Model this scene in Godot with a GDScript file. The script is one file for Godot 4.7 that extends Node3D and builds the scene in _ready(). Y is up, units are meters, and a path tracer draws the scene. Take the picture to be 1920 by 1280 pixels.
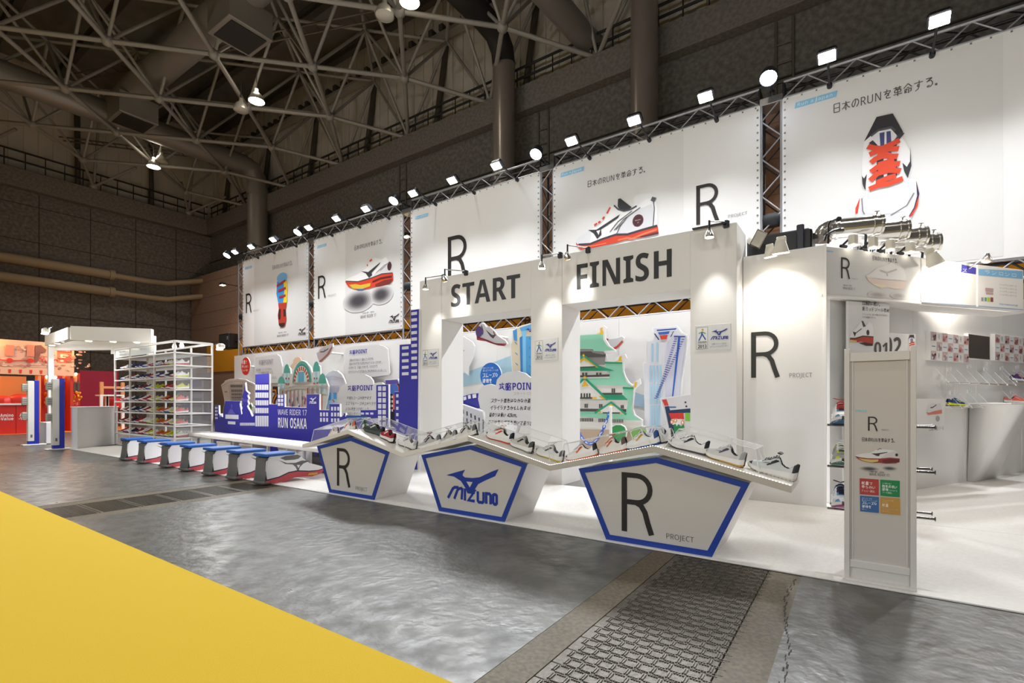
extends Node3D
# A sports-shoe stand in a dark exhibition hall. Metres, y up, the stand's front edge runs along x.

var mats := {}
var taken := {}
var unit_tube: ArrayMesh
var unit_ball: ArrayMesh
var print_mat: StandardMaterial3D
var rng := RandomNumberGenerator.new()
var fine_print := false   # thinner ink on things near by

func _ready():
	rng.seed = 7
	# ---- camera, air, exposure ----
	var cam := Camera3D.new()
	cam.name = "camera"
	cam.projection = Camera3D.PROJECTION_FRUSTUM
	cam.near = 0.05
	cam.far = 200.0
	cam.size = 2.0 * 0.05 * 640.0 / 940.0
	cam.frustum_offset = Vector2(0, 0.05 * 110.0 / 940.0)
	cam.position = Vector3(0, 1.25, 0)
	cam.rotation.y = deg_to_rad(34.6)
	add_child(cam)
	cam.current = true
	var we := WorldEnvironment.new()
	we.name = "environment"
	var env := Environment.new()
	env.background_mode = Environment.BG_COLOR
	env.background_color = Color(0.02, 0.02, 0.02)
	env.tonemap_mode = Environment.TONE_MAPPER_LINEAR
	env.tonemap_exposure = 1.08
	env.sdfgi_enabled = true
	env.ssao_enabled = true
	env.ssil_enabled = true
	we.environment = env
	add_child(we)
	make_materials()
	hall()
	roof()
	banner_rig()
	back_wall()
	skyline_front()
	pavilion()
	far_booths()
	fine_print = true
	gates()
	counters()
	right_alcove()
	poster_stand()
	bench_and_stools()
	shoe_rack()
	for o in get_children():
		settle(o)

# puts the origin of a thing at the middle of its base
func settle(o: Node):
	if not o is Node3D or o is MeshInstance3D or o is Camera3D or o is Light3D or o.get_meta("kind", "") == "structure" or o.get_child_count() == 0:
		return
	var lo := Vector3.ONE * 1e9
	var hi := -lo
	for c in o.get_children():
		if c is MeshInstance3D:
			var b: AABB = c.transform * c.mesh.get_aabb()
			lo = lo.min(b.position)
			hi = hi.max(b.end)
	if hi.x < lo.x:
		return
	var base := Vector3((lo.x + hi.x) * 0.5, lo.y, (lo.z + hi.z) * 0.5)
	for c in o.get_children():
		c.position -= base
	o.position += o.basis * base

# ---------------------------------------------------------------- materials
func srgb(h: String) -> Color:
	return Color.html(h)

func mat(key: String, col = null, rough := 0.6, metal := 0.0) -> StandardMaterial3D:
	if mats.has(key):
		return mats[key]
	var m := StandardMaterial3D.new()
	m.resource_name = key
	m.albedo_color = srgb(col if col != null else key)
	m.roughness = rough
	m.metallic = metal
	mats[key] = m
	return m

func noise_tex(freq: float, ramp: Array, seed_: int, oct := 5, size := 1024, nrm := 0.0) -> NoiseTexture2D:
	var f := FastNoiseLite.new()
	f.seed = seed_
	f.frequency = freq
	f.noise_type = FastNoiseLite.TYPE_SIMPLEX_SMOOTH
	f.fractal_octaves = oct
	var t := NoiseTexture2D.new()
	t.width = size
	t.height = size
	t.seamless = true
	t.noise = f
	if nrm > 0.0:
		t.as_normal_map = true
		t.bump_strength = nrm
	else:
		var g := Gradient.new()
		var offs := PackedFloat32Array()
		var cols := PackedColorArray()
		for i in ramp.size():
			offs.append(float(ramp[i][0]))
			cols.append(srgb(ramp[i][1]))
		g.offsets = offs
		g.colors = cols
		t.color_ramp = g
	return t

func textured(key: String, tex: Texture2D, rough: float, scale: float, metal := 0.0, ntex: Texture2D = null, nscale := 0.5) -> StandardMaterial3D:
	var m := mat(key, "ffffff", rough, metal)
	m.albedo_texture = tex
	m.uv1_triplanar = true
	m.uv1_world_triplanar = true
	m.uv1_scale = Vector3.ONE * scale
	if ntex:
		m.normal_enabled = true
		m.normal_texture = ntex
		m.normal_scale = nscale
	return m

func make_materials():
	print_mat = mat("print", "ffffff", 0.55)
	print_mat.vertex_color_use_as_albedo = true
	var fine := noise_tex(0.02, [], 5, 5, 1024, 6.0)
	var fl := textured("floor", noise_tex(0.006, [[0.0, "484844"], [0.5, "565550"], [1.0, "66655f"]], 3, 7), 0.34, 0.4, 0.0, fine, 0.25)
	fl.roughness_texture = noise_tex(0.011, [[0.0, "6a6a6a"], [0.5, "a0a0a0"], [1.0, "f0f0f0"]], 9, 5)
	fl.roughness = 0.62
	fl.metallic_specular = 0.6
	textured("strip", noise_tex(0.02, [[0.0, "4d4537"], [0.5, "655b49"], [1.0, "7a6f5a"]], 4, 5), 0.6, 1.3, 0.0, fine, 0.5)
	textured("plate", noise_tex(0.02, [[0.0, "464138"], [0.5, "5d574c"], [1.0, "726b5e"]], 14, 4), 0.42, 1.6, 0.35, fine, 0.3)
	textured("yellow_carpet", noise_tex(0.15, [[0.0, "cda91c"], [0.5, "d4b128"], [1.0, "dab834"]], 6, 3), 0.95, 0.8)
	textured("white_carpet", noise_tex(0.03, [[0.0, "e2dfdb"], [0.5, "e9e6e2"], [1.0, "efedea"]], 8, 4), 0.42, 0.7)
	textured("grey_carpet", noise_tex(0.2, [[0.0, "6a6864"], [1.0, "7d7b76"]], 18, 3), 0.95, 1.0)
	textured("block", noise_tex(0.03, [[0.0, "5c5854"], [0.35, "696561"], [0.65, "75716c"], [1.0, "88837d"]], 12, 6), 0.9, 0.16, 0.0, fine, 0.2)
	textured("ledge", noise_tex(0.02, [[0.0, "65605b"], [0.5, "77716b"], [1.0, "87817a"]], 22, 5), 0.9, 0.3)
	textured("brown_wall", noise_tex(0.02, [[0.0, "8a7060"], [0.5, "967a69"], [1.0, "a08473"]], 32, 4), 0.85, 0.3)
	textured("roof_sheet", noise_tex(0.01, [[0.0, "6f6a62"], [1.0, "827c73"]], 42, 4), 0.8, 0.1)
	mat("truss_paint", "9c978f", 0.5, 0.1)
	mat("duct", "979189", 0.45, 0.4)
	mat("duct_dark", "2a2724", 0.7)
	mat("clerestory", "cbc4b8", 0.7)
	mat("white", "ece9e6", 0.55)
	mat("white_gloss", "efedea", 0.25)
	mat("panel", "e6e4e2", 0.6)
	mat("banner", "eeedec", 0.65)
	mat("banner_grey", "dfdedd", 0.65)
	mat("board", "d6d0c8", 0.5)
	mat("black", "1b1a1b", 0.45)
	mat("stand_white", "dedad6", 0.45)
	mat("cream", "e6e0d2", 0.45)
	mat("red_panel", "c8321f", 0.6)
	mat("stand_red", "cc2418", 0.5)
	mat("dark_metal", "33343a", 0.4, 0.4)
	mat("alu", "b4b4b6", 0.3, 0.85)
	mat("chrome", "eeebe6", 0.2, 0.92)
	mat("blue", "2a2aa0", 0.6)
	mat("frame_blue", "1b3fa0", 0.5)
	mat("yellow_wall", "d2941a", 0.7)
	var gl := mat("acrylic", "ffffff", 0.03)
	gl.transparency = BaseMaterial3D.TRANSPARENCY_ALPHA
	gl.albedo_color = Color(1, 1, 1, 0.06)
	var ge := mat("acrylic_edge", "f4f8f8", 0.1)
	ge.transparency = BaseMaterial3D.TRANSPARENCY_ALPHA
	ge.albedo_color = Color(0.96, 0.98, 0.98, 0.75)
	glow("glow_white", Color(1.0, 0.97, 0.9), 30.0)
	glow("glow_cool", Color(0.9, 0.94, 1.0), 40.0)
	glow("glow_warm", Color(1.0, 0.85, 0.6), 14.0)
	glow("glow_small", Color(1.0, 0.95, 0.86), 8.0)
	glow("glow_led", Color(1.0, 0.98, 0.94), 2.4)

func glow(key: String, c: Color, e: float) -> StandardMaterial3D:
	var m := mat(key, "ffffff", 0.5)
	m.emission_enabled = true
	m.emission = c
	m.emission_energy_multiplier = e
	return m

# ---------------------------------------------------------------- nodes
func numbered(called: String) -> String:
	if not taken.has(called):
		taken[called] = 0
		return called
	taken[called] += 1
	return "%s_%03d" % [called, taken[called]]

func tag(o: Node3D, label: String, category: String, group := "") -> Node3D:
	o.set_meta("label", label)
	o.set_meta("category", category)
	if group:
		o.set_meta("group", group)
	return o

func thing(called: String, label: String, category: String, at := Vector3.ZERO, turn := 0.0, group := "") -> Node3D:
	var o := Node3D.new()
	o.name = numbered(called)
	add_child(o, true)
	o.position = at
	o.rotation.y = turn
	return tag(o, label, category, group)

func part(parent: Node3D, called: String, mesh: Mesh, m: Material, xf := Transform3D.IDENTITY) -> MeshInstance3D:
	var o := MeshInstance3D.new()
	o.name = numbered(called) if parent == self else called
	o.mesh = mesh
	o.material_override = m
	o.transform = xf
	parent.add_child(o, true)
	return o

func struct(called: String, mesh: Mesh, m: Material) -> MeshInstance3D:
	var o := part(self, called, mesh, m)
	o.set_meta("kind", "structure")
	return o

func copy_of(o: Node3D, called: String, label: String, at: Vector3, turn := 0.0, group := "") -> Node3D:
	var c: Node3D = o.duplicate()
	c.name = numbered(called)
	add_child(c, true)
	c.position = at
	c.rotation = Vector3(0, turn, 0)
	return tag(c, label, o.get_meta("category"), group)

# ---------------------------------------------------------------- shapes
func mb() -> SurfaceTool:
	var st := SurfaceTool.new()
	st.begin(Mesh.PRIMITIVE_TRIANGLES)
	return st

func fin(st: SurfaceTool, smooth := false) -> ArrayMesh:
	if smooth:
		st.index()
	st.generate_normals()
	return st.commit()

func tri(st: SurfaceTool, a: Vector3, b: Vector3, c: Vector3):   # seen anticlockwise from outside
	st.add_vertex(a)
	st.add_vertex(c)
	st.add_vertex(b)

func quad(st: SurfaceTool, a: Vector3, b: Vector3, c: Vector3, d: Vector3):
	tri(st, a, b, c)
	tri(st, a, c, d)

func bx(st: SurfaceTool, c: Vector3, s: Vector3, bevel := 0.0):
	st.set_smooth_group(-1)
	var h := s * 0.5
	if bevel <= 0.0:
		var p := []
		for i in 8:
			p.append(c + Vector3(h.x if i & 1 else -h.x, h.y if i & 2 else -h.y, h.z if i & 4 else -h.z))
		quad(st, p[4], p[5], p[7], p[6])
		quad(st, p[1], p[0], p[2], p[3])
		quad(st, p[5], p[1], p[3], p[7])
		quad(st, p[0], p[4], p[6], p[2])
		quad(st, p[6], p[7], p[3], p[2])
		quad(st, p[0], p[1], p[5], p[4])
		return
	# chamfered: an outline with cut corners swept up in four rings
	var b: float = minf(bevel, minf(h.x, minf(h.y, h.z)) * 0.9)
	var rings := []
	for k in 4:
		var inset: float = b if k == 0 or k == 3 else 0.0
		var y: float = [-h.y, -h.y + b, h.y - b, h.y][k]
		var x: float = h.x - inset
		var z: float = h.z - inset
		var cut: float = b
		rings.append([Vector3(x, y, -z + cut), Vector3(x, y, z - cut), Vector3(x - cut, y, z), Vector3(-x + cut, y, z), Vector3(-x, y, z - cut), Vector3(-x, y, -z + cut), Vector3(-x + cut, y, -z), Vector3(x - cut, y, -z)])
	for k in 3:
		for i in 8:
			var j := (i + 1) % 8
			quad(st, c + rings[k][j], c + rings[k][i], c + rings[k + 1][i], c + rings[k + 1][j])
	for i in range(1, 7):
		tri(st, c + rings[3][0], c + rings[3][i + 1], c + rings[3][i])
		tri(st, c + rings[0][0], c + rings[0][i], c + rings[0][i + 1])

func box(s: Vector3, bevel := 0.0, c := Vector3.ZERO) -> ArrayMesh:
	var st := mb()
	bx(st, c, s, bevel)
	return fin(st)

func span(a: Vector3, b: Vector3, bevel := 0.0) -> ArrayMesh:   # the box between two corners
	return box((b - a).abs(), bevel, (a + b) * 0.5)

func pts(s: String) -> PackedVector2Array:
	var f := s.split_floats(" ", false)
	var r := PackedVector2Array()
	for i in range(0, f.size() - 1, 2):
		r.append(Vector2(f[i], f[i + 1]))
	return r

func ccw(p: PackedVector2Array) -> PackedVector2Array:
	if Geometry2D.is_polygon_clockwise(p):
		p = p.duplicate()
		p.reverse()
	return p

func prism(st: SurfaceTool, outline: PackedVector2Array, z0: float, z1: float, side_smooth := false):   # z1 is the front
	var p := ccw(outline)
	# in Godot's 2D sense "clockwise" looks at y down; make it anticlockwise with y up
	var area := 0.0
	for i in p.size():
		area += p[i].cross(p[(i + 1) % p.size()])
	if area < 0.0:
		p.reverse()
	st.set_smooth_group(-1)
	var t := Geometry2D.triangulate_polygon(p)
	for i in range(0, t.size(), 3):
		var a := p[t[i]]
		var b := p[t[i + 1]]
		var c := p[t[i + 2]]
		if (b - a).cross(c - a) < 0.0:
			var q := b
			b = c
			c = q
		tri(st, Vector3(a.x, a.y, z1), Vector3(b.x, b.y, z1), Vector3(c.x, c.y, z1))
		tri(st, Vector3(a.x, a.y, z0), Vector3(c.x, c.y, z0), Vector3(b.x, b.y, z0))
	if side_smooth:
		st.set_smooth_group(1)
	for i in p.size():
		var a := p[i]
		var b := p[(i + 1) % p.size()]
		quad(st, Vector3(a.x, a.y, z0), Vector3(b.x, b.y, z0), Vector3(b.x, b.y, z1), Vector3(a.x, a.y, z1))

func slab(outline: PackedVector2Array, z0: float, z1: float) -> ArrayMesh:
	var st := mb()
	prism(st, outline, z0, z1)
	return fin(st)

func sweep(st: SurfaceTool, path: Array, r: float, sides := 10, caps := true):
	st.set_smooth_group(1)
	var rings := []
	var up := Vector3.UP
	for i in path.size():
		var d: Vector3
		if i == 0:
			d = path[1] - path[0]
		elif i == path.size() - 1:
			d = path[i] - path[i - 1]
		else:
			d = (path[i] - path[i - 1]).normalized() + (path[i + 1] - path[i]).normalized()
		d = d.normalized()
		if i == 0:
			up = Vector3.UP if absf(d.y) < 0.9 else Vector3.RIGHT
		var u := d.cross(up).normalized()
		up = u.cross(d).normalized()
		var ring := []
		for k in sides:
			var a := TAU * k / sides
			ring.append(path[i] + (u * cos(a) + up * sin(a)) * r)
		rings.append(ring)
	for i in rings.size() - 1:
		for k in sides:
			var j := (k + 1) % sides
			quad(st, rings[i][k], rings[i][j], rings[i + 1][j], rings[i + 1][k])
	if caps:
		st.set_smooth_group(-1)
		for k in range(1, sides - 1):
			tri(st, rings[0][0], rings[0][k + 1], rings[0][k])
			tri(st, rings[-1][0], rings[-1][k], rings[-1][k + 1])

func pipe(path: Array, r: float, sides := 10) -> ArrayMesh:
	var st := mb()
	sweep(st, path, r, sides)
	return fin(st)

func lathe(profile: PackedVector2Array, sides := 20, st: SurfaceTool = null, at := Vector3.ZERO) -> ArrayMesh:   # (radius, height) from the bottom up
	var own := st == null
	if own:
		st = mb()
	st.set_smooth_group(1)
	for i in profile.size() - 1:
		var a := profile[i]
		var b := profile[i + 1]
		for k in sides:
			var t0 := TAU * k / sides
			var t1 := TAU * (k + 1) / sides
			var a0 := at + Vector3(a.x * cos(t0), a.y, a.x * sin(t0))
			var a1 := at + Vector3(a.x * cos(t1), a.y, a.x * sin(t1))
			var b0 := at + Vector3(b.x * cos(t0), b.y, b.x * sin(t0))
			var b1 := at + Vector3(b.x * cos(t1), b.y, b.x * sin(t1))
			if a.x > 1e-5:
				tri(st, a1, a0, b0)
			if b.x > 1e-5:
				tri(st, a1, b0, b1)
	return fin(st) if own else null

func tube_mesh() -> ArrayMesh:   # radius 1, from y = 0 to y = 1
	if unit_tube == null:
		unit_tube = lathe(pts("0 0 1 0 1 1 0 1"), 10)
	return unit_tube

func ball_mesh() -> ArrayMesh:
	if unit_ball == null:
		var p := PackedVector2Array()
		for i in 9:
			p.append(Vector2(maxf(0.0, sin(PI * i / 8.0)), -cos(PI * i / 8.0)))
		unit_ball = lathe(p, 14)
	return unit_ball

func along(a: Vector3, b: Vector3, r: float) -> Transform3D:   # turns the unit tube into a bar from a to b
	var y := b - a
	var x := y.cross(Vector3.UP if absf(y.normalized().y) < 0.95 else Vector3.RIGHT).normalized()
	var z := x.cross(y).normalized()
	return Transform3D(Basis(x * r, y, z * r), a)

func bar(parent: Node3D, called: String, a: Vector3, b: Vector3, r: float, m: Material) -> MeshInstance3D:
	return part(parent, called, tube_mesh(), m, along(a, b, r))

# ---------------------------------------------------------------- flat print (lettering and pictures printed on boards)
class Flat:
	var st := SurfaceTool.new()
	var step := 0.006
	var eps := 0.00012
	var calls := 0
	var o: Node
	var used := false
	func _init(owner_):
		o = owner_
		if o.fine_print:
			step = 0.0012
			eps = 0.00004
		st.begin(Mesh.PRIMITIVE_TRIANGLES)
	func t3(a: Vector2, b: Vector2, c: Vector2, col: Color, lay: float):
		if (b - a).cross(c - a) < 0.0:
			var q := b
			b = c
			c = q
		st.set_color(col)
		st.set_normal(Vector3.BACK)
		for v in [a, c, b]:
			st.add_vertex(Vector3(v.x, v.y, lay * step + calls * eps))
		used = true
	func poly(p: PackedVector2Array, c: String, lay := 1.0):
		calls += 1
		var col := Color.html(c).srgb_to_linear()
		var t := Geometry2D.triangulate_polygon(p)
		for i in range(0, t.size(), 3):
			t3(p[t[i]], p[t[i + 1]], p[t[i + 2]], col, lay)
	func rect(x: float, y: float, w: float, h: float, c: String, lay := 1.0):
		poly(PackedVector2Array([Vector2(x, y), Vector2(x + w, y), Vector2(x + w, y + h), Vector2(x, y + h)]), c, lay)
	func oval(c0: Vector2, rx: float, ry: float, c: String, lay := 1.0, a0 := 0.0, a1 := TAU):
		var p := PackedVector2Array()
		var k := 28
		for i in k + (0 if a1 - a0 >= TAU - 0.01 else 1):
			var a := a0 + (a1 - a0) * i / k
			p.append(c0 + Vector2(rx * cos(a), ry * sin(a)))
		poly(p, c, lay)
	func stroke(p: PackedVector2Array, w: float, c: String, lay := 1.0, closed := false):
		calls += 1
		var col := Color.html(c).srgb_to_linear()
		var k := p.size()
		if k < 2:
			return
		var l := PackedVector2Array()
		var r := PackedVector2Array()
		for i in k:
			var a := p[i] - p[i - 1] if i > 0 else (p[0] - p[k - 1] if closed else p[1] - p[0])
			var b := p[i + 1] - p[i] if i < k - 1 else (p[0] - p[i] if closed else a)
			a = a.normalized()
			b = b.normalized()
			var nn := (a.orthogonal() + b.orthogonal())
			nn = nn.normalized() if nn.length() > 0.1 else a.orthogonal()
			var m := w * 0.5 / maxf(0.55, nn.dot(a.orthogonal()))
			var cap := Vector2.ZERO
			l.append(p[i] + nn * m + cap)
			r.append(p[i] - nn * m + cap)
		for i in (k if closed else k - 1):
			var j := (i + 1) % k
			t3(l[i], r[i], r[j], col, lay)
			t3(l[i], r[j], l[j], col, lay)
	# text in the fonts at hand; glyphs that they lack are drawn stroke by stroke
	func text(s: String, x: float, y: float, h: float, c: String, lay := 1.0, bold := false, narrow := 1.0, gap := 0.0, slant := 0.0) -> float:
		var col := Color.html(c).srgb_to_linear()
		calls += 1
		var base := calls
		for ch in s:
			calls = base
			if ch == " ":
				x += h * 0.42 * narrow
				continue
			if ch.unicode_at(0) < 256:
				var g: Dictionary = o.latin(ch, bold)
				var vs: PackedVector3Array = g.v
				for i in range(0, vs.size(), 3):
					var q := []
					for k in 3:
						var u: Vector3 = vs[i + k]
						q.append(Vector2(x + (u.x * narrow + u.y * slant) * h, y + u.y * h))
					t3(q[0], q[1], q[2], col, lay)
				x += (g.w * narrow + gap) * h
			else:
				var w: float = h * 1.22 * narrow
				for s1 in o.kana(ch):
					var q := PackedVector2Array()
					for u in s1:
						q.append(Vector2(x + (u.x * 1.1 + 0.06) * h * narrow + (u.y - 0.05) * h * slant, y + (u.y * 1.12 - 0.06) * h))
					stroke(q, h * (0.13 if bold else 0.1), c, lay)
				x += w + gap * h
		calls = base
		return x
	func measure(s: String, h: float, bold := false) -> float:
		var w := 0.0
		for ch in s:
			w += h * (0.42 if ch == " " else (o.latin(ch, bold).w if ch.unicode_at(0) < 256 else 1.22))
		return w
	func fit(s: String, x0: float, y: float, x1: float, h: float, c: String, lay := 1.0, bold := false, slant := 0.0):   # stretched to run from x0 to x1
		text(s, x0, y, h, c, lay, bold, (x1 - x0) / measure(s, h, bold), 0.0, slant)
	func put(parent: Node3D, called: String, xf := Transform3D.IDENTITY) -> MeshInstance3D:
		if not used:
			return null
		return o.part(parent, called, st.commit(), o.print_mat, xf)

var letter_cache := {}
func latin(ch: String, bold: bool) -> Dictionary:
	var key := ch + ("b" if bold else "r")
	if letter_cache.has(key):
		return letter_cache[key]
	var f := SystemFont.new()
	f.font_names = PackedStringArray(["Droid Sans"])
	f.font_weight = 700 if bold else 400
	var vs := PackedVector3Array()
	var tm := TextMesh.new()
	tm.font = f
	tm.font_size = 64
	tm.pixel_size = 1.0 / 46.0
	tm.depth = 0.0
	tm.curve_step = 1.5
	tm.horizontal_alignment = HORIZONTAL_ALIGNMENT_LEFT
	tm.vertical_alignment = VERTICAL_ALIGNMENT_BOTTOM
	tm.text = ch
	var w := f.get_string_size(ch, HORIZONTAL_ALIGNMENT_LEFT, -1, 64).x / 46.0
	if tm.get_surface_count() > 0:
		var ar := tm.surface_get_arrays(0)
		var raw: PackedVector3Array = ar[Mesh.ARRAY_VERTEX]
		var idx = ar[Mesh.ARRAY_INDEX]
		if idx == null or idx.size() == 0:
			vs = raw
		else:
			for i in idx:
				vs.append(raw[i])
		var drop := f.get_descent(64) / 46.0
		for i in vs.size():
			vs[i] = Vector3(vs[i].x, vs[i].y - drop, 0)
	var d := {"v": vs, "w": w}
	letter_cache[key] = d
	return d

func kana(ch: String) -> Array:
	if letter_cache.has(ch):
		return letter_cache[ch]
	var out := []
	var s: String = GLYPHS.get(ch, "3d33 3ddd d3dd 33d3")
	for one in s.split(" ", false):
		var q := PackedVector2Array()
		for i in range(0, one.length() - 1, 2):
			q.append(Vector2(("0x" + one[i]).hex_to_int() / 15.0, ("0x" + one[i + 1]).hex_to_int() / 15.0))
		out.append(q)
	letter_cache[ch] = out
	return out

# marks that recur: the thin capital R with its caption, the bird mark with its wordmark, the small blue tag
func mark_r(parent: Node3D, x: float, y: float, h: float, z: float, small := true, col := "2a2622"):
	var f := Flat.new(self)
	var w := 0.098 * h
	f.poly(PackedVector2Array([Vector2(x, y), Vector2(x + w, y), Vector2(x + w, y + h), Vector2(x, y + h)]), col, 1.0)
	var b := PackedVector2Array()
	b.append(Vector2(x, y + h - w * 0.4))
	b.append(Vector2(x + 0.22 * h, y + h - w * 0.4))
	for i in 13:
		var a := PI * 0.5 - PI * i / 12.0
		b.append(Vector2(x + (0.27 + 0.225 * cos(a)) * h, y + (0.735 + 0.225 * sin(a)) * h))
	b.append(Vector2(x + 0.05 * h, y + 0.51 * h))
	f.stroke(b, 0.085 * h, col, 2.0)
	f.stroke(PackedVector2Array([Vector2(x + 0.25 * h, y + 0.515 * h), Vector2(x + 0.34 * h, y + 0.47 * h), Vector2(x + 0.41 * h, y + 0.36 * h), Vector2(x + 0.46 * h, y + 0.18 * h), Vector2(x + 0.52 * h, y)]), 0.092 * h, col, 2.0)
	if small:
		f.text("PROJECT", x + 0.72 * h, y, 0.085 * h, "7a7774", 2.0, false, 0.95, 0.25)
	f.put(parent, "letter_mark", Transform3D(Basis.IDENTITY, Vector3(0, 0, z)))

func bird(f: Flat, x: float, y: float, w: float, c: String, lay := 2.0, hole := "e4ded6"):   # w is the span of the wings
	var s := w / 3.77
	var p := pts("0 .89 .64 1.09 1.43 1.32 1.26 1.09 1.24 .97 1.42 .88 1.97 .9 2.47 .99 3.31 1.37 3.77 1.54 3.54 1.14 2.85 .84 2.37 .6 2.15 .31 2.12 .01 1.59 0 1.45 .28 1.11 .65 .59 .86")
	for i in p.size():
		p[i] = Vector2(x, y) + p[i] * s
	f.poly(p, c, lay)
	var h := pts("1.52 .66 1.97 .67 1.77 .35")
	for i in 3:
		h[i] = Vector2(x, y) + h[i] * s
	f.poly(h, hole, lay + 1.0)

func wordmark(f: Flat, x: float, y: float, w: float, c: String, lay := 2.0):
	var s := w / 3.76
	for one in [".13 .04 .51 .63 .66 .72 .95 .74", ".62 .04 .87 .58 .97 .67 1.24 .72", "1.24 .74 1.18 .06", "1.43 .73 1.43 .03", "1.69 .66 2.15 .66 1.69 .08 2.15 .08", "2.37 .66 2.37 .13 2.45 .06 2.7 .06 2.78 .13 2.78 .66", "2.97 .03 2.97 .6 3.2 .6 3.27 .53 3.27 .03"]:
		var p := pts(one)
		for i in p.size():
			p[i] = Vector2(x, y) + p[i] * s
		f.stroke(p, 0.17 * s, c, lay)
	var q := pts("3.45 .55 3.45 .14 3.54 .07 3.62 .07 3.69 .14 3.69 .55 3.62 .6 3.52 .6")
	for i in q.size():
		q[i] = Vector2(x, y) + q[i] * s
	f.stroke(q, 0.17 * s, c, lay, true)

func blue_tag(f: Flat, x: float, y: float, w: float, lay := 1.0):
	var h := w * 0.16
	f.poly(PackedVector2Array([Vector2(x, y), Vector2(x + w * 0.48, y), Vector2(x + w * 0.52, y + h), Vector2(x + w * 0.03, y + h)]), "8cc9ea", lay)
	f.poly(PackedVector2Array([Vector2(x + w * 0.5, y), Vector2(x + w * 0.97, y), Vector2(x + w, y + h), Vector2(x + w * 0.54, y + h)]), "8cc9ea", lay)
	f.text("Run a Japan", x + w * 0.06, y + h * 0.25, h * 0.55, "f2fafd", lay + 1.0, false, 1.15, 0.1)

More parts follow.
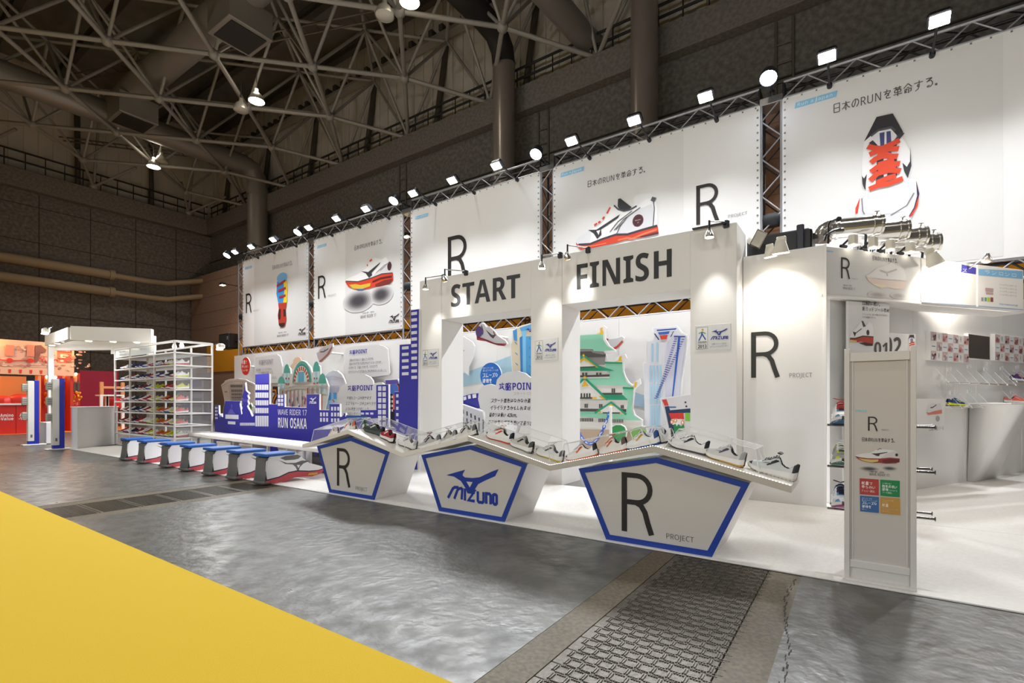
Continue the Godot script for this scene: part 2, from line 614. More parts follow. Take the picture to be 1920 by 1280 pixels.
const GLYPHS := {
	"日": "3f31 3fdfd1 38d8 31d1",
	"本": "1cfc 8f80 8c5613 8cb6f3 5494",
	"の": "9d755233274b8ecde9d5a1",
	"を": "1cdc 7f6b37 3779a894 db86646271d1",
	"革": "1ded 5f5b bfbb 5bbb 3a36 3adad6 36d6 8b80 13f3",
	"命": "8f19 8fe9 69a9 3731 3777 7732 3272 97d7d3b2 9790",
	"す": "1cfc 9f96725130 987967768697",
	"る": "3ecece49 497abad7d4a161526393",
	"。": "1131331311",
	"、": "2441",
	"攻": "1c7c 4c44 1375 9f86 acec c875 88b4f1",
	"略": "1d11 1d6d6111 1767 4d41 9f7a adedb976 9ae6 8541 85d5d171 8571",
	"直": "1ded 8f8b 3b33 3bcbc3 39c9 36c6 33c3 11f1",
	"後": "4f1b 5b17 3830 8f6bcc 9c68e8 7a56 8ac871f1",
	"進": "2f4c 1848432141f1 7f5a 6c61 adad 6ded 69e9 65e5 61f1 ada1",
	"長": "4f48 4fdf 4cdc 4ada 18f8 4841a3 a773 8854 98f0",
	"道": "2f4c 184843 21f1 6ded 7f8d dfbd 7a72 7adad2 77d7 74d4 72d2",
	"焦": "6f2a 4d46 4ded 4aea 47e7 44e4 9e94 2211 6260 a2b0 d2f0",
	"落": "1ded 5f5b bfbb 2a48 1747 2143 8c59 7ada74 8ae6 7471 74d4d171",
	"着": "5f6d bfad 1ded 3aca 18f8 8e88 8510 5450 54d4d0 52d2 50d0",
	"走": "2ded 8f88 18f8 8881 85d5 474021f1",
	"出": "8f81 3d38d8dd 2621e1e6",
	"平": "2dfd 5b69 dbb9 17f7 8d80",
	"坦": "1a6a 4f43 2375 8e84 8eded4 89d9 84d4 71f1",
	"続": "4f1a4a15 4640 2321 6365 7ded 9f9a 6bea 69e9 67 8753 b7b1e1",
	"上": "8f81 8ada 11f1",
	"気": "5f19 4ddd 4aba 28c8d3f1f4 3661 6632",
	"折": "1a6a 4f4131 1585 df8c8371 88f8 b8b0",
	"返": "2f4c 184843 21f1 7eee 7e7463 79d974 8993e3",
	"接": "1a5a 3f3121 1446 afad 7ded 8d9a ddca 6afa a973d1 d871 57f7",
	"地": "1a5a 3f34 1355 69ece6c5 8d82e2e5 bfb5",
	"大": "1bfb 8f8b4210 8bb5f0",
	"取": "1e8e 3e33 7e72 3b7b 3777 1384 9cecb5f1 acc581",
	"圧": "2ded 2d2810 7ada bca2 52f2",
	"倒": "4f18 2c20 5d9d 7d59a9 9ba7 7a72 5696 41a3 bdb4 dfd1c1",
	"的": "4f3c 1c11 1c6c6111 1767 9f7a 8cdcd2b1 9886",
	"軽": "1d7d 2a25 2a6a65 2767 2565 4f40 1373 8eeea978 9aee 87e7 b9b1 71f1",
	"新": "4f4d 1d7d 2c3a 6c5a 1a7a 1777 4a40 4612 4673 ef8d8471 8aea cac0",
	"素": "2ded 8f89 3bcb 19f9 8957b755c4 8450 5351 b3d1",
	"材": "1a7a 4f40 4a14 4a75 8bfb cfc1a1 cb74",
	"量": "4f4b 4fcfcb 4bcb 4dcd 1afa 3834 38d8d4 34d4 36d6 8880 22e2 10f0",
	"柔": "4fcf9c 5cbc 8e8a 1bfbd9 8b47 18f8 8a80 8824 88e4",
	"設": "1d6d 2a6a 2868 2521 2565 6561 2161 8f8c7a 8ebebbeb 7adada72 8ae1",
	"計": "1d7d 2a7a 2878 2575 7571 2171 2521 cfc0 9afa",
	"効": "1d7d 4f4d 3c1a 5c7a 6a12 2a71 7cecd1b0 afa771",
	"率": "8f8d 1ded 8d5a9a57b7 3b59 dbb9 3659 d6b8 14f4 8680",
	"良": "8f8d 4dcdc8 4d41 4aca 48c8 4184 78f1 d6a4",
	"口": "3d32 3dddd2 33d3",
	"阪": "1e10 1e6e4a66 6645 8ede 8e8471 8adada71 9ae1",
	"は": "3e21 6aea beb483635586d3",
	"な": "1c8c 6f14 abe8 b9b483626475d3",
	"か": "19c9c9b3a181 7f5721 cce7",
	"も": "8f736182d2e5 2a9a 1797",
	"れ": "3f30 1b5b14 56aab9b2d1f3",
	"ま": "2ded 29d9 8f8363434555a5d2",
	"せ": "18f8 bfb5a4 4d42e2",
	"ん": "8f11567682a1c2f6",
	"り": "3e38 385a beb68371",
	"い": "2d24325274 cda7d5",
	"こ": "3cdc 276431d2",
	"ら": "6fab 4b3648a8d6c38162",
	"ず": "1cfc 9f96725130 987967768697 cfdd efee",
	"ち": "2dcd 7f37379ac9d6c38251",
	"て": "1ceda95461a1d1",
	"で": "1cec8674a3c1 bacb dbec",
	"が": "19a9a9a391 6f4721 bce7 cfed",
	"き": "2cbc 19d9 6fb6 355292",
	"う": "6fbd 3a8bbac7b38151",
	"に": "2e2331 7ccc 786494d4",
	"つ": "1a8cdbf7d48263",
	"け": "3e2133 6bfb bfb581",
	"し": "4f4442638293d5",
	"よ": "8f835241627294d2 8bdb",
	"く": "bf48b0",
	"た": "1c9c 5f20 8ada 867483d3",
	"さ": "2bdb 6fb7 355292c2",
	"ぎ": "2cac 19c9 6fa6 355292 cfdd efee",
	"ょ": "8a83524162a1d1 8aba",
	"っ": "399bc8a573",
	"と": "4f59 cb58464363d2",
	"そ": "4ede39f9976473c1",
	"ス": "2dedb610 87e1",
	"タ": "6f18 5cdca530 59a6",
	"ー": "18f8",
	"ト": "5f50 5ad6",
	"イ": "ef17 9b90",
	"ラ": "2ece 19d9b561",
	"コ": "2dddd1 22d2",
	"ペ": "184cf4 bdcfdecdbd",
	"ム": "7f22e3 95f1",
	"ズ": "2cdc5110 87e1 cfdd efee",
	"ア": "1deda9 8a7510",
	"ル": "5e5521 beb2f6",
	"ウ": "8f8c 2c28 2cececd971",
	"ソ": "2d49 dea641",
	"ミ": "3edc 3ad8 25d2",
	"ッ": "2946 7a87 cba351",
	"ド": "4f40 4ab6 9dab bfcd",
	"ク": "6f28 5cdc7830",
	"シ": "2d4b 1937 2183dc",
	"ョ": "3abab131 36b6",
	"ン": "2d5a 2183dc",
	"パ": "5a20 abd1 cfdedcccbe",
	"ポ": "1bdb 8f80 4713 b7f3 cfdeccbe",
	"フ": "2dedb761",
	"マ": "1ded87 5893",
	"オ": "1bfb afa0 ab20",
	"ィ": "cb26 8880",
	"ャ": "18cad7 6b81",
	"サ": "1bfb 5f56 bfb651",
}

# ---------------------------------------------------------------- the hall
func hall():
	var fl := Node3D.new()
	fl.name = "floor"
	fl.set_meta("kind", "structure")
	add_child(fl, true)
	# two service channels run across the hall; the concrete lies between them
	for x in [[-37.0, -7.95], [-6.72, -1.4], [-0.33, 14.0]]:
		part(fl, "concrete_slab", span(Vector3(x[0], -0.3, -16.6), Vector3(x[1], 0, 14)), mat("floor"))
	for x in [[-7.95, -7.72], [-6.93, -6.72], [-1.4, -1.215], [-0.535, -0.33]]:
		part(fl, "edge_strip", span(Vector3(x[0], -0.3, -16.6), Vector3(x[1], -0.002, 14)), mat("strip"))
	for x in [[-7.72, -6.93], [-1.215, -0.535]]:
		part(fl, "channel_bed", span(Vector3(x[0], -0.3, -16.6), Vector3(x[1], -0.05, 14)), mat("black"))
	var plate := drain_plate_mesh()
	for i in 20:
		part(fl, "drain_plate", plate, mat("plate"), Transform3D(Basis.IDENTITY, Vector3(-0.878, 0, -4.34 + i * 0.155)))
	var wide := drain_cover_mesh()
	for i in 9:
		part(fl, "drain_plate", wide, mat("plate"), Transform3D(Basis.IDENTITY, Vector3(-7.325, 0, -4.2 + i * 0.4)))
	# cracked seam beside the near channel
	rng.seed = 31
	var st := mb()
	var z := -4.0
	while z < -1.7:
		var x0 := -0.325 - 0.05 * sin(z * 3.0) + rng.randf_range(-0.012, 0.012)
		bx(st, Vector3(x0, -0.001, z), Vector3(rng.randf_range(0.003, 0.01), 0.003, rng.randf_range(0.03, 0.05)))
		z += 0.035
	part(fl, "crack", fin(st), mat("crack", "4a463f", 0.9))

	struct("wall_back", span(Vector3(-37, 0, -17.1), Vector3(14, 13.1, -16.5)), mat("block"))
	struct("wall_left", span(Vector3(-37.1, 0, -16.5), Vector3(-36.4, 13.1, 14)), mat("block"))
	struct("wall_right", span(Vector3(13.4, 0, -16.5), Vector3(14, 19.4, 14)), mat("block"))
	struct("wall_front", span(Vector3(-37, 0, 13.4), Vector3(14, 19.4, 14)), mat("block"))
	struct("ceiling", span(Vector3(-38, 19.4, -18), Vector3(14, 19.7, 14)), mat("roof_sheet"))
	# the heavy ledge at the top of the block walls
	struct("trim_1", span(Vector3(-37, 12.35, -16.5), Vector3(14, 13.35, -16.05), 0.03), mat("ledge"))
	struct("trim_2", span(Vector3(-36.45, 12.35, -16.5), Vector3(-35.95, 13.35, 14), 0.03), mat("ledge"))
	for k in 3:
		struct("trim_%d" % (3 + k), span(Vector3(-36.4, 10.6 - k * 2.3, -16.5), Vector3(13, 10.64 - k * 2.3, -16.44)), mat("joint", "453c34", 0.9))
	for k in 5:
		struct("trim_%d" % (6 + k), span(Vector3(-36.4, 11.6 - k * 1.9, -16.5), Vector3(-36.37, 11.63 - k * 1.9, 13)), mat("joint"))
	for k in 6:
		struct("trim_%d" % (11 + k), span(Vector3(-36.4, 0, -14.4 + k * 2.2), Vector3(-36.37, 12.3, -14.37 + k * 2.2)), mat("joint"))
	# translucent corrugated band between ledge and roof
	var c := mb()
	for i in 170:
		bx(c, Vector3(-37.0 + 0.15 + i * 0.3, 16.35, -16.9 + (0.05 if i % 2 else 0.0)), Vector3(0.3, 6.1, 0.1))
	struct("window_1", fin(c), mat("clerestory"))
	var c2 := mb()
	for i in 100:
		bx(c2, Vector3(-36.9 + (0.05 if i % 2 else 0.0), 16.35, -16.7 + i * 0.3), Vector3(0.1, 6.1, 0.3))
	struct("window_2", fin(c2), mat("clerestory"))
	# low rail in front of the band
	var rail := thing("gallery_railing", "dark steel railing along the top of the back block wall", "railing", Vector3(0, 13.35, -16.3))
	for y in [0.45, 0.85]:
		bar(rail, "rail", Vector3(-35.9, y, 0), Vector3(12, y, 0), 0.05, mat("duct_dark"))
	for i in 60:
		bar(rail, "post", Vector3(-35.8 + i * 0.8, 0, 0), Vector3(-35.8 + i * 0.8, 0.85, 0), 0.025, mat("duct_dark"))
	var rail2 := thing("gallery_railing", "dark steel railing along the top of the far end wall", "railing", Vector3(-36.2, 13.35, 0))
	for y in [0.45, 0.95]:
		bar(rail2, "rail", Vector3(0, y, -16.2), Vector3(0, y, 6), 0.05, mat("duct_dark"))
	for i in 28:
		bar(rail2, "post", Vector3(0, 0, -16 + i * 0.8), Vector3(0, 0.95, -16 + i * 0.8), 0.025, mat("duct_dark"))

	# carpets
	tag(part(self, "yellow_carpet", span(Vector3(-30, 0.001, -1.67), Vector3(6, 0.009, 8), 0.003), mat("yellow_carpet")), "bright yellow aisle carpet filling the lower left of the floor", "carpet")
	var wc := thing("white_flooring", "glossy white raised flooring of the shoe stand", "flooring")
	part(wc, "front_strip", span(Vector3(-16.7, 0.001, -6.45), Vector3(4.5, 0.012, -4.105), 0.003), mat("white_carpet"))
	part(wc, "alcove_floor", span(Vector3(-1.19, 0.001, -12.3), Vector3(4.5, 0.012, -6.46), 0.003), mat("white_carpet"))
	tag(part(self, "grey_carpet", span(Vector3(-16.7, 0.001, -12.3), Vector3(-1.2, 0.008, -6.45)), mat("grey_carpet")), "plain grey carpet seen through the finish doorway", "carpet")

	# tall brown partition behind the banners
	var bw := thing("partition_wall", "tall brown partition rising left of the first banner", "wall panel", Vector3(0, 0, -15.2))
	part(bw, "panel", span(Vector3(-36.2, 0, -0.2), Vector3(13, 9.25, 0)), mat("brown_wall"))
	for k in 9:
		part(bw, "seam", span(Vector3(-36.2, 0.98 + k * 0.97, 0), Vector3(13, 1.0 + k * 0.97, 0.012)), mat("brown_seam", "846a5b", 0.9))
	part(bw, "hatch", span(Vector3(-41.76, 5.4, 0), Vector3(-39.887, 7.269, 0.05), 0.01), mat("hatch", "a08473", 0.8))
	part(bw, "service_door", span(Vector3(-32.834, 0, 0), Vector3(-32.03, 3.2, 0.04), 0.01), mat("hatch"))
	var yw := thing("fascia", "long yellow fascia of the neighbouring stand behind the lower truss", "fascia", Vector3(0, 0, -14.3))
	part(yw, "board", span(Vector3(-32, 2.9, -0.1), Vector3(9, 4.5, 0)), mat("yellow_wall"))
	part(yw, "lower_wall", span(Vector3(-32, 0, -0.12), Vector3(9, 2.9, -0.04)), mat("brown_wall"))
	var f := Flat.new(self)
	f.text("出口", -9.598, 3.705, 0.46, "3a2a08", 1.0, true, 1.0, 0.5)
	f.put(yw, "exit_lettering", Transform3D(Basis.IDENTITY, Vector3(0, 0, 0.01)))

	# pipes on the far wall
	for k in 2:
		var y := 8.55 - k * 1.0
		var o := thing("wall_pipe", ["upper pale lagged pipe along the dark far wall", "lower pale lagged pipe along the dark far wall"][k], "pipe", Vector3(0, 0, 0), 0.0)
		part(o, "lagging", pipe([Vector3(-35.9, y, 4), Vector3(-35.9, y, -10.8)], 0.26, 14), mat("pipe", "a08f74", 0.6))
		part(o, "bare_pipe", pipe([Vector3(-35.9, y, -10.8), Vector3(-35.9, y, -12.6), Vector3(-35.6, y, -13.6), Vector3(-34.4, y + 0.5, -15.8), Vector3(-31, y + 0.5, -15.8)], 0.17, 12), mat("pipe"))
		for z2 in [-4.8, -10.7]:
			part(o, "collar", pipe([Vector3(-35.9, y, z2), Vector3(-35.9, y, z2 - 0.25)], 0.31, 14), mat("pipe"))

func drain_plate_mesh() -> ArrayMesh:
	var st := mb()
	bx(st, Vector3(0, -0.02, 0), Vector3(0.672, 0.03, 0.152), 0.003)
	var k := 0
	for r in 2:
		var z := -0.0375 + r * 0.075
		for c in 9:
			var x := -0.29 + c * 0.073 + (0.02 if r % 2 else 0.0)
			for s in [-0.006, 0.006]:
				bx(st, Vector3(x + s, -0.0035, z), Vector3(0.007, 0.008, 0.05))
			for s in [-0.03, 0.03]:
				for d in 4:
					bx(st, Vector3(x + 0.018 + d * 0.0125, -0.0035, z + s), Vector3(0.009, 0.007, 0.006))
			k += 1
	return fin(st)

func drain_cover_mesh() -> ArrayMesh:
	var st := mb()
	bx(st, Vector3(0, -0.02, 0), Vector3(0.78, 0.03, 0.392), 0.003)
	for i in 18:
		bx(st, Vector3(-0.36 + i * 0.042, -0.004, 0), Vector3(0.014, 0.007, 0.34))
	return fin(st)

# ---------------------------------------------------------------- roof: space frame, ducts, lamps
func roof():
	var sf := thing("space_frame", "roof space frame of pale steel tubes and round node balls", "roof truss")
	var m := mat("truss_paint")
	var px := 2.385
	var pz := 2.475
	var nodes := {}
	# bottom layer: every second crossing of the grid
	for i in range(-14, 5):
		for j in range(-4, 4):
			var a := Vector3(-12.385 + i * px + (0.0), 14.0, -11.45 + j * pz)
			if (i + j) % 2 != 0:
				a.y = 16.9
			if j == -2:
				a.y = 13.4 if (i + j) % 2 == 0 else 16.9
			if a.x < -35.9 or a.x > 1.0:
				continue
			nodes[Vector2i(i, j)] = a
	var balls := 0
	var bars := 0
	var extra := mb()
	for key in nodes:
		var a: Vector3 = nodes[key]
		var low: bool = (key.x + key.y) % 2 == 0
		if key.y < -2 or key.y > 3:
			continue
		var near: bool = Vector2(a.x + 14.0, a.z + 8.0).length() < 17.0
		if low and balls < 60:
			part(sf, "node_ball", ball_mesh(), m, Transform3D(Basis.from_scale(Vector3.ONE * 0.2), a))
			balls += 1
		for d in [Vector2i(1, 1), Vector2i(1, -1)]:
			var b = nodes.get(key + d)
			if b != null and key.y + d.y >= -2 and key.y + d.y <= 3:
				if bars < 290:
					bar(sf, "chord" if low else "upper_chord", a, b, 0.085 if low else 0.07, m)
					bars += 1
		if low:
			for d in [Vector2i(1, 0), Vector2i(-1, 0), Vector2i(0, 1), Vector2i(0, -1)]:
				var b = nodes.get(key + d)
				if b != null and key.y + d.y >= -2 and key.y + d.y <= 3:
					if bars < 290:
						bar(sf, "web", a, b, 0.062, m)
						bars += 1
					else:
						sweep(extra, [a, b], 0.062, 6, false)
	# feet on the end wall
	for j in 6:
		var foot := Vector3(-36.1, 13.5, -15.0 + j * 2.475 * 2.0)
		for d in [Vector3(2.2, 1.0, 1.3), Vector3(2.2, 1.0, -1.3), Vector3(0.8, 3.4, 0.0)]:
			bar(sf, "end_web", foot, foot + d, 0.075, m)
		part(sf, "node_ball", ball_mesh(), m, Transform3D(Basis.from_scale(Vector3.ONE * 0.22), foot))
	var ex := part(sf, "far_webs", fin(extra), m)
	ex.set_meta("kind", "stuff")

	# roof purlins and the dark beams that carry the sheeting
	for i in 9:
		var pb := mb()
		var z := -15.5 + i * 2.475
		bx(pb, Vector3(-17, 18.35, z), Vector3(39, 0.06, 0.28))
		bx(pb, Vector3(-17, 18.0, z), Vector3(39, 0.06, 0.28))
		bx(pb, Vector3(-17, 18.18, z), Vector3(39, 0.3, 0.05))
		tag(part(self, "roof_purlin", fin(pb), mat("purlin", "4b443b", 0.7)), "dark steel roof purlin, %s from the back wall" % NTH[i], "purlin", "roof purlins above the space frame")
	var eave := thing("eaves_beam", "corrugated eaves beam where roof meets the back clerestory", "beam", Vector3(0, 17.3, -16.4))
	part(eave, "flange", span(Vector3(-36, -0.15, -0.2), Vector3(12, 0.0, 0.2)), mat("truss_paint"))
	for i in 75:
		part(eave, "rib", box(Vector3(0.22, 0.25, 0.3)), mat("purlin"), Transform3D(Basis.IDENTITY, Vector3(-36 + i * 0.62, 0.16, 0.1)))
	for i in 10:
		var x := -34.6 + i * 4.77
		tag(bar(self, "clerestory_mullion", Vector3(x, 13.4, -16.5), Vector3(x + 0.4, 17.0, -16.75), 0.13, mat("purlin")), "dark sloping mullion on the back clerestory band, %s from left" % NTH[i], "mullion", "mullions of the back clerestory")
	for i in 6:
		var z := -13.0 + i * 3.6
		tag(bar(self, "clerestory_mullion", Vector3(-36.3, 13.4, z), Vector3(-36.5, 18.6, z), 0.13, mat("purlin")), "dark upright mullion on the far end clerestory, %s from the corner" % NTH[i], "mullion", "mullions of the end clerestory")

	# ladder-like cable trays under the roof
	var trays := [[Vector3(-30, 16.2, -7.6), Vector3(-15, 16.2, -13.2), "cable tray crossing below the roof near the long duct"], [Vector3(-36, 15.6, -8.6), Vector3(-31, 15.6, -15.0), "cable tray close to the far end wall"], [Vector3(-21.5, 16.6, -3.6), Vector3(-8.5, 16.6, -13.8), "cable tray high above the middle banners"]]
	for t in trays:
		cable_tray(t[0], t[1], t[2])
	for lx in [[-9.9, "ladder rack running up the back wall right of the middle column"], [-1.75, "ladder rack on the back wall above the second banner from right"], [-17.6, "ladder rack low on the back wall above the middle banners"], [-11.9, "ladder rack bending down the clerestory left of the middle column"]]:
		cable_tray(Vector3(lx[0], 8.0, -16.46), Vector3(lx[0], 12.3, -16.46), lx[1])

	# round ducts
	var d1 := thing("ventilation_duct", "large round duct running under the roof at upper left", "duct")
	part(d1, "pipe", pipe([Vector3(-9, 15.25, -9.0), Vector3(-29.2, 15.25, -9.0)], 0.58, 28), mat("duct"))
	for x in [-9.5, -17.7, -27.2]:
		part(d1, "diffuser_box", box(Vector3(1.5, 0.95, 1.5), 0.02), mat("duct"), Transform3D(Basis.IDENTITY, Vector3(x, 14.35, -9.0)))
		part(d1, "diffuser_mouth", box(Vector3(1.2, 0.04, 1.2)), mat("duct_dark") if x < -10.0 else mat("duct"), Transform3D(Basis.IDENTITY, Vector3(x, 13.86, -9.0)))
	var d2 := thing("ventilation_duct", "long round duct crossing to the back left corner then dropping", "duct")
	part(d2, "pipe", pipe([Vector3(-29, 14.6, 4), Vector3(-29, 14.75, -14.9), Vector3(-29, 14.6, -15.35), Vector3(-29, 14.2, -15.65), Vector3(-29, 13.6, -15.75), Vector3(-29, 3.0, -15.75)], 0.55, 28), mat("duct"))
	part(d2, "collar", pipe([Vector3(-29, 13.6, -15.75), Vector3(-29, 13.2, -15.75)], 0.6, 28), mat("duct"))
	for c in [[-11.0, 13.9, "tall pipe column rising behind the middle banner"], [-5.55, 19.3, "tall pipe column rising behind the second banner from right"]]:
		var col := thing("pipe_column", c[2], "column", Vector3(c[0], 0, -15.4))
		part(col, "pipe", pipe([Vector3(0, 0, 0), Vector3(0, c[1], 0)], 0.42, 32), mat("column", "9a9088", 0.3, 0.5))
		if c[1] < 15.0:
			part(col, "elbow", pipe([Vector3(0, c[1], 0), Vector3(0, c[1] + 0.5, 0.1), Vector3(0, c[1] + 0.9, 0.5), Vector3(0, c[1] + 1.0, 1.2), Vector3(0, c[1] + 1.0, 4)], 0.43, 24), mat("duct_dark"))
	var d3 := thing("ventilation_duct", "round duct slanting to the back wall at top centre", "duct")
	part(d3, "pipe", pipe([Vector3(-8, 13.869, -12.722), Vector3(-8, 14.236, -17.296)], 0.42, 24), mat("duct"))
	part(d3, "collar", pipe([Vector3(-8, 14.184, -16.658), Vector3(-8, 14.236, -17.296)], 0.47, 24), mat("duct"))

	# high-bay lamps: two burning in view, others dark, more placed out of view to light the aisle
	var spots := [[Vector3(-19.97, 13.3, -10.797), true, "lit high-bay lamp hanging right of the long duct"], [Vector3(-29.971, 13.3, -10.813), true, "lit high-bay lamp near the far end wall"], [Vector3(-11.175, 13.3, -10.737), true, "lit high-bay lamp at the very top of the picture"],
		[Vector3(-21.125, 13.3, -10.769), false, "unlit high-bay lamp just left of a lit one"], [Vector3(-29.756, 13.6, -11.095), false, "unlit high-bay lamp beside the lit one near the end wall"], [Vector3(-12.226, 13.3, -10.678), false, "unlit glass high-bay lamp at top centre"]]
	for x in [-20.0, -11.5, -3.0, 5.5]:
		for z in [-1.2, 7.5]:
			spots.append([Vector3(x, 13.3, z), true, "unseen high-bay lamp lighting the aisle from outside the picture"])
	for s in spots:
		high_bay(s[0], s[1], s[2])

func cable_tray(a: Vector3, b: Vector3, label: String):
	var o := thing("cable_tray", label, "cable tray")
	var d := (b - a).normalized()
	var side := d.cross(Vector3.UP if absf(d.y) < 0.9 else Vector3.BACK).normalized() * 0.22
	for s in [-1.0, 1.0]:
		bar(o, "side_rail", a + side * s, b + side * s, 0.04, mat("tray", "6f675c", 0.5, 0.4))
	var len := a.distance_to(b)
	var k := int(len / 0.55)
	for i in k:
		var c := a + d * (0.3 + i * 0.55)
		bar(o, "rung", c - side, c + side, 0.025, mat("tray"))

func high_bay(at: Vector3, lit: bool, label: String):
	var o := thing("high_bay_lamp", label, "lamp", at, 0.0, "unseen lamps over the aisle behind the camera" if label.ends_with("outside the picture") else "")
	part(o, "reflector", lathe(pts("0.3 0 .28 .1 .2 .26 .09 .36 .07 .5 0 .5"), 20), mat("lamp_shell", "d8d4ca", 0.35, 0.5))
	part(o, "rod", pipe([Vector3(0, 0.5, 0), Vector3(0, 1.2, 0)], 0.02, 6), mat("duct_dark"))
	part(o, "lens", lathe(pts("0 -.06 .18 -.03 .28 .02"), 20), mat("glow_white") if lit else mat("lamp_glass", "c8c4ba", 0.15))
	if lit:
		var l := SpotLight3D.new()
		l.name = "light"
		o.add_child(l, true)
		l.position = Vector3(0, -0.12, 0)
		l.rotation.x = -PI / 2
		l.spot_angle = 62.0
		l.spot_angle_attenuation = 0.8
		l.spot_range = 40.0
		l.spot_attenuation = 2.0
		l.light_color = Color(1.0, 0.99, 0.97)
		l.light_energy = HALL_E
		l.light_size = 0.25
		l.shadow_enabled = true
		var up := OmniLight3D.new()  # unseen upward light, placed to brighten the roof
		up.name = "unseen_uplight"
		o.add_child(up, true)
		up.position = Vector3(0, 0.75, 0)
		up.omni_range = 40.0
		up.omni_attenuation = 2.0
		up.light_color = Color(1.0, 0.95, 0.87)
		up.light_energy = HALL_E * 0.05
		up.light_size = 0.3
		up.shadow_enabled = true

const NTH := ["first", "second", "third", "fourth", "fifth", "sixth", "seventh", "eighth", "ninth", "tenth", "eleventh"]
const HALL_E := 12.0
const RIG_E := 21.0
const RIG_TILT := 23.0
const RIG_ANGLE := 68.0
const TOWER_E := 7.0
const GATE_E := 0.7

# ---------------------------------------------------------------- the banner wall: truss towers and beams, banners, floodlights
const BZ := -12.4
func box_truss(called: String, label: String, a: Vector3, b: Vector3, w: float, pitch: float, group := "") -> Node3D:
	# four chords and zigzag braces between a and b; w is the width of the square section
	var o := thing(called, label, "truss", a, 0.0, group)
	var d := b - a
	var upright := absf(d.y) > absf(d.x)
	var u := Vector3.RIGHT if upright else Vector3.UP
	var v := Vector3.FORWARD
	var m := mat("dark_metal")
	for i in 2:
		for j in 2:
			var off := u * (i - 0.5) * w + v * j * w
			bar(o, "chord", off, d + off, 0.032, m if j else mat("truss_silver", "a2a4aa", 0.35, 0.35))  # front chords paler than rear ones: light and shade put into colour
	var k := maxi(2, int(round(d.length() / pitch)))
	for f in 2:   # front and back faces
		for i in k:
			var p0 := d * (float(i) / k) + v * f * w + u * (-0.5 if i % 2 == 0 else 0.5) * w
			var p1 := d * (float(i + 1) / k) + v * f * w + u * (0.5 if i % 2 == 0 else -0.5) * w
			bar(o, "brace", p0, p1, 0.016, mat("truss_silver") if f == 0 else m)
	for f in 2:   # the two side faces
		for i in k:
			var s := u * (f - 0.5) * w
			bar(o, "side_brace", d * (float(i) / k) + s + v * (0.0 if i % 2 == 0 else w), d * (float(i + 1) / k) + s + v * (w if i % 2 == 0 else 0.0), 0.014, m)
	for e in [Vector3.ZERO, d]:
		for c in [[-0.5, 0.0, 0.5, 0.0], [-0.5, 1.0, 0.5, 1.0], [-0.5, 0.0, -0.5, 1.0], [0.5, 0.0, 0.5, 1.0]]:
			bar(o, "end_bar", e + u * c[0] * w + v * c[1] * w, e + u * c[2] * w + v * c[3] * w, 0.026, m)
	return o

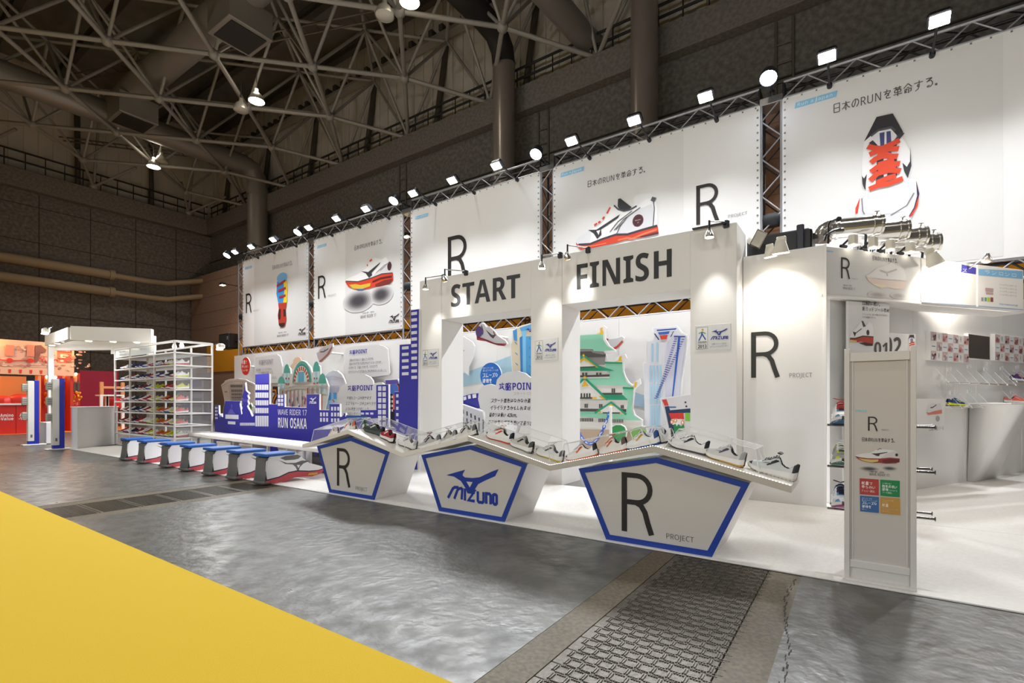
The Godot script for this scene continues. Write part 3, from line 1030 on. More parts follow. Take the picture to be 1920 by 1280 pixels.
func banner_rig():
	var lo := 3.78
	var hi := 7.84
	var xs := [[-24.13, -18.87, "banner with a shoe sole picture, furthest left"], [-18.48, -13.25, "banner with a white shoe floating over two shadows, second from left"], [-12.83, -7.56, "banner with only a large letter, behind the start gate"], [-7.12, -1.8, "banner with a side view shoe, above the finish gate"], [-1.36, 4.3, "banner with a front view of a laced shoe, furthest right"]]
	var names := ["far left banner", "second banner", "middle banner", "fourth banner", "right banner"]
	var tower_x := [-24.38, -18.675, -13.04, -7.34, -1.58, 4.6]
	var twl := ["left of the first banner", "between the sole banner and the floating shoe banner", "left of the start gate's banner", "between the start gate's banner and the finish gate's", "between the two right-hand banners", "past the right edge of the last banner"]
	for i in 6:
		var t := box_truss("truss_tower", "dark upright truss tower " + twl[i], Vector3(tower_x[i], 0.0, BZ - 0.02), Vector3(tower_x[i], hi + 0.05, BZ - 0.02), 0.4, 0.42)
		part(t, "head_plate", box(Vector3(0.46, 0.16, 0.5), 0.01), mat("alu"), Transform3D(Basis.IDENTITY, Vector3(0, hi + 0.05, -0.2)))
		part(t, "cable_bundle", lathe(pts("0 0 .16 .02 .2 .12 .17 .22 0 .26"), 10), mat("cable", "23262b", 0.6), Transform3D(Basis.from_scale(Vector3(1.3, 1.2, 1.0)), Vector3(0, 5.12, -0.12)))
	for i in 5:
		var nm: String = ["first banner from left", "floating shoe banner", "start gate's banner", "finish gate's banner", "last banner on the right"][i]
		box_truss("truss_beam", "dark upper truss beam carrying the " + nm, Vector3(tower_x[i] + 0.24, hi + 0.2, BZ - 0.02), Vector3(tower_x[i + 1] - 0.24, hi + 0.2, BZ - 0.02), 0.36, 0.44)
		box_truss("truss_beam", "dark lower truss beam under the " + nm, Vector3(tower_x[i] + 0.24, lo - 0.19, BZ - 0.02), Vector3(tower_x[i + 1] - 0.24, lo - 0.19, BZ - 0.02), 0.36, 0.42)
	var group := []
	for i in 5:
		var b := thing("banner", "tall white " + xs[i][2], "banner", Vector3(0, 0, BZ))
		part(b, "fabric", span(Vector3(xs[i][0], lo, 0), Vector3(xs[i][1], hi, 0.02), 0.006), mat("banner"))
		var ties := mb()
		for k in 24:
			var y := lo + 0.1 + k * 0.168
			for x in [xs[i][0] + 0.05, xs[i][1] - 0.05]:
				bx(ties, Vector3(x, y, 0.024), Vector3(0.035, 0.035, 0.012))
		for k in 20:
			var x: float = xs[i][0] + 0.1 + k * 0.27
			if x < xs[i][1]:
				bx(ties, Vector3(x, hi - 0.04, 0.024), Vector3(0.03, 0.03, 0.012))
		var tp := part(b, "eyelets", fin(ties), mat("eyelet", "8f8f92", 0.4, 0.6))
		tp.set_meta("kind", "stuff")
		group.append(b)
	var z := Transform3D(Basis.IDENTITY, Vector3(0, 0, 0.022))
	# furthest left: the sole
	var f := Flat.new(self)
	f.rect(-23.1, lo + 0.05, 4.2, hi - lo - 0.1, "e0dfde", 0.2)
	f.put(group[0], "picture_ground", z)
	f = Flat.new(self)
	f.poly(pts("-21.172 6.452 -21.073 6.66 -20.779 6.756 -20.489 6.634 -20.393 6.349 -20.346 6.017 -20.441 5.484 -21.073 5.527 -21.222 5.959"), "3f8fd6", 2.0)
	f.oval(Vector2(-20.779, 6.619), 0.4, 0.22, "7db9ea", 2.5)
	f.poly(pts("-20.662 6.428 -20.412 6.449 -20.336 6.124 -20.393 5.479 -20.682 5.5 -20.585 6.046"), "f0cf28", 3.0)
	f.poly(pts("-21.073 5.527 -20.412 5.492 -20.489 5.163 -20.431 4.777 -20.537 4.486 -20.779 4.435 -21.024 4.555 -21.103 5.004 -21.024 5.273"), "b8382a", 3.0)
	for s in ["-21.172 6.297 -20.518 6.463", "-21.073 6.063 -20.47 6.13", "-20.994 5.783 -20.489 5.806"]:
		f.stroke(pts(s), 0.1, "a83338", 4.0)
	for s in ["-21.014 5.261 -20.847 5.254 -20.896 4.792 -21.053 4.834", "-20.662 5.235 -20.489 5.185 -20.508 4.903 -20.643 4.916", "-21.024 4.638 -20.537 4.622 -20.633 4.456 -20.925 4.48"]:
		f.poly(pts(s), "3a2226", 4.0)
	f.put(group[0], "sole_picture", z)
	mark_r(group[0], -23.825, 5.36, .906, 0.022)
	f = Flat.new(self)
	blue_tag(f, -23.916, 7.44, 0.62)
	f.fit("日本のRUNを革命する。", -21.574, 7.077, -19.903, .168, "97949a")  # paler ink than the other slogans, lamp glare put into its colour
	f.fit("WAVE RIDER 17", -21.192, 4.037, -20.298, .094, "5a565a")
	f.fit("圧倒的に軽い、新素材", -21.093, 4.195, -20.441, .05, "6a666a")
	bird(f, -19.553, 4.101, 0.52, "24222a", 1.0, "e0dfde")
	wordmark(f, -19.589, 3.997, 0.55, "24222a")
	f.put(group[0], "lettering", z)
	# second: the floating shoe
	f = Flat.new(self)
	f.rect(-16.42, lo + 0.05, 3.12, hi - lo - 0.1, "e2e1e0", 0.2)
	f.put(group[1], "picture_ground", z)
	f = Flat.new(self)
	for k in 7:
		var g := 1.3 - k * 0.15
		var c: String = ["d5d3d4", "c2bfc0", "a9a6a8", "8c888b", "6c686c", "565257", "48444a"][k]
		f.oval(Vector2(-15.628, 5.025), 0.72 * g, 0.34 * g, c, 2.0 + k * 0.2)
		f.oval(Vector2(-14.346, 5.106), 0.5 * g, 0.28 * g, c, 2.1 + k * 0.2)
	f.put(group[1], "shadow_picture", z)
	f = Flat.new(self)
	f.poly(pts("-16.415 5.859 -16.338 5.946 -15.628 6.048 -15.123 6.211 -14.911 6.496 -14.667 6.512 -14.346 6.387 -14.09 6.437 -13.793 6.101 -13.715 5.811 -14.292 5.849 -14.841 5.778 -15.628 5.744"), "f3f2f2", 2.0)
	f.poly(pts("-14.911 5.788 -14.428 6.06 -13.826 6.129 -13.715 5.811 -14.292 5.849"), "dcdadb", 2.4)
	f.poly(pts("-16.415 5.859 -15.628 5.753 -14.841 5.787 -14.292 5.858 -13.715 5.811 -13.695 5.548 -13.892 5.439 -14.428 5.409 -14.772 5.43 -15.265 5.399 -15.775 5.463 -16.224 5.64"), "d5402a", 3.0)
	f.poly(pts("-16.163 5.699 -15.775 5.677 -15.482 5.601 -14.911 5.606 -14.939 5.484 -15.409 5.441 -15.923 5.524"), "d9b53a", 4.0)
	f.poly(pts("-15.775 5.477 -15.194 5.432 -15.337 5.389 -15.628 5.42"), "3a66b8", 4.2)
	f.poly(pts("-14.667 5.518 -14.157 5.611 -13.748 5.6 -13.826 5.453 -14.428 5.427 -14.619 5.434"), "7a2a26", 4.0)
	f.stroke(pts("-14.806 5.629 -14.359 5.707 -13.76 5.692"), 0.06, "5a1f1c", 4.4)
	f.poly(pts("-15.46 6.129 -15.052 6.032 -14.373 6.3 -14.428 6.235 -14.855 5.975 -14.827 5.878 -15.01 5.811 -15.194 6.005"), "38383c", 3.0)
	f.stroke(pts("-16.376 5.873 -15.628 5.753 -14.841 5.792 -14.292 5.858 -13.735 5.814"), 0.035, "4a4a50", 3.6)
	f.oval(Vector2(-13.892, 6.08), 0.11, 0.16, "4a2a30", 3.2)
	for s in ["-14.967 6.421 -14.841 6.47", "-15.123 6.281 -15.073 6.306"]:
		f.stroke(pts(s), 0.07, "d8452c", 3.2)
	for s in ["-14.599 5.948 -14.157 6.157 -13.892 6.207", "-14.393 5.987 -14.024 6.159"]:
		f.stroke(pts(s), 0.02, "8a8a90", 3.2)
	f.put(group[1], "shoe_picture", z)
	mark_r(group[1], -18.172, 5.388, .921, 0.022)
	f = Flat.new(self)
	blue_tag(f, -18.231, 7.466, 0.62)
	f.fit("日本のRUNを革命する。", -15.886, 6.982, -14.191, .153, "6f6c70")
	f.fit("圧倒的に軽い、新素材", -15.409, 4.5, -14.73, .052, "4a464a")
	f.fit("WAVE RIDER 17", -15.518, 4.335, -14.619, .114, "4a464a")
	bird(f, -13.905, 4.123, 0.52, "1e1c22", 2.0, "e2e1e0")
	wordmark(f, -13.958, 4.019, 0.55, "1e1c22")
	f.put(group[1], "lettering", z)
	# middle: only the letter
	mark_r(group[2], -11.098, 5.101, 1.494, 0.022)
	f = Flat.new(self)
	blue_tag(f, -12.607, 7.496, 0.62)
	f.put(group[2], "lettering", z)
	# fourth: side view
	f = Flat.new(self)
	f.rect(-7.08, lo + 0.05, 3.6, hi - lo - 0.1, "e6e5e4", 0.2)
	f.put(group[3], "picture_ground", z)
	f = Flat.new(self)
	f.poly(pts("-6.393 5.588 -6.379 5.65 -6.315 5.721 -5.998 5.853 -5.723 5.913 -5.554 6.029 -5.387 6.335 -5.289 6.387 -5.197 6.324 -5.159 6.514 -5.094 6.515 -4.966 6.389 -4.786 6.21 -4.652 6.22 -4.406 6.343 -4.181 6.307 -4.122 6.03 -4.113 5.596 -4.498 5.571 -4.902 5.528 -5.223 5.588 -5.621 5.531 -5.963 5.467 -6.315 5.516"), "f0eff0", 2.0)
	f.poly(pts("-4.714 6.488 -4.559 6.506 -4.286 6.454 -4.181 6.301 -4.406 6.337 -4.652 6.217 -4.745 6.21"), "eae9ea", 2.2)
	f.poly(pts("-5.191 5.588 -5.11 5.771 -4.902 5.987 -4.652 6.115 -4.271 6.18 -4.226 6.053 -4.232 5.614 -4.498 5.571 -4.902 5.528"), "d9dade", 2.4)
	f.poly(pts("-6.379 5.65 -6.315 5.721 -5.998 5.853 -5.928 5.726 -5.98 5.467 -6.315 5.516 -6.393 5.588"), "dcdde0", 2.4)
	f.poly(pts("-6.393 5.594 -6.315 5.51 -5.963 5.467 -5.621 5.525 -5.223 5.582 -4.902 5.522 -4.498 5.565 -4.113 5.596 -4.084 5.392 -4.437 5.382 -4.966 5.394 -5.223 5.373 -5.757 5.355 -6.243 5.363 -6.358 5.469"), "d2402a", 3.0)
	f.stroke(pts("-6.315 5.516 -5.963 5.473 -5.621 5.538 -5.223 5.588 -4.902 5.534 -4.498 5.577 -4.122 5.604"), 0.055, "3c3a40", 3.4)
	f.stroke(pts("-5.159 5.429 -4.902 5.437 -4.776 5.396 -4.498 5.458 -4.137 5.508"), 0.05, "f0764e", 3.6)
	f.stroke(pts("-6.208 5.427 -5.859 5.405 -5.487 5.411"), 0.03, "f0764e", 3.6)
	f.poly(pts("-4.652 5.421 -4.346 5.43 -4.093 5.455 -4.09 5.393 -4.437 5.382"), "5a2c3a", 3.5)
	f.poly(pts("-5.159 6.505 -5.094 6.509 -4.786 6.21 -4.855 6.165 -4.998 6.165 -5.126 6.223 -5.171 6.318"), "33323a", 3.0)
	f.stroke(pts("-5.272 6.365 -5.159 6.239 -4.998 6.159 -4.823 6.158 -4.652 6.214"), 0.04, "4a4a52", 3.2)
	f.poly(pts("-6.015 5.863 -5.774 5.823 -5.107 6.097 -5.159 6.01 -5.641 5.803 -5.628 5.664 -5.75 5.567 -5.852 5.737"), "33323a", 3.0)
	f.poly(pts("-5.774 5.785 -5.662 5.795 -5.709 5.666"), "ececee", 3.4)
	f.oval(Vector2(-4.621, 5.834), 0.145, 0.155, "5a2a34", 3.0)
	f.oval(Vector2(-4.621, 5.834), 0.11, 0.115, "472029", 3.3)
	f.fit("MIZUNO", -4.698, 5.831, -4.544, .027, "d9c8cc", 3.6)
	f.fit("17", -4.642, 5.76, -4.59, .036, "d9c8cc", 3.6)
	for s in ["-5.377 6.339 -5.47 6.192", "-5.547 6.127 -5.597 6.069", "-5.655 6.025 -5.723 5.995", "-5.75 5.987 -5.839 5.955"]:
		f.stroke(pts(s), 0.05, "d8452c", 3.2)
	for s in ["-5.387 5.687 -5.159 5.918 -4.776 6.112", "-5.272 5.711 -4.998 5.947 -4.559 6.155", "-5.223 5.717 -4.966 5.91", "-4.226 6.302 -4.196 6.046 -4.226 5.613", "-5.207 5.591 -5.11 5.771 -4.902 5.987 -4.652 6.115"]:
		f.stroke(pts(s), 0.022, "55555c", 3.2)
	f.stroke(pts("-4.271 6.312 -4.167 6.259"), 0.1, "55555a", 3.3)
	f.put(group[3], "shoe_picture", z)
	mark_r(group[3], -3.183, 5.436, .928, 0.022, false)
	f = Flat.new(self)
	blue_tag(f, -6.881, 7.508, 0.74)
	f.fit("日本のRUNを革命する。", -6.067, 7.029, -4.331, .149, "57545a")
	f.fit("PROJECT", -2.476, 5.458, -2.059, .07, "8a878a")
	f.put(group[3], "lettering", z)
	# furthest right: front view with orange laces
	f = Flat.new(self)
	f.rect(-1.32, lo + 0.05, 3.46, hi - lo - 0.1, "e6e5e4", 0.2)
	f.put(group[4], "picture_ground", z)
	f = Flat.new(self)
	f.poly(pts(".199 6.562 .102 6.464 .072 6.092 .066 5.821 .141 5.494 .036 5.355 -.039 5.153 -.03 5.005 .066 4.676 .754 4.544 .891 4.865 .966 5.211 .918 5.482 .815 5.543 .864 5.773 .836 6.059 .754 6.292 .657 6.454 .417 6.586"), "f1f0f1", 2.0)
	f.poly(pts(".126 5.48 .359 5.442 .74 5.526 .891 5.472 .945 5.199 .877 4.868 .74 4.617 .081 4.709 .021 5.012 .042 5.299"), "dedfe2", 2.3)
	f.poly(pts(".155 5.436 .417 5.421 .754 5.47 .836 5.294 .754 4.929 .417 4.93 .096 5.033 .081 5.29"), "eceaec", 2.6)
	f.stroke(pts(".066 5.33 .081 5.073 .111 4.994"), 0.02, "85858c", 3.0)
	f.stroke(pts(".891 5.246 .782 5.028 .531 4.888"), 0.02, "85858c", 3.0)
	f.poly(pts(".036 5.355 -.039 5.153 -.042 5.044 -.005 5.033 .018 5.195"), "d8402c", 3.0)
	f.poly(pts(".923 5.481 .972 5.21 .95 5.06 .877 4.85 .831 4.787 .815 4.818 .891 4.969 .939 5.183"), "3a2848", 3.0)
	f.poly(pts(".966 5.159 .95 4.991 .864 4.808 .815 4.791 .904 4.949 .939 5.097"), "d8402c", 3.3)
	f.poly(pts(".307 6.896 .565 6.884 .727 6.468 .615 6.41 .536 6.596 .336 6.607 .214 6.551 .102 6.464 .155 6.575"), "323036", 3.0)
	f.stroke(pts(".214 6.54 .336 6.621 .536 6.617 .601 6.53"), 0.04, "55555c", 3.4)
	f.poly(pts(".214 6.522 .336 6.6 .536 6.589 .629 6.434 .559 6.313 .545 6.141 .331 6.165 .287 6.392"), "e8e7ea", 3.2)
	f.poly(pts(".354 6.559 .434 6.556 .428 6.031 .383 6.043"), "454a80", 3.6)
	f.poly(pts(".466 6.554 .531 6.548 .548 6.211 .531 6.021 .468 6.027"), "454a80", 3.6)
	f.poly(pts(".316 6.133 .417 6.141 .423 5.641 .296 5.565"), "33313a", 3.5)
	f.poly(pts(".502 6.082 .629 6.082 .629 5.642 .474 5.628"), "33313a", 3.5)
	f.poly(pts(".423 6.139 .48 6.13 .474 5.663 .423 5.623"), "d9d7e4", 3.4)
	f.stroke(pts(".214 6.432 .287 6.321 .316 6.205"), 0.07, "3a3840", 3.3)
	f.stroke(pts(".721 6.459 .615 6.332 .582 6.201"), 0.07, "3a3840", 3.3)
	f.poly(pts(".066 5.784 .102 5.721 .149 5.799 .12 5.477 .078 5.618"), "33323a", 3.0)
	f.poly(pts(".715 5.876 .782 5.774 .831 5.869 .836 6.163 .853 5.776 .798 5.554 .743 5.7"), "33323a", 3.0)
	for s in [".161 6.349 .273 6.282 .388 6.242 .531 6.279 .671 6.323", ".191 6.175 .302 6.209 .446 6.211 .66 6.165", ".214 6.003 .287 6.062 .417 6.087 .643 6.015", ".325 6.109 .446 6.112 .559 6.031", ".214 5.819 .316 5.889 .446 5.912 .677 5.865", ".331 5.932 .474 5.947 .587 5.959", ".202 5.652 .316 5.757 .502 5.78 .688 5.722", ".331 5.807 .446 5.813 .615 5.811", ".185 5.484 .331 5.521 .502 5.514 .721 5.566", ".302 5.581 .474 5.628 .615 5.645"]:
		f.stroke(pts(s), 0.1, "e0492a", 4.2)
	f.put(group[4], "shoe_picture", z)
	f = Flat.new(self)
	blue_tag(f, -1.125, 7.538, 0.78)
	f.fit("日本のRUNを革命する。", -.444, 7.214, 1.352, .167, "5f5c60")
	f.fit("圧倒的に軽い、新しい", -.076, 4.303, .407, .076, "3a383a")
	f.fit("WAVE RIDER 17", -.058, 4.082, .88, .196, "2a282a", 1.0, true)
	f.put(group[4], "lettering", z)

	# floodlights on arms along the top and on the tower heads
	var lx := [1.16, -0.485, -2.715, -4.32, -5.97, -8.33, -9.97, -11.62, -13.9, -15.51, -17.2, -19.66, -21.35, -22.7, 2.8]
	var which := ["above the right end of the last banner", "above the left part of the last banner", "right of three above the finish gate's banner", "middle of three above the finish gate's banner", "left of three above the finish gate's banner", "right of three above the start gate's banner", "middle of three above the start gate's banner", "left of three above the start gate's banner", "right of three above the floating shoe banner", "middle of three above the floating shoe banner", "left of three above the floating shoe banner", "right of three above the sole banner", "middle of three above the sole banner", "left of three above the sole banner", "beyond the right edge of the picture"]
	for i in lx.size():
		arm_flood(Vector3(lx[i], 7.8, -11.3), "glowing arm floodlight, " + which[i], false)
	var tw := ["at the far left end", "over the tower beside the sole banner", "over the tower left of the start gate", "over the tower between the two gates", "over the tower between the right-hand banners"]
	for i in 5:
		arm_flood(Vector3(tower_x[i] + 0.03, 8.02, -11.75), "cool white tower floodlight " + tw[i], true)

func arm_flood(at: Vector3, label: String, cool: bool):
	var o := thing("floodlight", label, "floodlight", at)
	var m := mat("dark_metal")
	bar(o, "arm", Vector3(0, -0.02, -1.08 if not cool else -0.62), Vector3(0, 0.16, -0.08), 0.022, m)
	bar(o, "clamp", Vector3(0, -0.02, -1.12 if not cool else -0.68), Vector3(0, 0.0, -1.0 if not cool else -0.55), 0.05, m)
	var tilt := Transform3D(Basis(Vector3.RIGHT, deg_to_rad(-32.0)), Vector3.ZERO)
	part(o, "housing", box(Vector3(0.34, 0.16, 0.26), 0.04, Vector3(0, 0.09, -0.02)) if not cool else lathe(pts("0 .3 .1 .29 .15 .2 .17 0"), 18), m, tilt)
	part(o, "glowing_lens", box(Vector3(0.28, 0.03, 0.2), 0.01, Vector3(0, -0.005, 0)) if not cool else lathe(pts("0 -.02 .15 -.01 .16 .01"), 18), mat("glow_cool") if cool else mat("glow_white"), tilt)
	var l := SpotLight3D.new()
	l.name = "light"
	o.add_child(l, true)
	l.position = Vector3(0, -0.07, 0.02)
	l.rotation.x = -PI / 2 - deg_to_rad(RIG_TILT if not cool else 38.0)
	l.spot_angle = RIG_ANGLE if not cool else 60.0
	l.spot_angle_attenuation = 1.0
	l.spot_range = 40.0
	l.spot_attenuation = 2.0
	l.light_color = Color(0.9, 0.94, 1.0) if cool else Color(0.98, 0.99, 1.0)
	l.light_energy = TOWER_E if cool else RIG_E
	l.light_size = 0.14
	l.shadow_enabled = true

# ---------------------------------------------------------------- start and finish gates
func letters(parent: Node3D, s: String, x0: float, y: float, x1: float, h: float, col: String, z: float, bold := true):
	var probe := Flat.new(self)
	var k := (x1 - x0) / probe.measure(s, h, bold)
	var x := x0
	for ch in s:
		var f := Flat.new(self)
		x = f.text(ch, x, y, h, col, 1.0, bold, k)
		f.put(parent, "letter", Transform3D(Basis.IDENTITY, Vector3(0, 0, z)))

func gates():
	var g := thing("gate_wall", "white wall with two doorways lettered START and FINISH", "gate")
	for x in [[-6.456, -5.93], [-4.1, -3.56], [-1.73, -1.19]]:
		part(g, "pillar", span(Vector3(x[0], 0, -7.03), Vector3(x[1], 3.375, -6.45), 0.004), mat("panel"))
	for x in [[-5.93, -4.1], [-3.56, -1.73]]:
		part(g, "lintel", span(Vector3(x[0], 2.645, -7.03), Vector3(x[1], 3.375, -6.45), 0.004), mat("panel"))
	for x in [[-5.93, -4.1], [-3.56, -1.73]]:
		part(g, "seam", span(Vector3(x[0] - 0.004, 2.645, -6.452), Vector3(x[0], 3.37, -6.4485)), mat("seam", "c9c5c1", 0.7))
	letters(g, "START", -5.729, 2.839, -4.287, .364, "3c3d40", -6.447)  # lighter grey than FINISH, lamp light put into the letter colour
	letters(g, "FINISH", -3.36, 2.834, -1.929, .357, "2d2b2b", -6.447)
	for q in [["left gate pillar", -6.385, 1.849, -5.997, .304], ["middle gate pillar", -4.024, 1.84, -3.623, .331], ["right gate pillar", -1.665, 1.862, -1.255, .313]]:
		sponsor_plate(q[0], q[1], q[2], q[3] - q[1], q[4])
	# clip-on arm lamps along the top edge
	var lamps := [[Vector3(-5.989, 3.135, -6.12), 0.0, "at the left end of the gate wall"], [Vector3(-5.492, 3.189, -6.05), 0.5, "shining on the word START"], [Vector3(-3.705, 3.142, -6.12), 0.0, "above the pillar between the two doorways"], [Vector3(-3.256, 3.19, -6.05), 0.5, "shining on the word FINISH"], [Vector3(-1.426, 3.166, -6.12), 0.0, "above the right pillar, clamped to a black bar"]]
	for l in lamps:
		arm_lamp(l[0], l[1], "small chrome arm lamp " + l[2])
	var bb := thing("lamp_bar", "short black bar on top of the right gate pillar holding an arm lamp", "bar")
	part(bb, "bar", span(Vector3(-1.686, 3.375, -6.42), Vector3(-1.3, 3.391, -6.36) + Vector3(0, -0.03, 0)), mat("black"))

	# wall with the large letter, right of the finish gate
	var w := thing("letter_wall", "white wall panel with a large thin letter right of the finish gate", "wall panel")
	part(w, "panel", span(Vector3(-1.185, 0.012, -6.9), Vector3(-0.3, 3.045, -6.82), 0.003), mat("panel"))
	part(w, "edge_strip", span(Vector3(-0.318, 0.012, -6.822), Vector3(-0.298, 3.05, -6.806)), mat("white"))
	mark_r(w, -1.091, 1.528, .562, -6.816, false, "2e2b29")
	var f := Flat.new(self)
	f.fit("PROJECT", -.68, 1.521, -.439, .051, "8a8784")
	f.put(w, "caption", Transform3D(Basis.IDENTITY, Vector3(0, 0, -6.817)))
	# black box and white floods above that wall
	var sb := thing("speaker_box", "black box standing on the letter wall at the foot of the truss tower", "speaker")
	part(sb, "cabinet", span(Vector3(-1.19, 3.05, -7.7), Vector3(-0.46, 3.36, -7.1), 0.02), mat("black"))
	part(sb, "corner_post", span(Vector3(-0.62, 3.05, -7.1), Vector3(-0.54, 3.4, -7.04), 0.008), mat("dark_metal"))
	flood_white(Vector3(-1.022, 3.208, -6.7), Vector3(0.5, -0.25, 0.7), "large white floodlight at the left end of the letter wall, switched off", false)
	flood_white(Vector3(-.852, 2.987, -6.6), Vector3(0.1, -1.0, -0.1), "small white floodlight, left one of a pair over the letter", true)
	flood_white(Vector3(-.729, 2.998, -6.5), Vector3(0.0, -1.0, -0.12), "white floodlight shining down on the letter wall, right one of a pair", true)

func sponsor_plate(where: String, x: float, y: float, w: float, h: float):
	var o := thing("sponsor_plate", "clear plate with runner emblem and blue bird logo on the " + where, "sign")
	part(o, "plate", span(Vector3(x, y, -6.45), Vector3(x + w, y + h, -6.438), 0.002), mat("plate_grey", "d9d9d9", 0.2))
	var f := Flat.new(self)
	f.rect(x + w * 0.03, y + h * 0.06, w * 0.33, h * 0.86, "9a9a9c", 1.0)
	f.rect(x + w * 0.042, y + h * 0.08, w * 0.306, h * 0.82, "e2e2e2", 2.0)
	var c := Vector2(x + w * 0.2, y + h * 0.62)
	f.oval(c + Vector2(0.01 * w, 0.2 * h), w * 0.03, h * 0.045, "e08a2c", 3.0)
	f.stroke(PackedVector2Array([c + Vector2(-w * 0.1, -h * 0.22), c + Vector2(-w * 0.03, -h * 0.05), c + Vector2(0, h * 0.1)]), w * 0.035, "2a4fa8", 3.0)
	f.stroke(PackedVector2Array([c + Vector2(w * 0.1, -h * 0.2), c + Vector2(w * 0.03, -h * 0.04), c + Vector2(-w * 0.02, h * 0.08)]), w * 0.035, "2a4fa8", 3.0)
	f.stroke(PackedVector2Array([c + Vector2(-w * 0.1, h * 0.06), c + Vector2(0, h * 0.12), c + Vector2(w * 0.1, h * 0.04)]), w * 0.025, "3f9a58", 3.2)
	f.fit("OSAKA", x + w * 0.07, y + h * 0.3, x + w * 0.33, h * 0.07, "3a3a3c", 3.0, true)
	f.fit("MARATHON", x + w * 0.07, y + h * 0.24, x + w * 0.33, h * 0.035, "3a3a3c", 3.0)
	f.fit("2013", x + w * 0.07, y + h * 0.1, x + w * 0.33, h * 0.12, "2a2a2c", 3.0, true)
	bird(f, x + w * 0.46, y + h * 0.57, w * 0.46, "27348b", 3.0, "d9d9d9")
	wordmark(f, x + w * 0.43, y + h * 0.4, w * 0.5, "27348b", 3.0)
	f.fit("大阪マラソン2013", x + w * 0.47, y + h * 0.2, x + w * 0.88, h * 0.06, "6a6a6e", 3.0)
	f.fit("オフィシャルスポンサー", x + w * 0.42, y + h * 0.1, x + w * 0.93, h * 0.06, "6a6a6e", 3.0)
	f.put(o, "emblems", Transform3D(Basis.IDENTITY, Vector3(0, 0, -6.437)))

func arm_lamp(at: Vector3, tilt: float, label: String):
	var o := thing("arm_lamp", label, "lamp")
	var back := Vector3(at.x + 0.12, 3.4, -6.44)
	part(o, "clamp", box(Vector3(0.07, 0.09, 0.06), 0.01), mat("dark_metal"), Transform3D(Basis.IDENTITY, back + Vector3(0, -0.03, 0.0)))
	bar(o, "arm", back, at + Vector3(0, 0.17, 0), 0.009, mat("chrome"))
	bar(o, "stem", at + Vector3(0, 0.18, 0), at + Vector3(0, 0.04, 0), 0.012, mat("dark_metal"))
	var b := Basis(Vector3.RIGHT, tilt)
	part(o, "shade", lathe(pts(".052 -.02 .05 .01 .03 .05 .018 .08 0 .082"), 16), mat("chrome"), Transform3D(b, at))
	part(o, "bulb", lathe(pts("0 -.03 .03 -.026 .048 -.016"), 14), mat("glow_small"), Transform3D(b, at))
	var l := SpotLight3D.new()
	l.name = "light"
	o.add_child(l, true)
	l.position = at + b * Vector3(0, -0.045, 0)
	l.rotation.x = -PI / 2 + (0.38 if tilt == 0.0 else 0.85)
	l.spot_angle = 26.0
	l.spot_angle_attenuation = 0.9
	l.spot_range = 20.0
	l.spot_attenuation = 2.0
	l.light_color = Color(1.0, 0.99, 0.96)
	l.light_energy = GATE_E
	l.light_size = 0.05
	l.shadow_enabled = true

func flood_white(at: Vector3, dir: Vector3, label: String, lit: bool):
	var o := thing("floodlight", label, "floodlight", at)
	var y := -dir.normalized()
	var x := y.cross(Vector3.BACK if absf(y.z) < 0.9 else Vector3.UP).normalized()
	var xf := Transform3D(Basis(x, y, x.cross(y)), Vector3.ZERO)
	var k := 1.15 if not lit else (0.8 if "left one" in label else 1.0)
	xf.basis = xf.basis.scaled_local(Vector3.ONE * k)
	var st := mb()
	var a := [Vector2(0.085, -0.06), Vector2(0.04, 0.09)]
	var p := [Vector3(-0.085, -0.06, -0.06), Vector3(0.085, -0.06, -0.06), Vector3(0.085, -0.06, 0.06), Vector3(-0.085, -0.06, 0.06), Vector3(-0.045, 0.09, -0.04), Vector3(0.045, 0.09, -0.04), Vector3(0.045, 0.09, 0.04), Vector3(-0.045, 0.09, 0.04)]
	for s in [[3, 2, 6, 7], [1, 0, 4, 5], [2, 1, 5, 6], [0, 3, 7, 4], [7, 6, 5, 4]]:
		quad(st, p[s[0]], p[s[1]], p[s[2]], p[s[3]])
	part(o, "housing", fin(st), mat("cream", "e6e0d2", 0.45), xf)
	part(o, "lens", box(Vector3(0.15, 0.012, 0.1), 0.004, Vector3(0, -0.055, 0)), mat("glow_small") if lit else mat("lamp_glass"), xf)
	part(o, "ballast", box(Vector3(0.1, 0.08, 0.06), 0.01, Vector3(0, 0.1, -0.06)), mat("cream"), xf)
	bar(o, "bracket", Vector3(0, 0.02, 0), Vector3(0.0, 0.06, -0.3), 0.012, mat("dark_metal"))
	if lit:
		var l := SpotLight3D.new()
		l.name = "light"
		o.add_child(l, true)
		l.position = xf * Vector3(0, -0.08, 0)
		l.rotation.x = -PI / 2 + 0.18
		l.spot_angle = 62.0
		l.spot_angle_attenuation = 0.8
		l.spot_range = 20.0
		l.spot_attenuation = 2.0
		l.light_color = Color(1.0, 0.97, 0.92)
		l.light_energy = GATE_E * 1.1
		l.light_size = 0.06
		l.shadow_enabled = true

# ---------------------------------------------------------------- blue cut-out skyline in front of the back wall
func windows(f: Flat, s: String, c: String, lay := 2.0):
	var q := s.split_floats(" ", false)
	for i in range(0, q.size() - 3, 4):
		f.rect(q[i], q[i + 1], q[i + 2], q[i + 3], c, lay)

func window_parts(o: Node3D, s: String):
	var q := s.split_floats(" ", false)
	var m := mat("window_white", "dcdce6", 0.55)
	for i in range(0, q.size() - 3, 4):
		part(o, "window", unit_panel(), m, Transform3D(Basis.from_scale(Vector3(q[i + 2], q[i + 3], 1.0)), Vector3(q[i] + q[i + 2] * 0.5, q[i + 1] + q[i + 3] * 0.5, 0.007)))

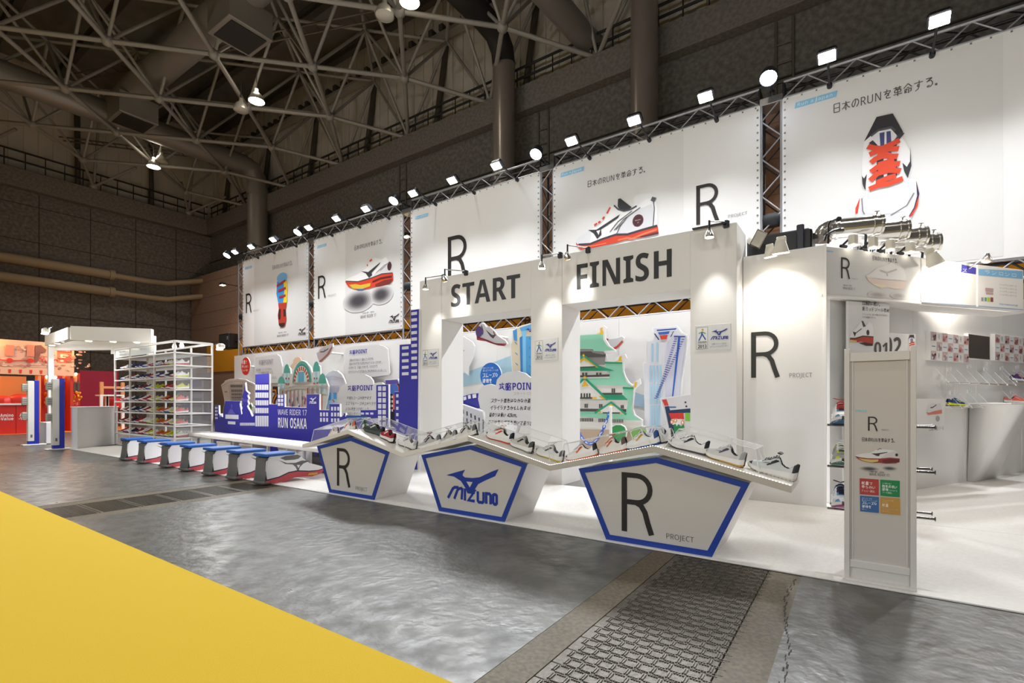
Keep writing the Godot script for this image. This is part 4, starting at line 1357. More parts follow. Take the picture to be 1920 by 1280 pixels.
var panel_mesh: ArrayMesh
func unit_panel() -> ArrayMesh:
	if panel_mesh == null:
		panel_mesh = box(Vector3(1, 1, 0.006))
	return panel_mesh

func cutout(called: String, label: String, category: String, z: float, outline: String, thick := 0.05, grow := 0.03, m := "foam_white") -> Node3D:
	var o := thing(called, label, category, Vector3(0, 0, z))
	var p := pts(outline)
	if grow > 0.0:
		var g := Geometry2D.offset_polygon(p, grow, Geometry2D.JOIN_MITER)
		if g.size() > 0:
			var best: PackedVector2Array = g[0]
			for h in g:
				if h.size() > best.size():
					best = h
			p = best
	part(o, "board", slab(p, -thick, 0.0), mat(m, {"foam_grey": "dddcdc", "peach": "e2c0a4"}.get(m, "f2f1f0"), 0.6))
	# stand-offs that fix the board to the wall behind
	var mid := Vector2.ZERO
	for q in p:
		mid += q / p.size()
	bar(o, "stand_off", Vector3(mid.x, mid.y, -thick), Vector3(mid.x, mid.y, -12.328 - z), 0.04, mat("white"))
	return o

func skyline_front():
	var blue := "2b2a9c"
	var o := thing("skyline_board", "long blue cut-out skyline lettered WAVE RIDER 17 RUN OSAKA", "display board", Vector3(0, 0, SKZ))
	var outline := pts("-13.879 .428 -13.879 1.116 -13.679 1.118 -13.667 .903 -13.615 .875 -13.592 .807 -13.556 .905 -13.521 .828 -13.443 .82 -13.435 .907 -13.373 1.062 -13.335 1.235 -12.571 1.235 -12.618 1.161 -12.567 1.031 -12.532 .902 -12.482 .921 -12.517 1.013 -12.457 1.069 -12.525 1.124 -12.446 1.162 -12.517 1.217 -12.453 1.291 -12.525 1.319 -12.439 1.42 -12.396 1.493 -12.361 1.686 -12.326 1.492 -12.179 1.418 -12.252 1.364 -12.2 1.29 -12.263 1.236 -12.2 1.163 -12.263 1.107 -12.2 1.035 -12.13 .981 -12.096 .927 -12.027 .856 -11.959 .884 -11.891 .984 -11.885 1.874 -11.275 1.865 -11.275 1.158 -10.94 1.159 -10.94 1.382 -10.651 1.389 -10.651 1.101 -9.805 1.091 -9.805 1.383 -9.35 1.38 -9.35 1.048 -9.003 1.048 -9.003 1.176 -8.667 1.177 -8.662 .918 -8.597 .919")
	outline.append_array(pts("-8.543 .954 -8.543 .994 -8.479 .995 -8.479 .928 -8.012 .937 -8.016 1.061 -7.558 1.069 -7.558 1.545 -7.217 1.549 -7.214 .739 -7.048 .745 -7.051 1.408 -6.934 1.409 -6.917 2.27 -6.63 2.266 -6.63 2.872 -6.416 2.873"))
	outline.append_array(pts("-6.457 -.01"))
	outline.append_array(pts("-13.853 -.01"))
	part(o, "board", slab(outline, -0.04, 0.0), mat("foam_white", "f2f1f0", 0.6))
	var f := Flat.new(self)
	var inner := Geometry2D.offset_polygon(outline, -0.006)
	for p in inner:
		f.poly(p, blue, 1.0)
	f.put(o, "blue_print", Transform3D(Basis.IDENTITY, Vector3(0, 0, 0.001)))
	window_parts(o, "-13.855 1.024 .054 .053 -13.855 .936 .054 .053 -13.855 .847 .054 .053 -13.855 .759 .054 .053 -13.779 1.025 .053 .053 -13.779 .937 .053 .053 -13.779 .849 .053 .053 -13.779 .76 .053 .053")
	window_parts(o, "-13.315 .778 .654 .107")
	window_parts(o, "-13.181 .643 .367 .073")
	window_parts(o, "-12.589 .622 .045 .071 -12.529 .624 .045 .07 -12.47 .626 .044 .07 -12.41 .627 .044 .07 -12.351 .629 .044 .07 -12.293 .631 .044 .07 -12.235 .632 .044 .069 -12.177 .634 .043 .069 -12.119 .636 .043 .069 -12.062 .637 .043 .069 -12.004 .639 .043 .069 -11.948 .641 .042 .069")
	window_parts(o, "-11.871 1.495 .082 .128 -11.771 1.493 .081 .127 -11.673 1.492 .08 .126 -11.575 1.491 .079 .126 -11.478 1.49 .079 .125 -11.382 1.489 .078 .125 -11.871 1.308 .082 .126 -11.771 1.307 .081 .125 -11.673 1.307 .08 .125 -11.575 1.307 .079 .124 -11.478 1.307 .079 .123 -11.382 1.306 .078 .123 -11.871 1.128 .082 .12 -11.771 1.129 .081 .12 -11.673 1.129 .08 .119 -11.575 1.13 .079 .119 -11.478 1.13 .079 .118 -11.382 1.131 .078 .118 -11.871 .939 .082 .126 -11.771 .941 .081 .125 -11.673 .942 .08 .125 -11.575 .944 .079 .124 -11.478 .945 .079 .123 -11.382 .947 .078 .123 -11.871 .625 .082 .252 -11.771 .628 .081 .25 -11.673 .631 .08 .249 -11.575 .634 .079 .248 -11.478 .636 .079 .247 -11.382 .639 .078 .246")
	window_parts(o, "-10.906 1.302 .092 .068 -10.906 1.212 .092 .068 -10.906 1.122 .092 .068 -10.784 1.302 .091 .067 -10.784 1.212 .091 .067 -10.784 1.123 .091 .067")
	window_parts(o, "-9.316 .912 .063 .08 -9.316 .798 .063 .08 -9.21 .914 .063 .08 -9.21 .801 .063 .08 -9.106 .916 .062 .079 -9.106 .803 .062 .079 -8.94 1.037 .062 .077 -8.94 .918 .062 .077 -8.94 .799 .062 .077 -8.837 1.038 .062 .077 -8.837 .92 .062 .077 -8.837 .802 .062 .077 -8.734 1.039 .061 .076 -8.734 .922 .061 .076 -8.734 .805 .061 .076")
	window_parts(o, "-7.996 .97 .09 .039 -7.857 .972 .089 .039 -7.721 .974 .088 .039")
	window_parts(o, "-7.499 1.428 .094 .085 -7.499 1.317 .094 .085 -7.499 1.205 .094 .085 -7.499 1.093 .094 .085 -7.499 .981 .094 .085 -7.499 .869 .094 .085 -7.499 .757 .094 .085 -7.374 1.427 .093 .084 -7.374 1.316 .093 .084 -7.374 1.205 .093 .084 -7.374 1.094 .093 .084 -7.374 .983 .093 .084 -7.374 .872 .093 .084 -7.374 .761 .093 .084")
	window_parts(o, "-7.002 1.303 .06 .058 -7.002 1.187 .06 .058 -7.002 1.072 .06 .058 -7.002 .956 .06 .058 -7.002 .841 .06 .058")
	window_parts(o, "-6.85 2.173 .172 .054 -6.85 2.055 .172 .054 -6.85 1.938 .172 .054 -6.85 1.82 .172 .054 -6.85 1.703 .172 .054")
	window_parts(o, "-6.607 2.774 .141 .055 -6.607 2.659 .141 .055 -6.607 2.545 .141 .055 -6.607 2.431 .141 .055 -6.607 2.316 .141 .055 -6.607 2.202 .141 .055 -6.607 2.088 .141 .055 -6.607 1.974 .141 .055 -6.607 1.859 .141 .055 -6.607 1.745 .141 .055 -6.607 1.631 .141 .055")
	f = Flat.new(self)
	f.fit("WAVE RIDER 17", -10.906, .919, -9.781, .123, "ecebf2", 2.0)
	f.fit("RUN OSAKA", -10.912, .628, -9.781, .223, "ecebf2", 2.0, true)
	bird(f, -9.683, 1.224, 0.24, "ecebf2", 2.0, blue)
	wordmark(f, -9.702, 1.173, 0.26, "ecebf2")
	f.put(o, "lettering", Transform3D(Basis.IDENTITY, Vector3(0, 0, 0.001)))
	f = Flat.new(self)
	f.poly(pts("-13.2 .901 -13.087 1.007 -13.012 1.036 -12.948 1.008 -12.789 .898"), "5c5bb4", 2.0)
	f.oval(Vector2(-12.985, 1.099), 0.03, 0.06, "5c5bb4", 2.0)
	f.rect(-11.871, 1.649, .59, .219, "3d3ca6", 1.6)
	f.rect(-8.448, .835, .649, .114, "0f4f97", 2.0)
	f.rect(-12.499, 1.217, .265, .056, "4a49a8", 1.6)
	f.put(o, "tonal_print", Transform3D(Basis.IDENTITY, Vector3(0, 0, 0.001)))
	# two tall towers' white side edges are the board itself

const SKZ := -6.4

# ---------------------------------------------------------------- white back wall with layered cut-outs of the city
func back_wall():
	var w := thing("back_wall_panel", "long white back wall under the lower truss beams", "wall panel")
	for i in 12:
		var x := -24.82 + i * 1.97
		part(w, "panel", span(Vector3(x, 0, -12.38), Vector3(x + 1.965, 3.385, -12.33), 0.003), mat("panel"))
	var f := Flat.new(self)
	var back := Transform3D(Basis.IDENTITY, Vector3(0, 0, -12.325))
	f.poly(pts("-10.406 2.099 -8.481 2.595 -8.441 2.124 -8.895 1.968 -10.406 1.667"), "a9cbdc", 1.0)
	f.poly(pts("-4.745 1.473 -4.364 1.348 -4.364 1.043 -4.745 1.117"), "a9c4d8", 1.0)
	f.put(w, "painted_road", back)
	# speech panels
	var a := cutout("speech_panel", "pale round-cornered speech panel with faint print beside the red oval badge", "display board", C1, "-22.575 3.186 -20.797 3.248 -20.564 3.138 -20.391 2.71 -20.42 2.42 -20.535 2.164 -20.739 2.006 -21.697 1.985 -22.575 2.008", 0.05, 0.0, "foam_grey")
	f = Flat.new(self)
	f.fit("攻略POINT", -22.288, 2.867, -21.092, .186, "a8a5b0", 1.0, true)
	f.fit("まだ続くコースですが、", -22.511, 2.57, -21.092, .102, "77757c", 1.0)
	f.fit("ここで気をつけましょう、", -22.32, 2.411, -21.033, .115, "57555c", 1.0)
	f.fit("折返しました。", -21.453, 2.186, -20.739, .1, "77757c", 1.0)
	f.put(a, "lettering", at_z(0.004))
	a = cutout("speech_panel", "upper speech panel with purple heading and four lines, left of the tall blue tower", "display board", C1, "-16.117 3.211 -15.642 3.284 -14.223 3.245 -13.939 3.18 -13.764 3.074 -13.695 2.621 -13.66 2.218 -13.695 2.148 -14.511 2.099 -15.41 2.048 -15.957 2.061 -16.117 2.269", 0.05, 0.0, "foam_grey")
	f = Flat.new(self)
	f.fit("攻略POINT", -15.878, 2.987, -14.835, .147, "3a2fa0", 1.0, true)
	f.fit("20km付近はよく走れていますが、", -15.858, 2.716, -14.42, .086, "4a484e", 1.0)
	f.fit("30km を過ぎると足も気持ちもきつくなってきます。", -15.886, 2.57, -13.992, .086, "4a484e", 1.0)
	f.fit("給水をとる、沿道に手を振る、深呼吸する", -15.918, 2.427, -14.276, .086, "4a484e", 1.0)
	f.fit("体をラクにリラックスするなどして気持ちをリセットしましょう。", -15.942, 2.269, -13.747, .086, "4a484e", 1.0)
	f.put(a, "lettering", at_z(0.004))
	a = cutout("speech_panel", "lower cloud-shaped speech panel behind the blue skyline windows", "display board", C3, "-15.528 1.84 -15.49 1.962 -15.355 2.069 -15.127 2.149 -14.828 2.176 -14.462 2.154 -14.211 2.076 -14.069 1.955 -14.016 1.813 -13.963 1.847 -13.789 1.874 -13.582 1.856 -13.48 1.803 -13.48 .305 -15.626 .239 -15.645 .682 -15.821 .729 -16.019 .951 -16.079 1.2 -16.04 1.5 -15.9 1.698 -15.743 1.819", 0.05, 0.0, "foam_grey")
	f = Flat.new(self)
	f.fit("攻略POINT", -15.463, 1.598, -14.041, .186, "3a2fa0", 1.0, true)
	f.fit("平坦なコースが続きます", -15.509, 1.279, -14.132, .098, "3a383e", 1.0, false, 0.2)
	f.fit("ここでもペースが上がりすぎ", -15.556, 1.078, -13.886, .098, "3a383e", 1.0, false, 0.2)
	f.fit("ように気をつけましょう。", -15.602, .88, -14.157, .099, "3a383e", 1.0, false, 0.2)
	f.fit("折返しポイント", -15.509, .709, -14.607, .088, "6a686e", 1.0, false, 0.2)
	f.put(a, "lettering", at_z(0.004))
	a = cutout("oval_badge", "red oval badge with white lettering at the left end of the back wall", "sign", C2, ellipse(Vector2(-23.027, 2.8), .391, .412), 0.03, 0.0, "foam_white")
	f = Flat.new(self)
	f.oval(Vector2(-23.027, 2.8), .378, .405, "e5402a", 1.0)
	f.fit("軽量で", -23.339, 2.916, -22.877, .145, "f4eeee", 2.0, true)
	f.fit("柔らかい", -23.339, 2.719, -22.779, .131, "f4eeee", 2.0, true)
	f.fit("アッパー設計。", -23.339, 2.57, -22.74, .09, "f4eeee", 2.0, true)
	f.put(a, "lettering", at_z(0.004))

	# beige stadium
	a = cutout("stadium_board", "beige cut-out of a curved building left of the blue tower", "display board", C1, "-25.699 1.975 -25.388 2.105 -25.33 2.17 -24.88 2.24 -24.106 2.257 -23.426 2.181 -23.127 2.088 -22.768 2.005 -22.607 1.94 -22.671 1.326 -22.833 .845 -22.963 .154 -25.278 .092 -25.388 1.258 -25.536 1.624")
	f = Flat.new(self)
	f.poly(pts("-25.699 1.975 -25.388 2.105 -25.33 2.17 -24.88 2.24 -24.106 2.257 -23.426 2.181 -23.127 2.088 -22.768 2.005 -22.607 1.94 -22.671 1.326 -22.833 .845 -22.963 .154 -25.278 .092 -25.388 1.258 -25.536 1.624"), "d5cdc3", 1.0)
	f.poly(pts("-24.916 2.016 -23.36 2.023 -23.161 1.881 -23.161 1.188 -24.737 1.186"), "c6beb4", 1.4)
	for k in 5:
		windows(f, "-24.766 1.87 .076 .115 -24.64 1.868 .075 .115 -24.514 1.866 .075 .115 -24.389 1.864 .075 .114 -24.265 1.862 .074 .114 -24.141 1.861 .074 .114 -24.019 1.859 .073 .113 -23.897 1.857 .073 .113 -23.775 1.855 .072 .113", "47464c", 2.0)
	windows(f, "-24.695 1.646 .071 .115 -24.577 1.645 .071 .115 -24.459 1.644 .07 .114 -24.342 1.642 .07 .114 -24.226 1.641 .069 .114 -24.111 1.64 .069 .113 -23.996 1.639 .069 .113 -23.881 1.638 .068 .113 -23.768 1.637 .068 .113 -24.666 1.48 .067 .101 -24.555 1.48 .067 .1 -24.444 1.479 .066 .1 -24.333 1.478 .066 .1 -24.223 1.478 .066 .1 -24.114 1.477 .065 .099 -24.005 1.477 .065 .099 -23.897 1.476 .065 .099 -23.789 1.475 .064 .098 -24.652 1.329 .063 .09 -24.548 1.329 .062 .09 -24.444 1.329 .062 .089 -24.34 1.329 .062 .089 -24.237 1.329 .062 .089 -24.134 1.328 .061 .089 -24.032 1.328 .061 .088 -23.931 1.328 .061 .088 -23.83 1.328 .06 .088 -24.638 1.204 .059 .072 -24.539 1.204 .059 .072 -24.44 1.204 .059 .071 -24.342 1.204 .059 .071 -24.245 1.204 .058 .071 -24.148 1.204 .058 .071 -24.051 1.204 .058 .071 -23.955 1.204 .058 .071 -23.859 1.205 .057 .07 -23.26 1.57 .066 .104 -23.127 1.569 .066 .104 -25.315 1.622 .073 .073 -25.169 1.621 .073 .073", "55545a", 2.0)
	f.stroke(pts("-25.669 1.92 -24.88 2.124 -24.106 2.151 -23.36 2.075 -22.639 1.873"), 0.02, "a79f96", 1.8)
	f.stroke(pts("-24.938 1.981 -24.844 1.582 -24.737 1.186"), 0.02, "a79f96", 1.8)
	f.put(a, "building_print", at_z(0.004))
	a = cutout("tree_board", "small green cut-out tree and temple edge behind the blue pagoda", "display board", C3, "-24.695 .619 -24.624 .903 -24.482 1.187 -23.179 1.189 -23.047 .746 -22.398 1.023 -22.207 1.09 -22.081 .925 -21.925 .959 -21.863 .827 -22.081 .659 -22.207 .19 -24.659 .124")
	f = Flat.new(self)
	f.poly(pts("-22.494 .854 -22.334 1.023 -22.207 1.09 -22.113 .924 -22.207 .724 -22.398 .654"), "2f7f3e", 1.0)
	f.poly(pts("-24.68 .62 -24.609 .904 -24.482 1.18 -24.376 1.152 -24.552 .621"), "1f6b52", 1.0)
	f.poly(pts("-23.213 1.182 -23.166 1.086 -23.034 .747 -23.113 .729 -23.279 1.086"), "7a5a2a", 1.0)
	f.put(a, "tree_print", at_z(0.004))
	# central hall with green domes
	var hall_out := "-20.466 1.803 -20.34 1.929 -20.283 2.119 -20.084 2.194 -19.915 2.238 -19.888 2.553 -19.693 2.656 -19.5 2.555 -19.445 2.319 -19.282 2.345 -19.175 2.59 -18.908 2.765 -18.618 2.838 -18.385 2.773 -18.079 2.565 -17.968 2.336 -17.878 2.333 -17.828 2.57 -17.654 2.683 -17.433 2.556 -17.409 2.23 -17.24 2.211 -17.048 2.015 -16.905 1.78 -16.929 1.489 -17.143 .875 -17.143 .319 -20.397 .231"
	a = cutout("hall_board", "cut-out of an ornate hall with green domes and a striped arch, centre of the skyline", "display board", C2, hall_out)
	f = Flat.new(self)
	f.poly(pts(hall_out), "dcd8d2", 1.0)
	f.poly(arc_band(Vector2(-18.619, 1.974), 0.0, .665, .87), "58ac9c", 2.0)
	f.poly(arc_band(Vector2(-18.629, 1.974), 0.0, .59, .753), "3f8f88", 2.3)
	f.poly(arc_band(Vector2(-18.645, 1.975), 0.0, .539, .667), "e5dfd8", 2.6)
	var ac := Vector2(-18.655, 1.975)
	var rx := .546
	var ry := .646
	for k in 11:
		var a0 := PI * (k + 0.1) / 11.0
		var a1 := PI * (k + 0.72) / 11.0
		f.poly(PackedVector2Array([ac + Vector2(rx * cos(a0), ry * sin(a0)), ac + Vector2(rx * cos(a1), ry * sin(a1)), ac + Vector2(rx * 0.74 * cos(a1), ry * 0.74 * sin(a1)), ac + Vector2(rx * 0.74 * cos(a0), ry * 0.74 * sin(a0))]), "b4553a", 3.0)
	f.poly(arc_band(ac, 0.0, rx * 0.7, ry * 0.7), "bfe0e6", 3.0)
	f.rect(-18.881, 1.995, .418, .4, "4fa7c2", 3.4)
	windows(f, "-18.823 2.239 .012 .123 -18.823 2.116 .012 .123 -18.823 1.994 .012 .123 -18.707 2.236 .012 .122 -18.707 2.114 .012 .122 -18.707 1.991 .012 .122 -18.593 2.233 .011 .122 -18.593 2.111 .011 .122 -18.593 1.989 .011 .122", "e0eef0", 3.6)
	for q in [[Vector2(-19.693, 2.389), 0.36, 0.62], [Vector2(-17.639, 2.385), 0.36, 0.66], [Vector2(-20.101, 1.956), 0.42, 0.5], [Vector2(-17.239, 1.902), 0.4, 0.66]]:
		f.poly(arc_band(q[0], 0.0, q[1] * 0.62, q[2] * 0.6), "58ac9c", 2.0)
		f.rect(q[0].x - q[1] * 0.56, q[0].y - 0.4, q[1] * 1.12, 0.4, "cfe0de", 1.8)
		f.rect(q[0].x - q[1] * 0.2, q[0].y - 0.3, q[1] * 0.4, 0.28, "9fd0dc", 2.2)
	windows(f, "-19.787 2.124 .094 .073 -19.583 2.119 .082 .072 -19.776 1.887 .083 .063 -19.61 1.884 .082 .063 -17.803 2.077 .084 .075 -17.63 2.073 .074 .074 -17.828 1.883 .09 .06 -17.62 1.895 .089 .059", "b4553a", 2.4)
	f.rect(-19.748, 1.95, .204, .189, "9fd0dc", 2.2)
	f.rect(-17.778, 1.942, .222, .134, "9fd0dc", 2.2)
	f.poly(pts("-20.397 1.705 -19.067 1.859 -16.905 1.809 -16.943 1.722 -19.067 1.776 -20.386 1.616"), "b9b5ae", 2.2)
	windows(f, "-20.363 1.001 .09 .656 -20.063 1.003 .089 .651 -19.768 1.005 .088 .646 -19.478 1.006 .086 .641 -19.192 1.008 .085 .636 -18.91 1.01 .084 .631 -18.633 1.012 .082 .626 -18.257 .863 .094 .877 -17.947 .867 .092 .869 -17.642 .87 .09 .862 -17.342 .873 .089 .854", "b25a44", 2.2)
	windows(f, "-20.254 1.033 .085 .67 -19.971 1.035 .084 .665 -19.693 1.036 .083 .66 -19.418 1.038 .082 .656 -19.148 1.04 .08 .651 -18.881 1.041 .079 .646 -18.619 1.043 .078 .641 -18.155 1.497 .109 .301 -17.884 1.496 .107 .299 -17.617 1.494 .106 .297 -17.354 1.492 .104 .295", "a7a7a2", 2.6)
	rng.seed = 5
	for k in 46:
		f.oval(Vector2(-19.61, 1.225) + Vector2(rng.randf_range(0.0, 2.1), rng.randf_range(-0.55, 0.25)), 0.05, 0.09, ["c98a9a", "d8b6c4", "6a6a8a", "e8e0e4", "a05a6a", "4a5a9a"][k % 6], 3.0 + k * 0.02)
	f.put(a, "building_print", at_z(0.004))
	a = cutout("cloud_board", "small peach cut-out cloud behind the green arch", "display board", C1, "-19.771 2.718 -19.605 2.806 -19.578 2.947 -19.414 3.034 -19.224 3.047 -19.063 3.002 -18.983 2.873 -19.278 2.698 -19.605 2.569 -19.771 2.622", 0.04, 0.0, "peach")
	# shoe pointing up
	var so := "-16.975 3.057 -16.871 3.051 -16.777 3.16 -16.59 3.248 -16.133 3.318 -15.998 3.337 -15.989 3.212 -16.133 3.012 -16.406 2.844 -16.637 2.713 -16.777 2.691 -16.918 2.883"
	a = cutout("shoe_board", "white shoe cut-out pointing up to the right above the green-domed hall", "display board", C4, so, 0.04, 0.015)
	f = Flat.new(self)
	f.poly(pts(so), "d9cfd2", 1.0)
	f.poly(pts("-15.989 3.254 -15.998 3.185 -16.155 2.985 -16.406 2.835 -16.637 2.705 -16.777 2.685 -16.815 2.73 -16.59 2.824 -16.314 2.979 -16.11 3.178"), "b5746c", 2.0)
	f.stroke(pts("-16.73 3.072 -16.498 3.074 -16.223 3.17"), 0.05, "7a767c", 2.0)
	f.stroke(pts("-16.498 3.074 -16.429 3.14"), 0.05, "7a767c", 2.0)
	f.put(a, "shoe_print", at_z(0.004))
	a.set_meta("label", "white shoe cut-out pointing up to the right above the green-domed hall")
	# orange figure seven and gate-like sign
	a = cutout("sign_board", "orange and black curved cut-out between blue tower and hall", "display board", C3, "-20.456 1.798 -20.056 1.792 -20.056 1.509 -20.113 1.099 -20.514 1.097 -20.456 1.288 -20.226 1.446 -20.226 1.636 -20.456 1.639", 0.05, 0.02)
	f = Flat.new(self)
	f.stroke(pts("-20.444 1.703 -20.17 1.699 -20.141 1.446 -20.312 1.288 -20.369 1.104"), 0.26, "2a2420", 1.0)
	f.stroke(pts("-20.444 1.671 -20.181 1.668 -20.158 1.44 -20.329 1.282 -20.398 1.104"), 0.08, "d8843a", 2.0)
	f.put(a, "sign_print", at_z(0.004))
	# pale dome
	var dome := "-17.366 2.201 -17.152 2.34 -16.856 2.4 -16.606 2.361 -16.36 2.225 -16.198 2.041 -16.097 1.861 -16.442 1.559 -16.483 1.199 -16.401 .942 -17.28 .934 -17.323 1.567 -17.366 1.884"
	a = cutout("dome_board", "pale lavender cut-out of a domed building with blue columns", "display board", C1, dome)
	f = Flat.new(self)
	f.poly(pts(dome), "ccccd6", 1.0)
	for k in 4:
		f.stroke(pts("-17.28 2.146 -16.856 2.187 -16.198 2.067"), 0.015, "b0b0bf", 1.6 + k)
	windows(f, "-17.237 1.553 .054 .276 -17.147 1.552 .054 .276 -17.057 1.551 .054 .275 -16.968 1.55 .053 .274 -16.879 1.55 .053 .273 -16.791 1.549 .053 .273 -16.703 1.548 .053 .272 -16.615 1.547 .052 .271 -16.528 1.546 .052 .271", "b6b6c6", 2.0)
	f.rect(-17.237, 1.25, .255, .295, "4c9fd2", 2.0)
	f.rect(-16.835, 1.146, .208, .395, "4c9fd2", 2.0)
	f.rect(-16.948, 1.198, .051, .344, "9cc7e2", 2.0)
	f.poly(pts("-17.237 1.224 -16.647 1.302 -16.483 1.147 -16.442 .967 -17.237 .934"), "a9c9e6", 2.2)
	f.poly(pts("-16.898 1.25 -16.835 1.281 -16.73 1.198 -16.793 1.159"), "d0654a", 2.6)
	f.put(a, "building_print", at_z(0.004))
	# dark arcade between the blue towers
	a = cutout("arcade_board", "dark arcade cut-out with orange arch glimpsed between two blue towers", "display board", C1, "-13.852 1.963 -13.235 1.972 -13.151 1.808 -13.151 .274 -13.799 .254")
	f = Flat.new(self)
	f.poly(pts("-13.852 1.963 -13.235 1.972 -13.151 1.808 -13.151 .274 -13.799 .254"), "5a4f9c", 1.0)
	f.rect(-13.66, .258, .509, 1.559, "2a2430", 1.4)
	f.poly(pts("-13.592 1.815 -13.285 1.829 -13.168 1.738 -13.158 1.564 -13.387 1.566 -13.387 1.695 -13.585 1.721"), "d9684a", 2.0)
	f.stroke(pts("-13.598 1.674 -13.421 1.672 -13.404 .922"), 0.1, "d9684a", 2.2)
	windows(f, "-13.64 1.635 .071 .087 -13.64 1.478 .071 .087 -13.64 1.321 .071 .087 -13.64 1.163 .071 .087 -13.64 1.006 .071 .087 -13.64 .849 .071 .087 -13.521 1.634 .071 .086 -13.521 1.477 .071 .086 -13.521 1.321 .071 .086 -13.521 1.164 .071 .086 -13.521 1.007 .071 .086 -13.521 .85 .071 .086", "e0d6dc", 2.4)
	f.oval(Vector2(-13.404, 1.636), 0.22, 0.2, "4a6ab8", 2.6)
	f.put(a, "building_print", at_z(0.004))

	# seen through the START doorway
	a = cutout("speech_panel", "pale speech panel edge at the far left of the start doorway", "display board", C1, "-10.725 3.419 -10.231 3.257 -9.889 3.075 -9.799 2.929 -9.822 2.581 -10.025 2.274 -10.048 2.028 -10.254 2.176 -10.725 2.191", 0.05, 0.0, "foam_grey")
	f = Flat.new(self)
	f.fit("です。", -10.535, 2.802, -10.098, .093, "3a383e", 1.0, true)
	f.put(a, "lettering", at_z(0.004))
	var sp := "-9.19 3.131 -9.086 3.435 -9.003 3.493 -8.92 3.453 -8.838 3.349 -8.715 3.355 -8.534 3.211 -8.435 3.076 -8.16 2.913 -8.102 2.83 -8.18 2.778 -8.415 2.812 -8.695 2.901 -8.858 2.976 -9.17 3.014"
	a = cutout("shoe_board", "white shoe cut-out with red sole hanging at top of the start doorway", "display board", C4, sp, 0.04, 0.015)
	f = Flat.new(self)
	f.poly(pts(sp), "cdc8cc", 1.0)
	f.poly(pts("-9.182 3.146 -9.023 3.069 -8.776 2.987 -8.494 2.872 -8.11 2.837 -8.172 2.772 -8.415 2.806 -8.695 2.894 -8.838 2.949 -9.023 2.981 -9.17 3.014"), "b04048", 2.0)
	f.stroke(pts("-9.17 3.096 -8.899 3.012 -8.615 2.889 -8.218 2.8"), 0.03, "6a2a34", 2.4)
	f.poly(pts("-8.858 3.295 -8.615 3.115 -8.474 3.117 -8.574 3.005 -8.675 3.077"), "4a4850", 2.0)
	f.oval(Vector2(-9.086, 3.244), 0.13, 0.16, "55407a", 2.0)
	f.stroke(pts("-9.003 3.428 -8.932 3.242 -8.961 3.147"), 0.03, "55535a", 2.0)
	f.stroke(pts("-8.574 3.214 -8.494 3.08"), 0.03, "8a3a40", 2.0)
	f.put(a, "shoe_print", at_z(0.004))
	var tw := "-8.279 2.867 -8.22 2.945 -8.212 3.27 -7.908 3.358 -7.603 3.396 -7.015 3.423 -6.944 1.252 -8.141 1.252"
	a = cutout("tower_board", "cream and blue cut-out of a tall tower at right in the start doorway", "display board", C2, tw)
	f = Flat.new(self)
	f.poly(pts(tw), "dccfb4", 1.0)
	f.poly(pts("-8.204 3.253 -8.063 3.297 -8.055 2.95 -8.165 2.973"), "3f8fd0", 2.0)
	f.poly(pts("-7.966 3.315 -7.603 3.387 -7.015 3.423 -7.015 3.268 -7.908 3.213"), "5aa2d8", 2.0)
	f.poly(pts("-7.896 3.212 -7.755 3.233 -7.735 1.252 -7.85 1.252"), "7cbfe8", 2.2)
	f.poly(pts("-7.966 3.041 -7.869 3.082 -7.85 1.252 -7.908 1.252"), "2f7fc4", 2.2)
	f.poly(pts("-7.755 3.058 -7.566 3.06 -7.603 1.252 -7.735 1.252"), "4fa0d8", 2.2)
	for k in 16:
		f.poly(shifted(pts("-8.141 2.939 -8.055 2.869 -8.04 2.829 -8.126 2.9"), Vector2(0.012 * k, -0.3 * k)), "3a6fae", 2.0)
		f.poly(shifted(pts("-7.641 3.018 -7.603 2.999 -7.603 2.967 -7.648 2.996"), Vector2(0.0, -0.26 * k)), "6a7a8c", 2.6)
	bird(f, -7.77, 3.171, 0.34, "27348b", 2.6, "dccfb4")
	f.put(a, "building_print", at_z(0.004))
	a = cutout("round_badge", "bright blue round badge with white lettering in the start doorway", "sign", C3, ellipse(Vector2(-8.864, 1.978), .387, .376), 0.03, 0.0)
	f = Flat.new(self)
	f.oval(Vector2(-8.864, 1.978), .383, .373, "1d6bc4", 1.0)
	f.fit("大きくアールを", -9.143, 2.166, -8.753, .053, "e6eef8", 2.0)
	f.fit("取ったアウトソールが", -9.143, 2.093, -8.578, .053, "e6eef8", 2.0)
	f.fit("スムーズな", -9.16, 1.926, -8.582, .113, "f4f8fc", 2.0, true)
	f.fit("接地を", -9.16, 1.759, -8.802, .12, "f4f8fc", 2.0, true)
	f.put(a, "lettering", at_z(0.004))
	a = cutout("bridge_board", "dark blue cut-out of a curved stand with white windows in the start doorway", "display board", C2, "-10.548 1.323 -10.085 1.374 -9.771 1.442 -9.463 1.464 -9.29 1.439 -9.29 1.049 -9.507 .996 -10.085 1.13 -10.548 1.146", 0.04, 0.01)
	f = Flat.new(self)
	f.poly(pts("-10.548 1.323 -10.085 1.374 -9.771 1.442 -9.463 1.464 -9.29 1.439 -9.29 1.049 -9.507 .996 -10.085 1.13 -10.548 1.146"), "2f2f96", 1.0)
	for q in ["-10.063 1.35 -9.95 1.37 -9.941 1.269 -10.049 1.242", "-9.887 1.398 -9.78 1.418 -9.762 1.304 -9.869 1.287", "-9.709 1.424 -9.559 1.447 -9.55 1.327 -9.691 1.307"]:
		f.poly(pts(q), "e0e0ea", 2.0)
	f.put(a, "stand_print", at_z(0.004))
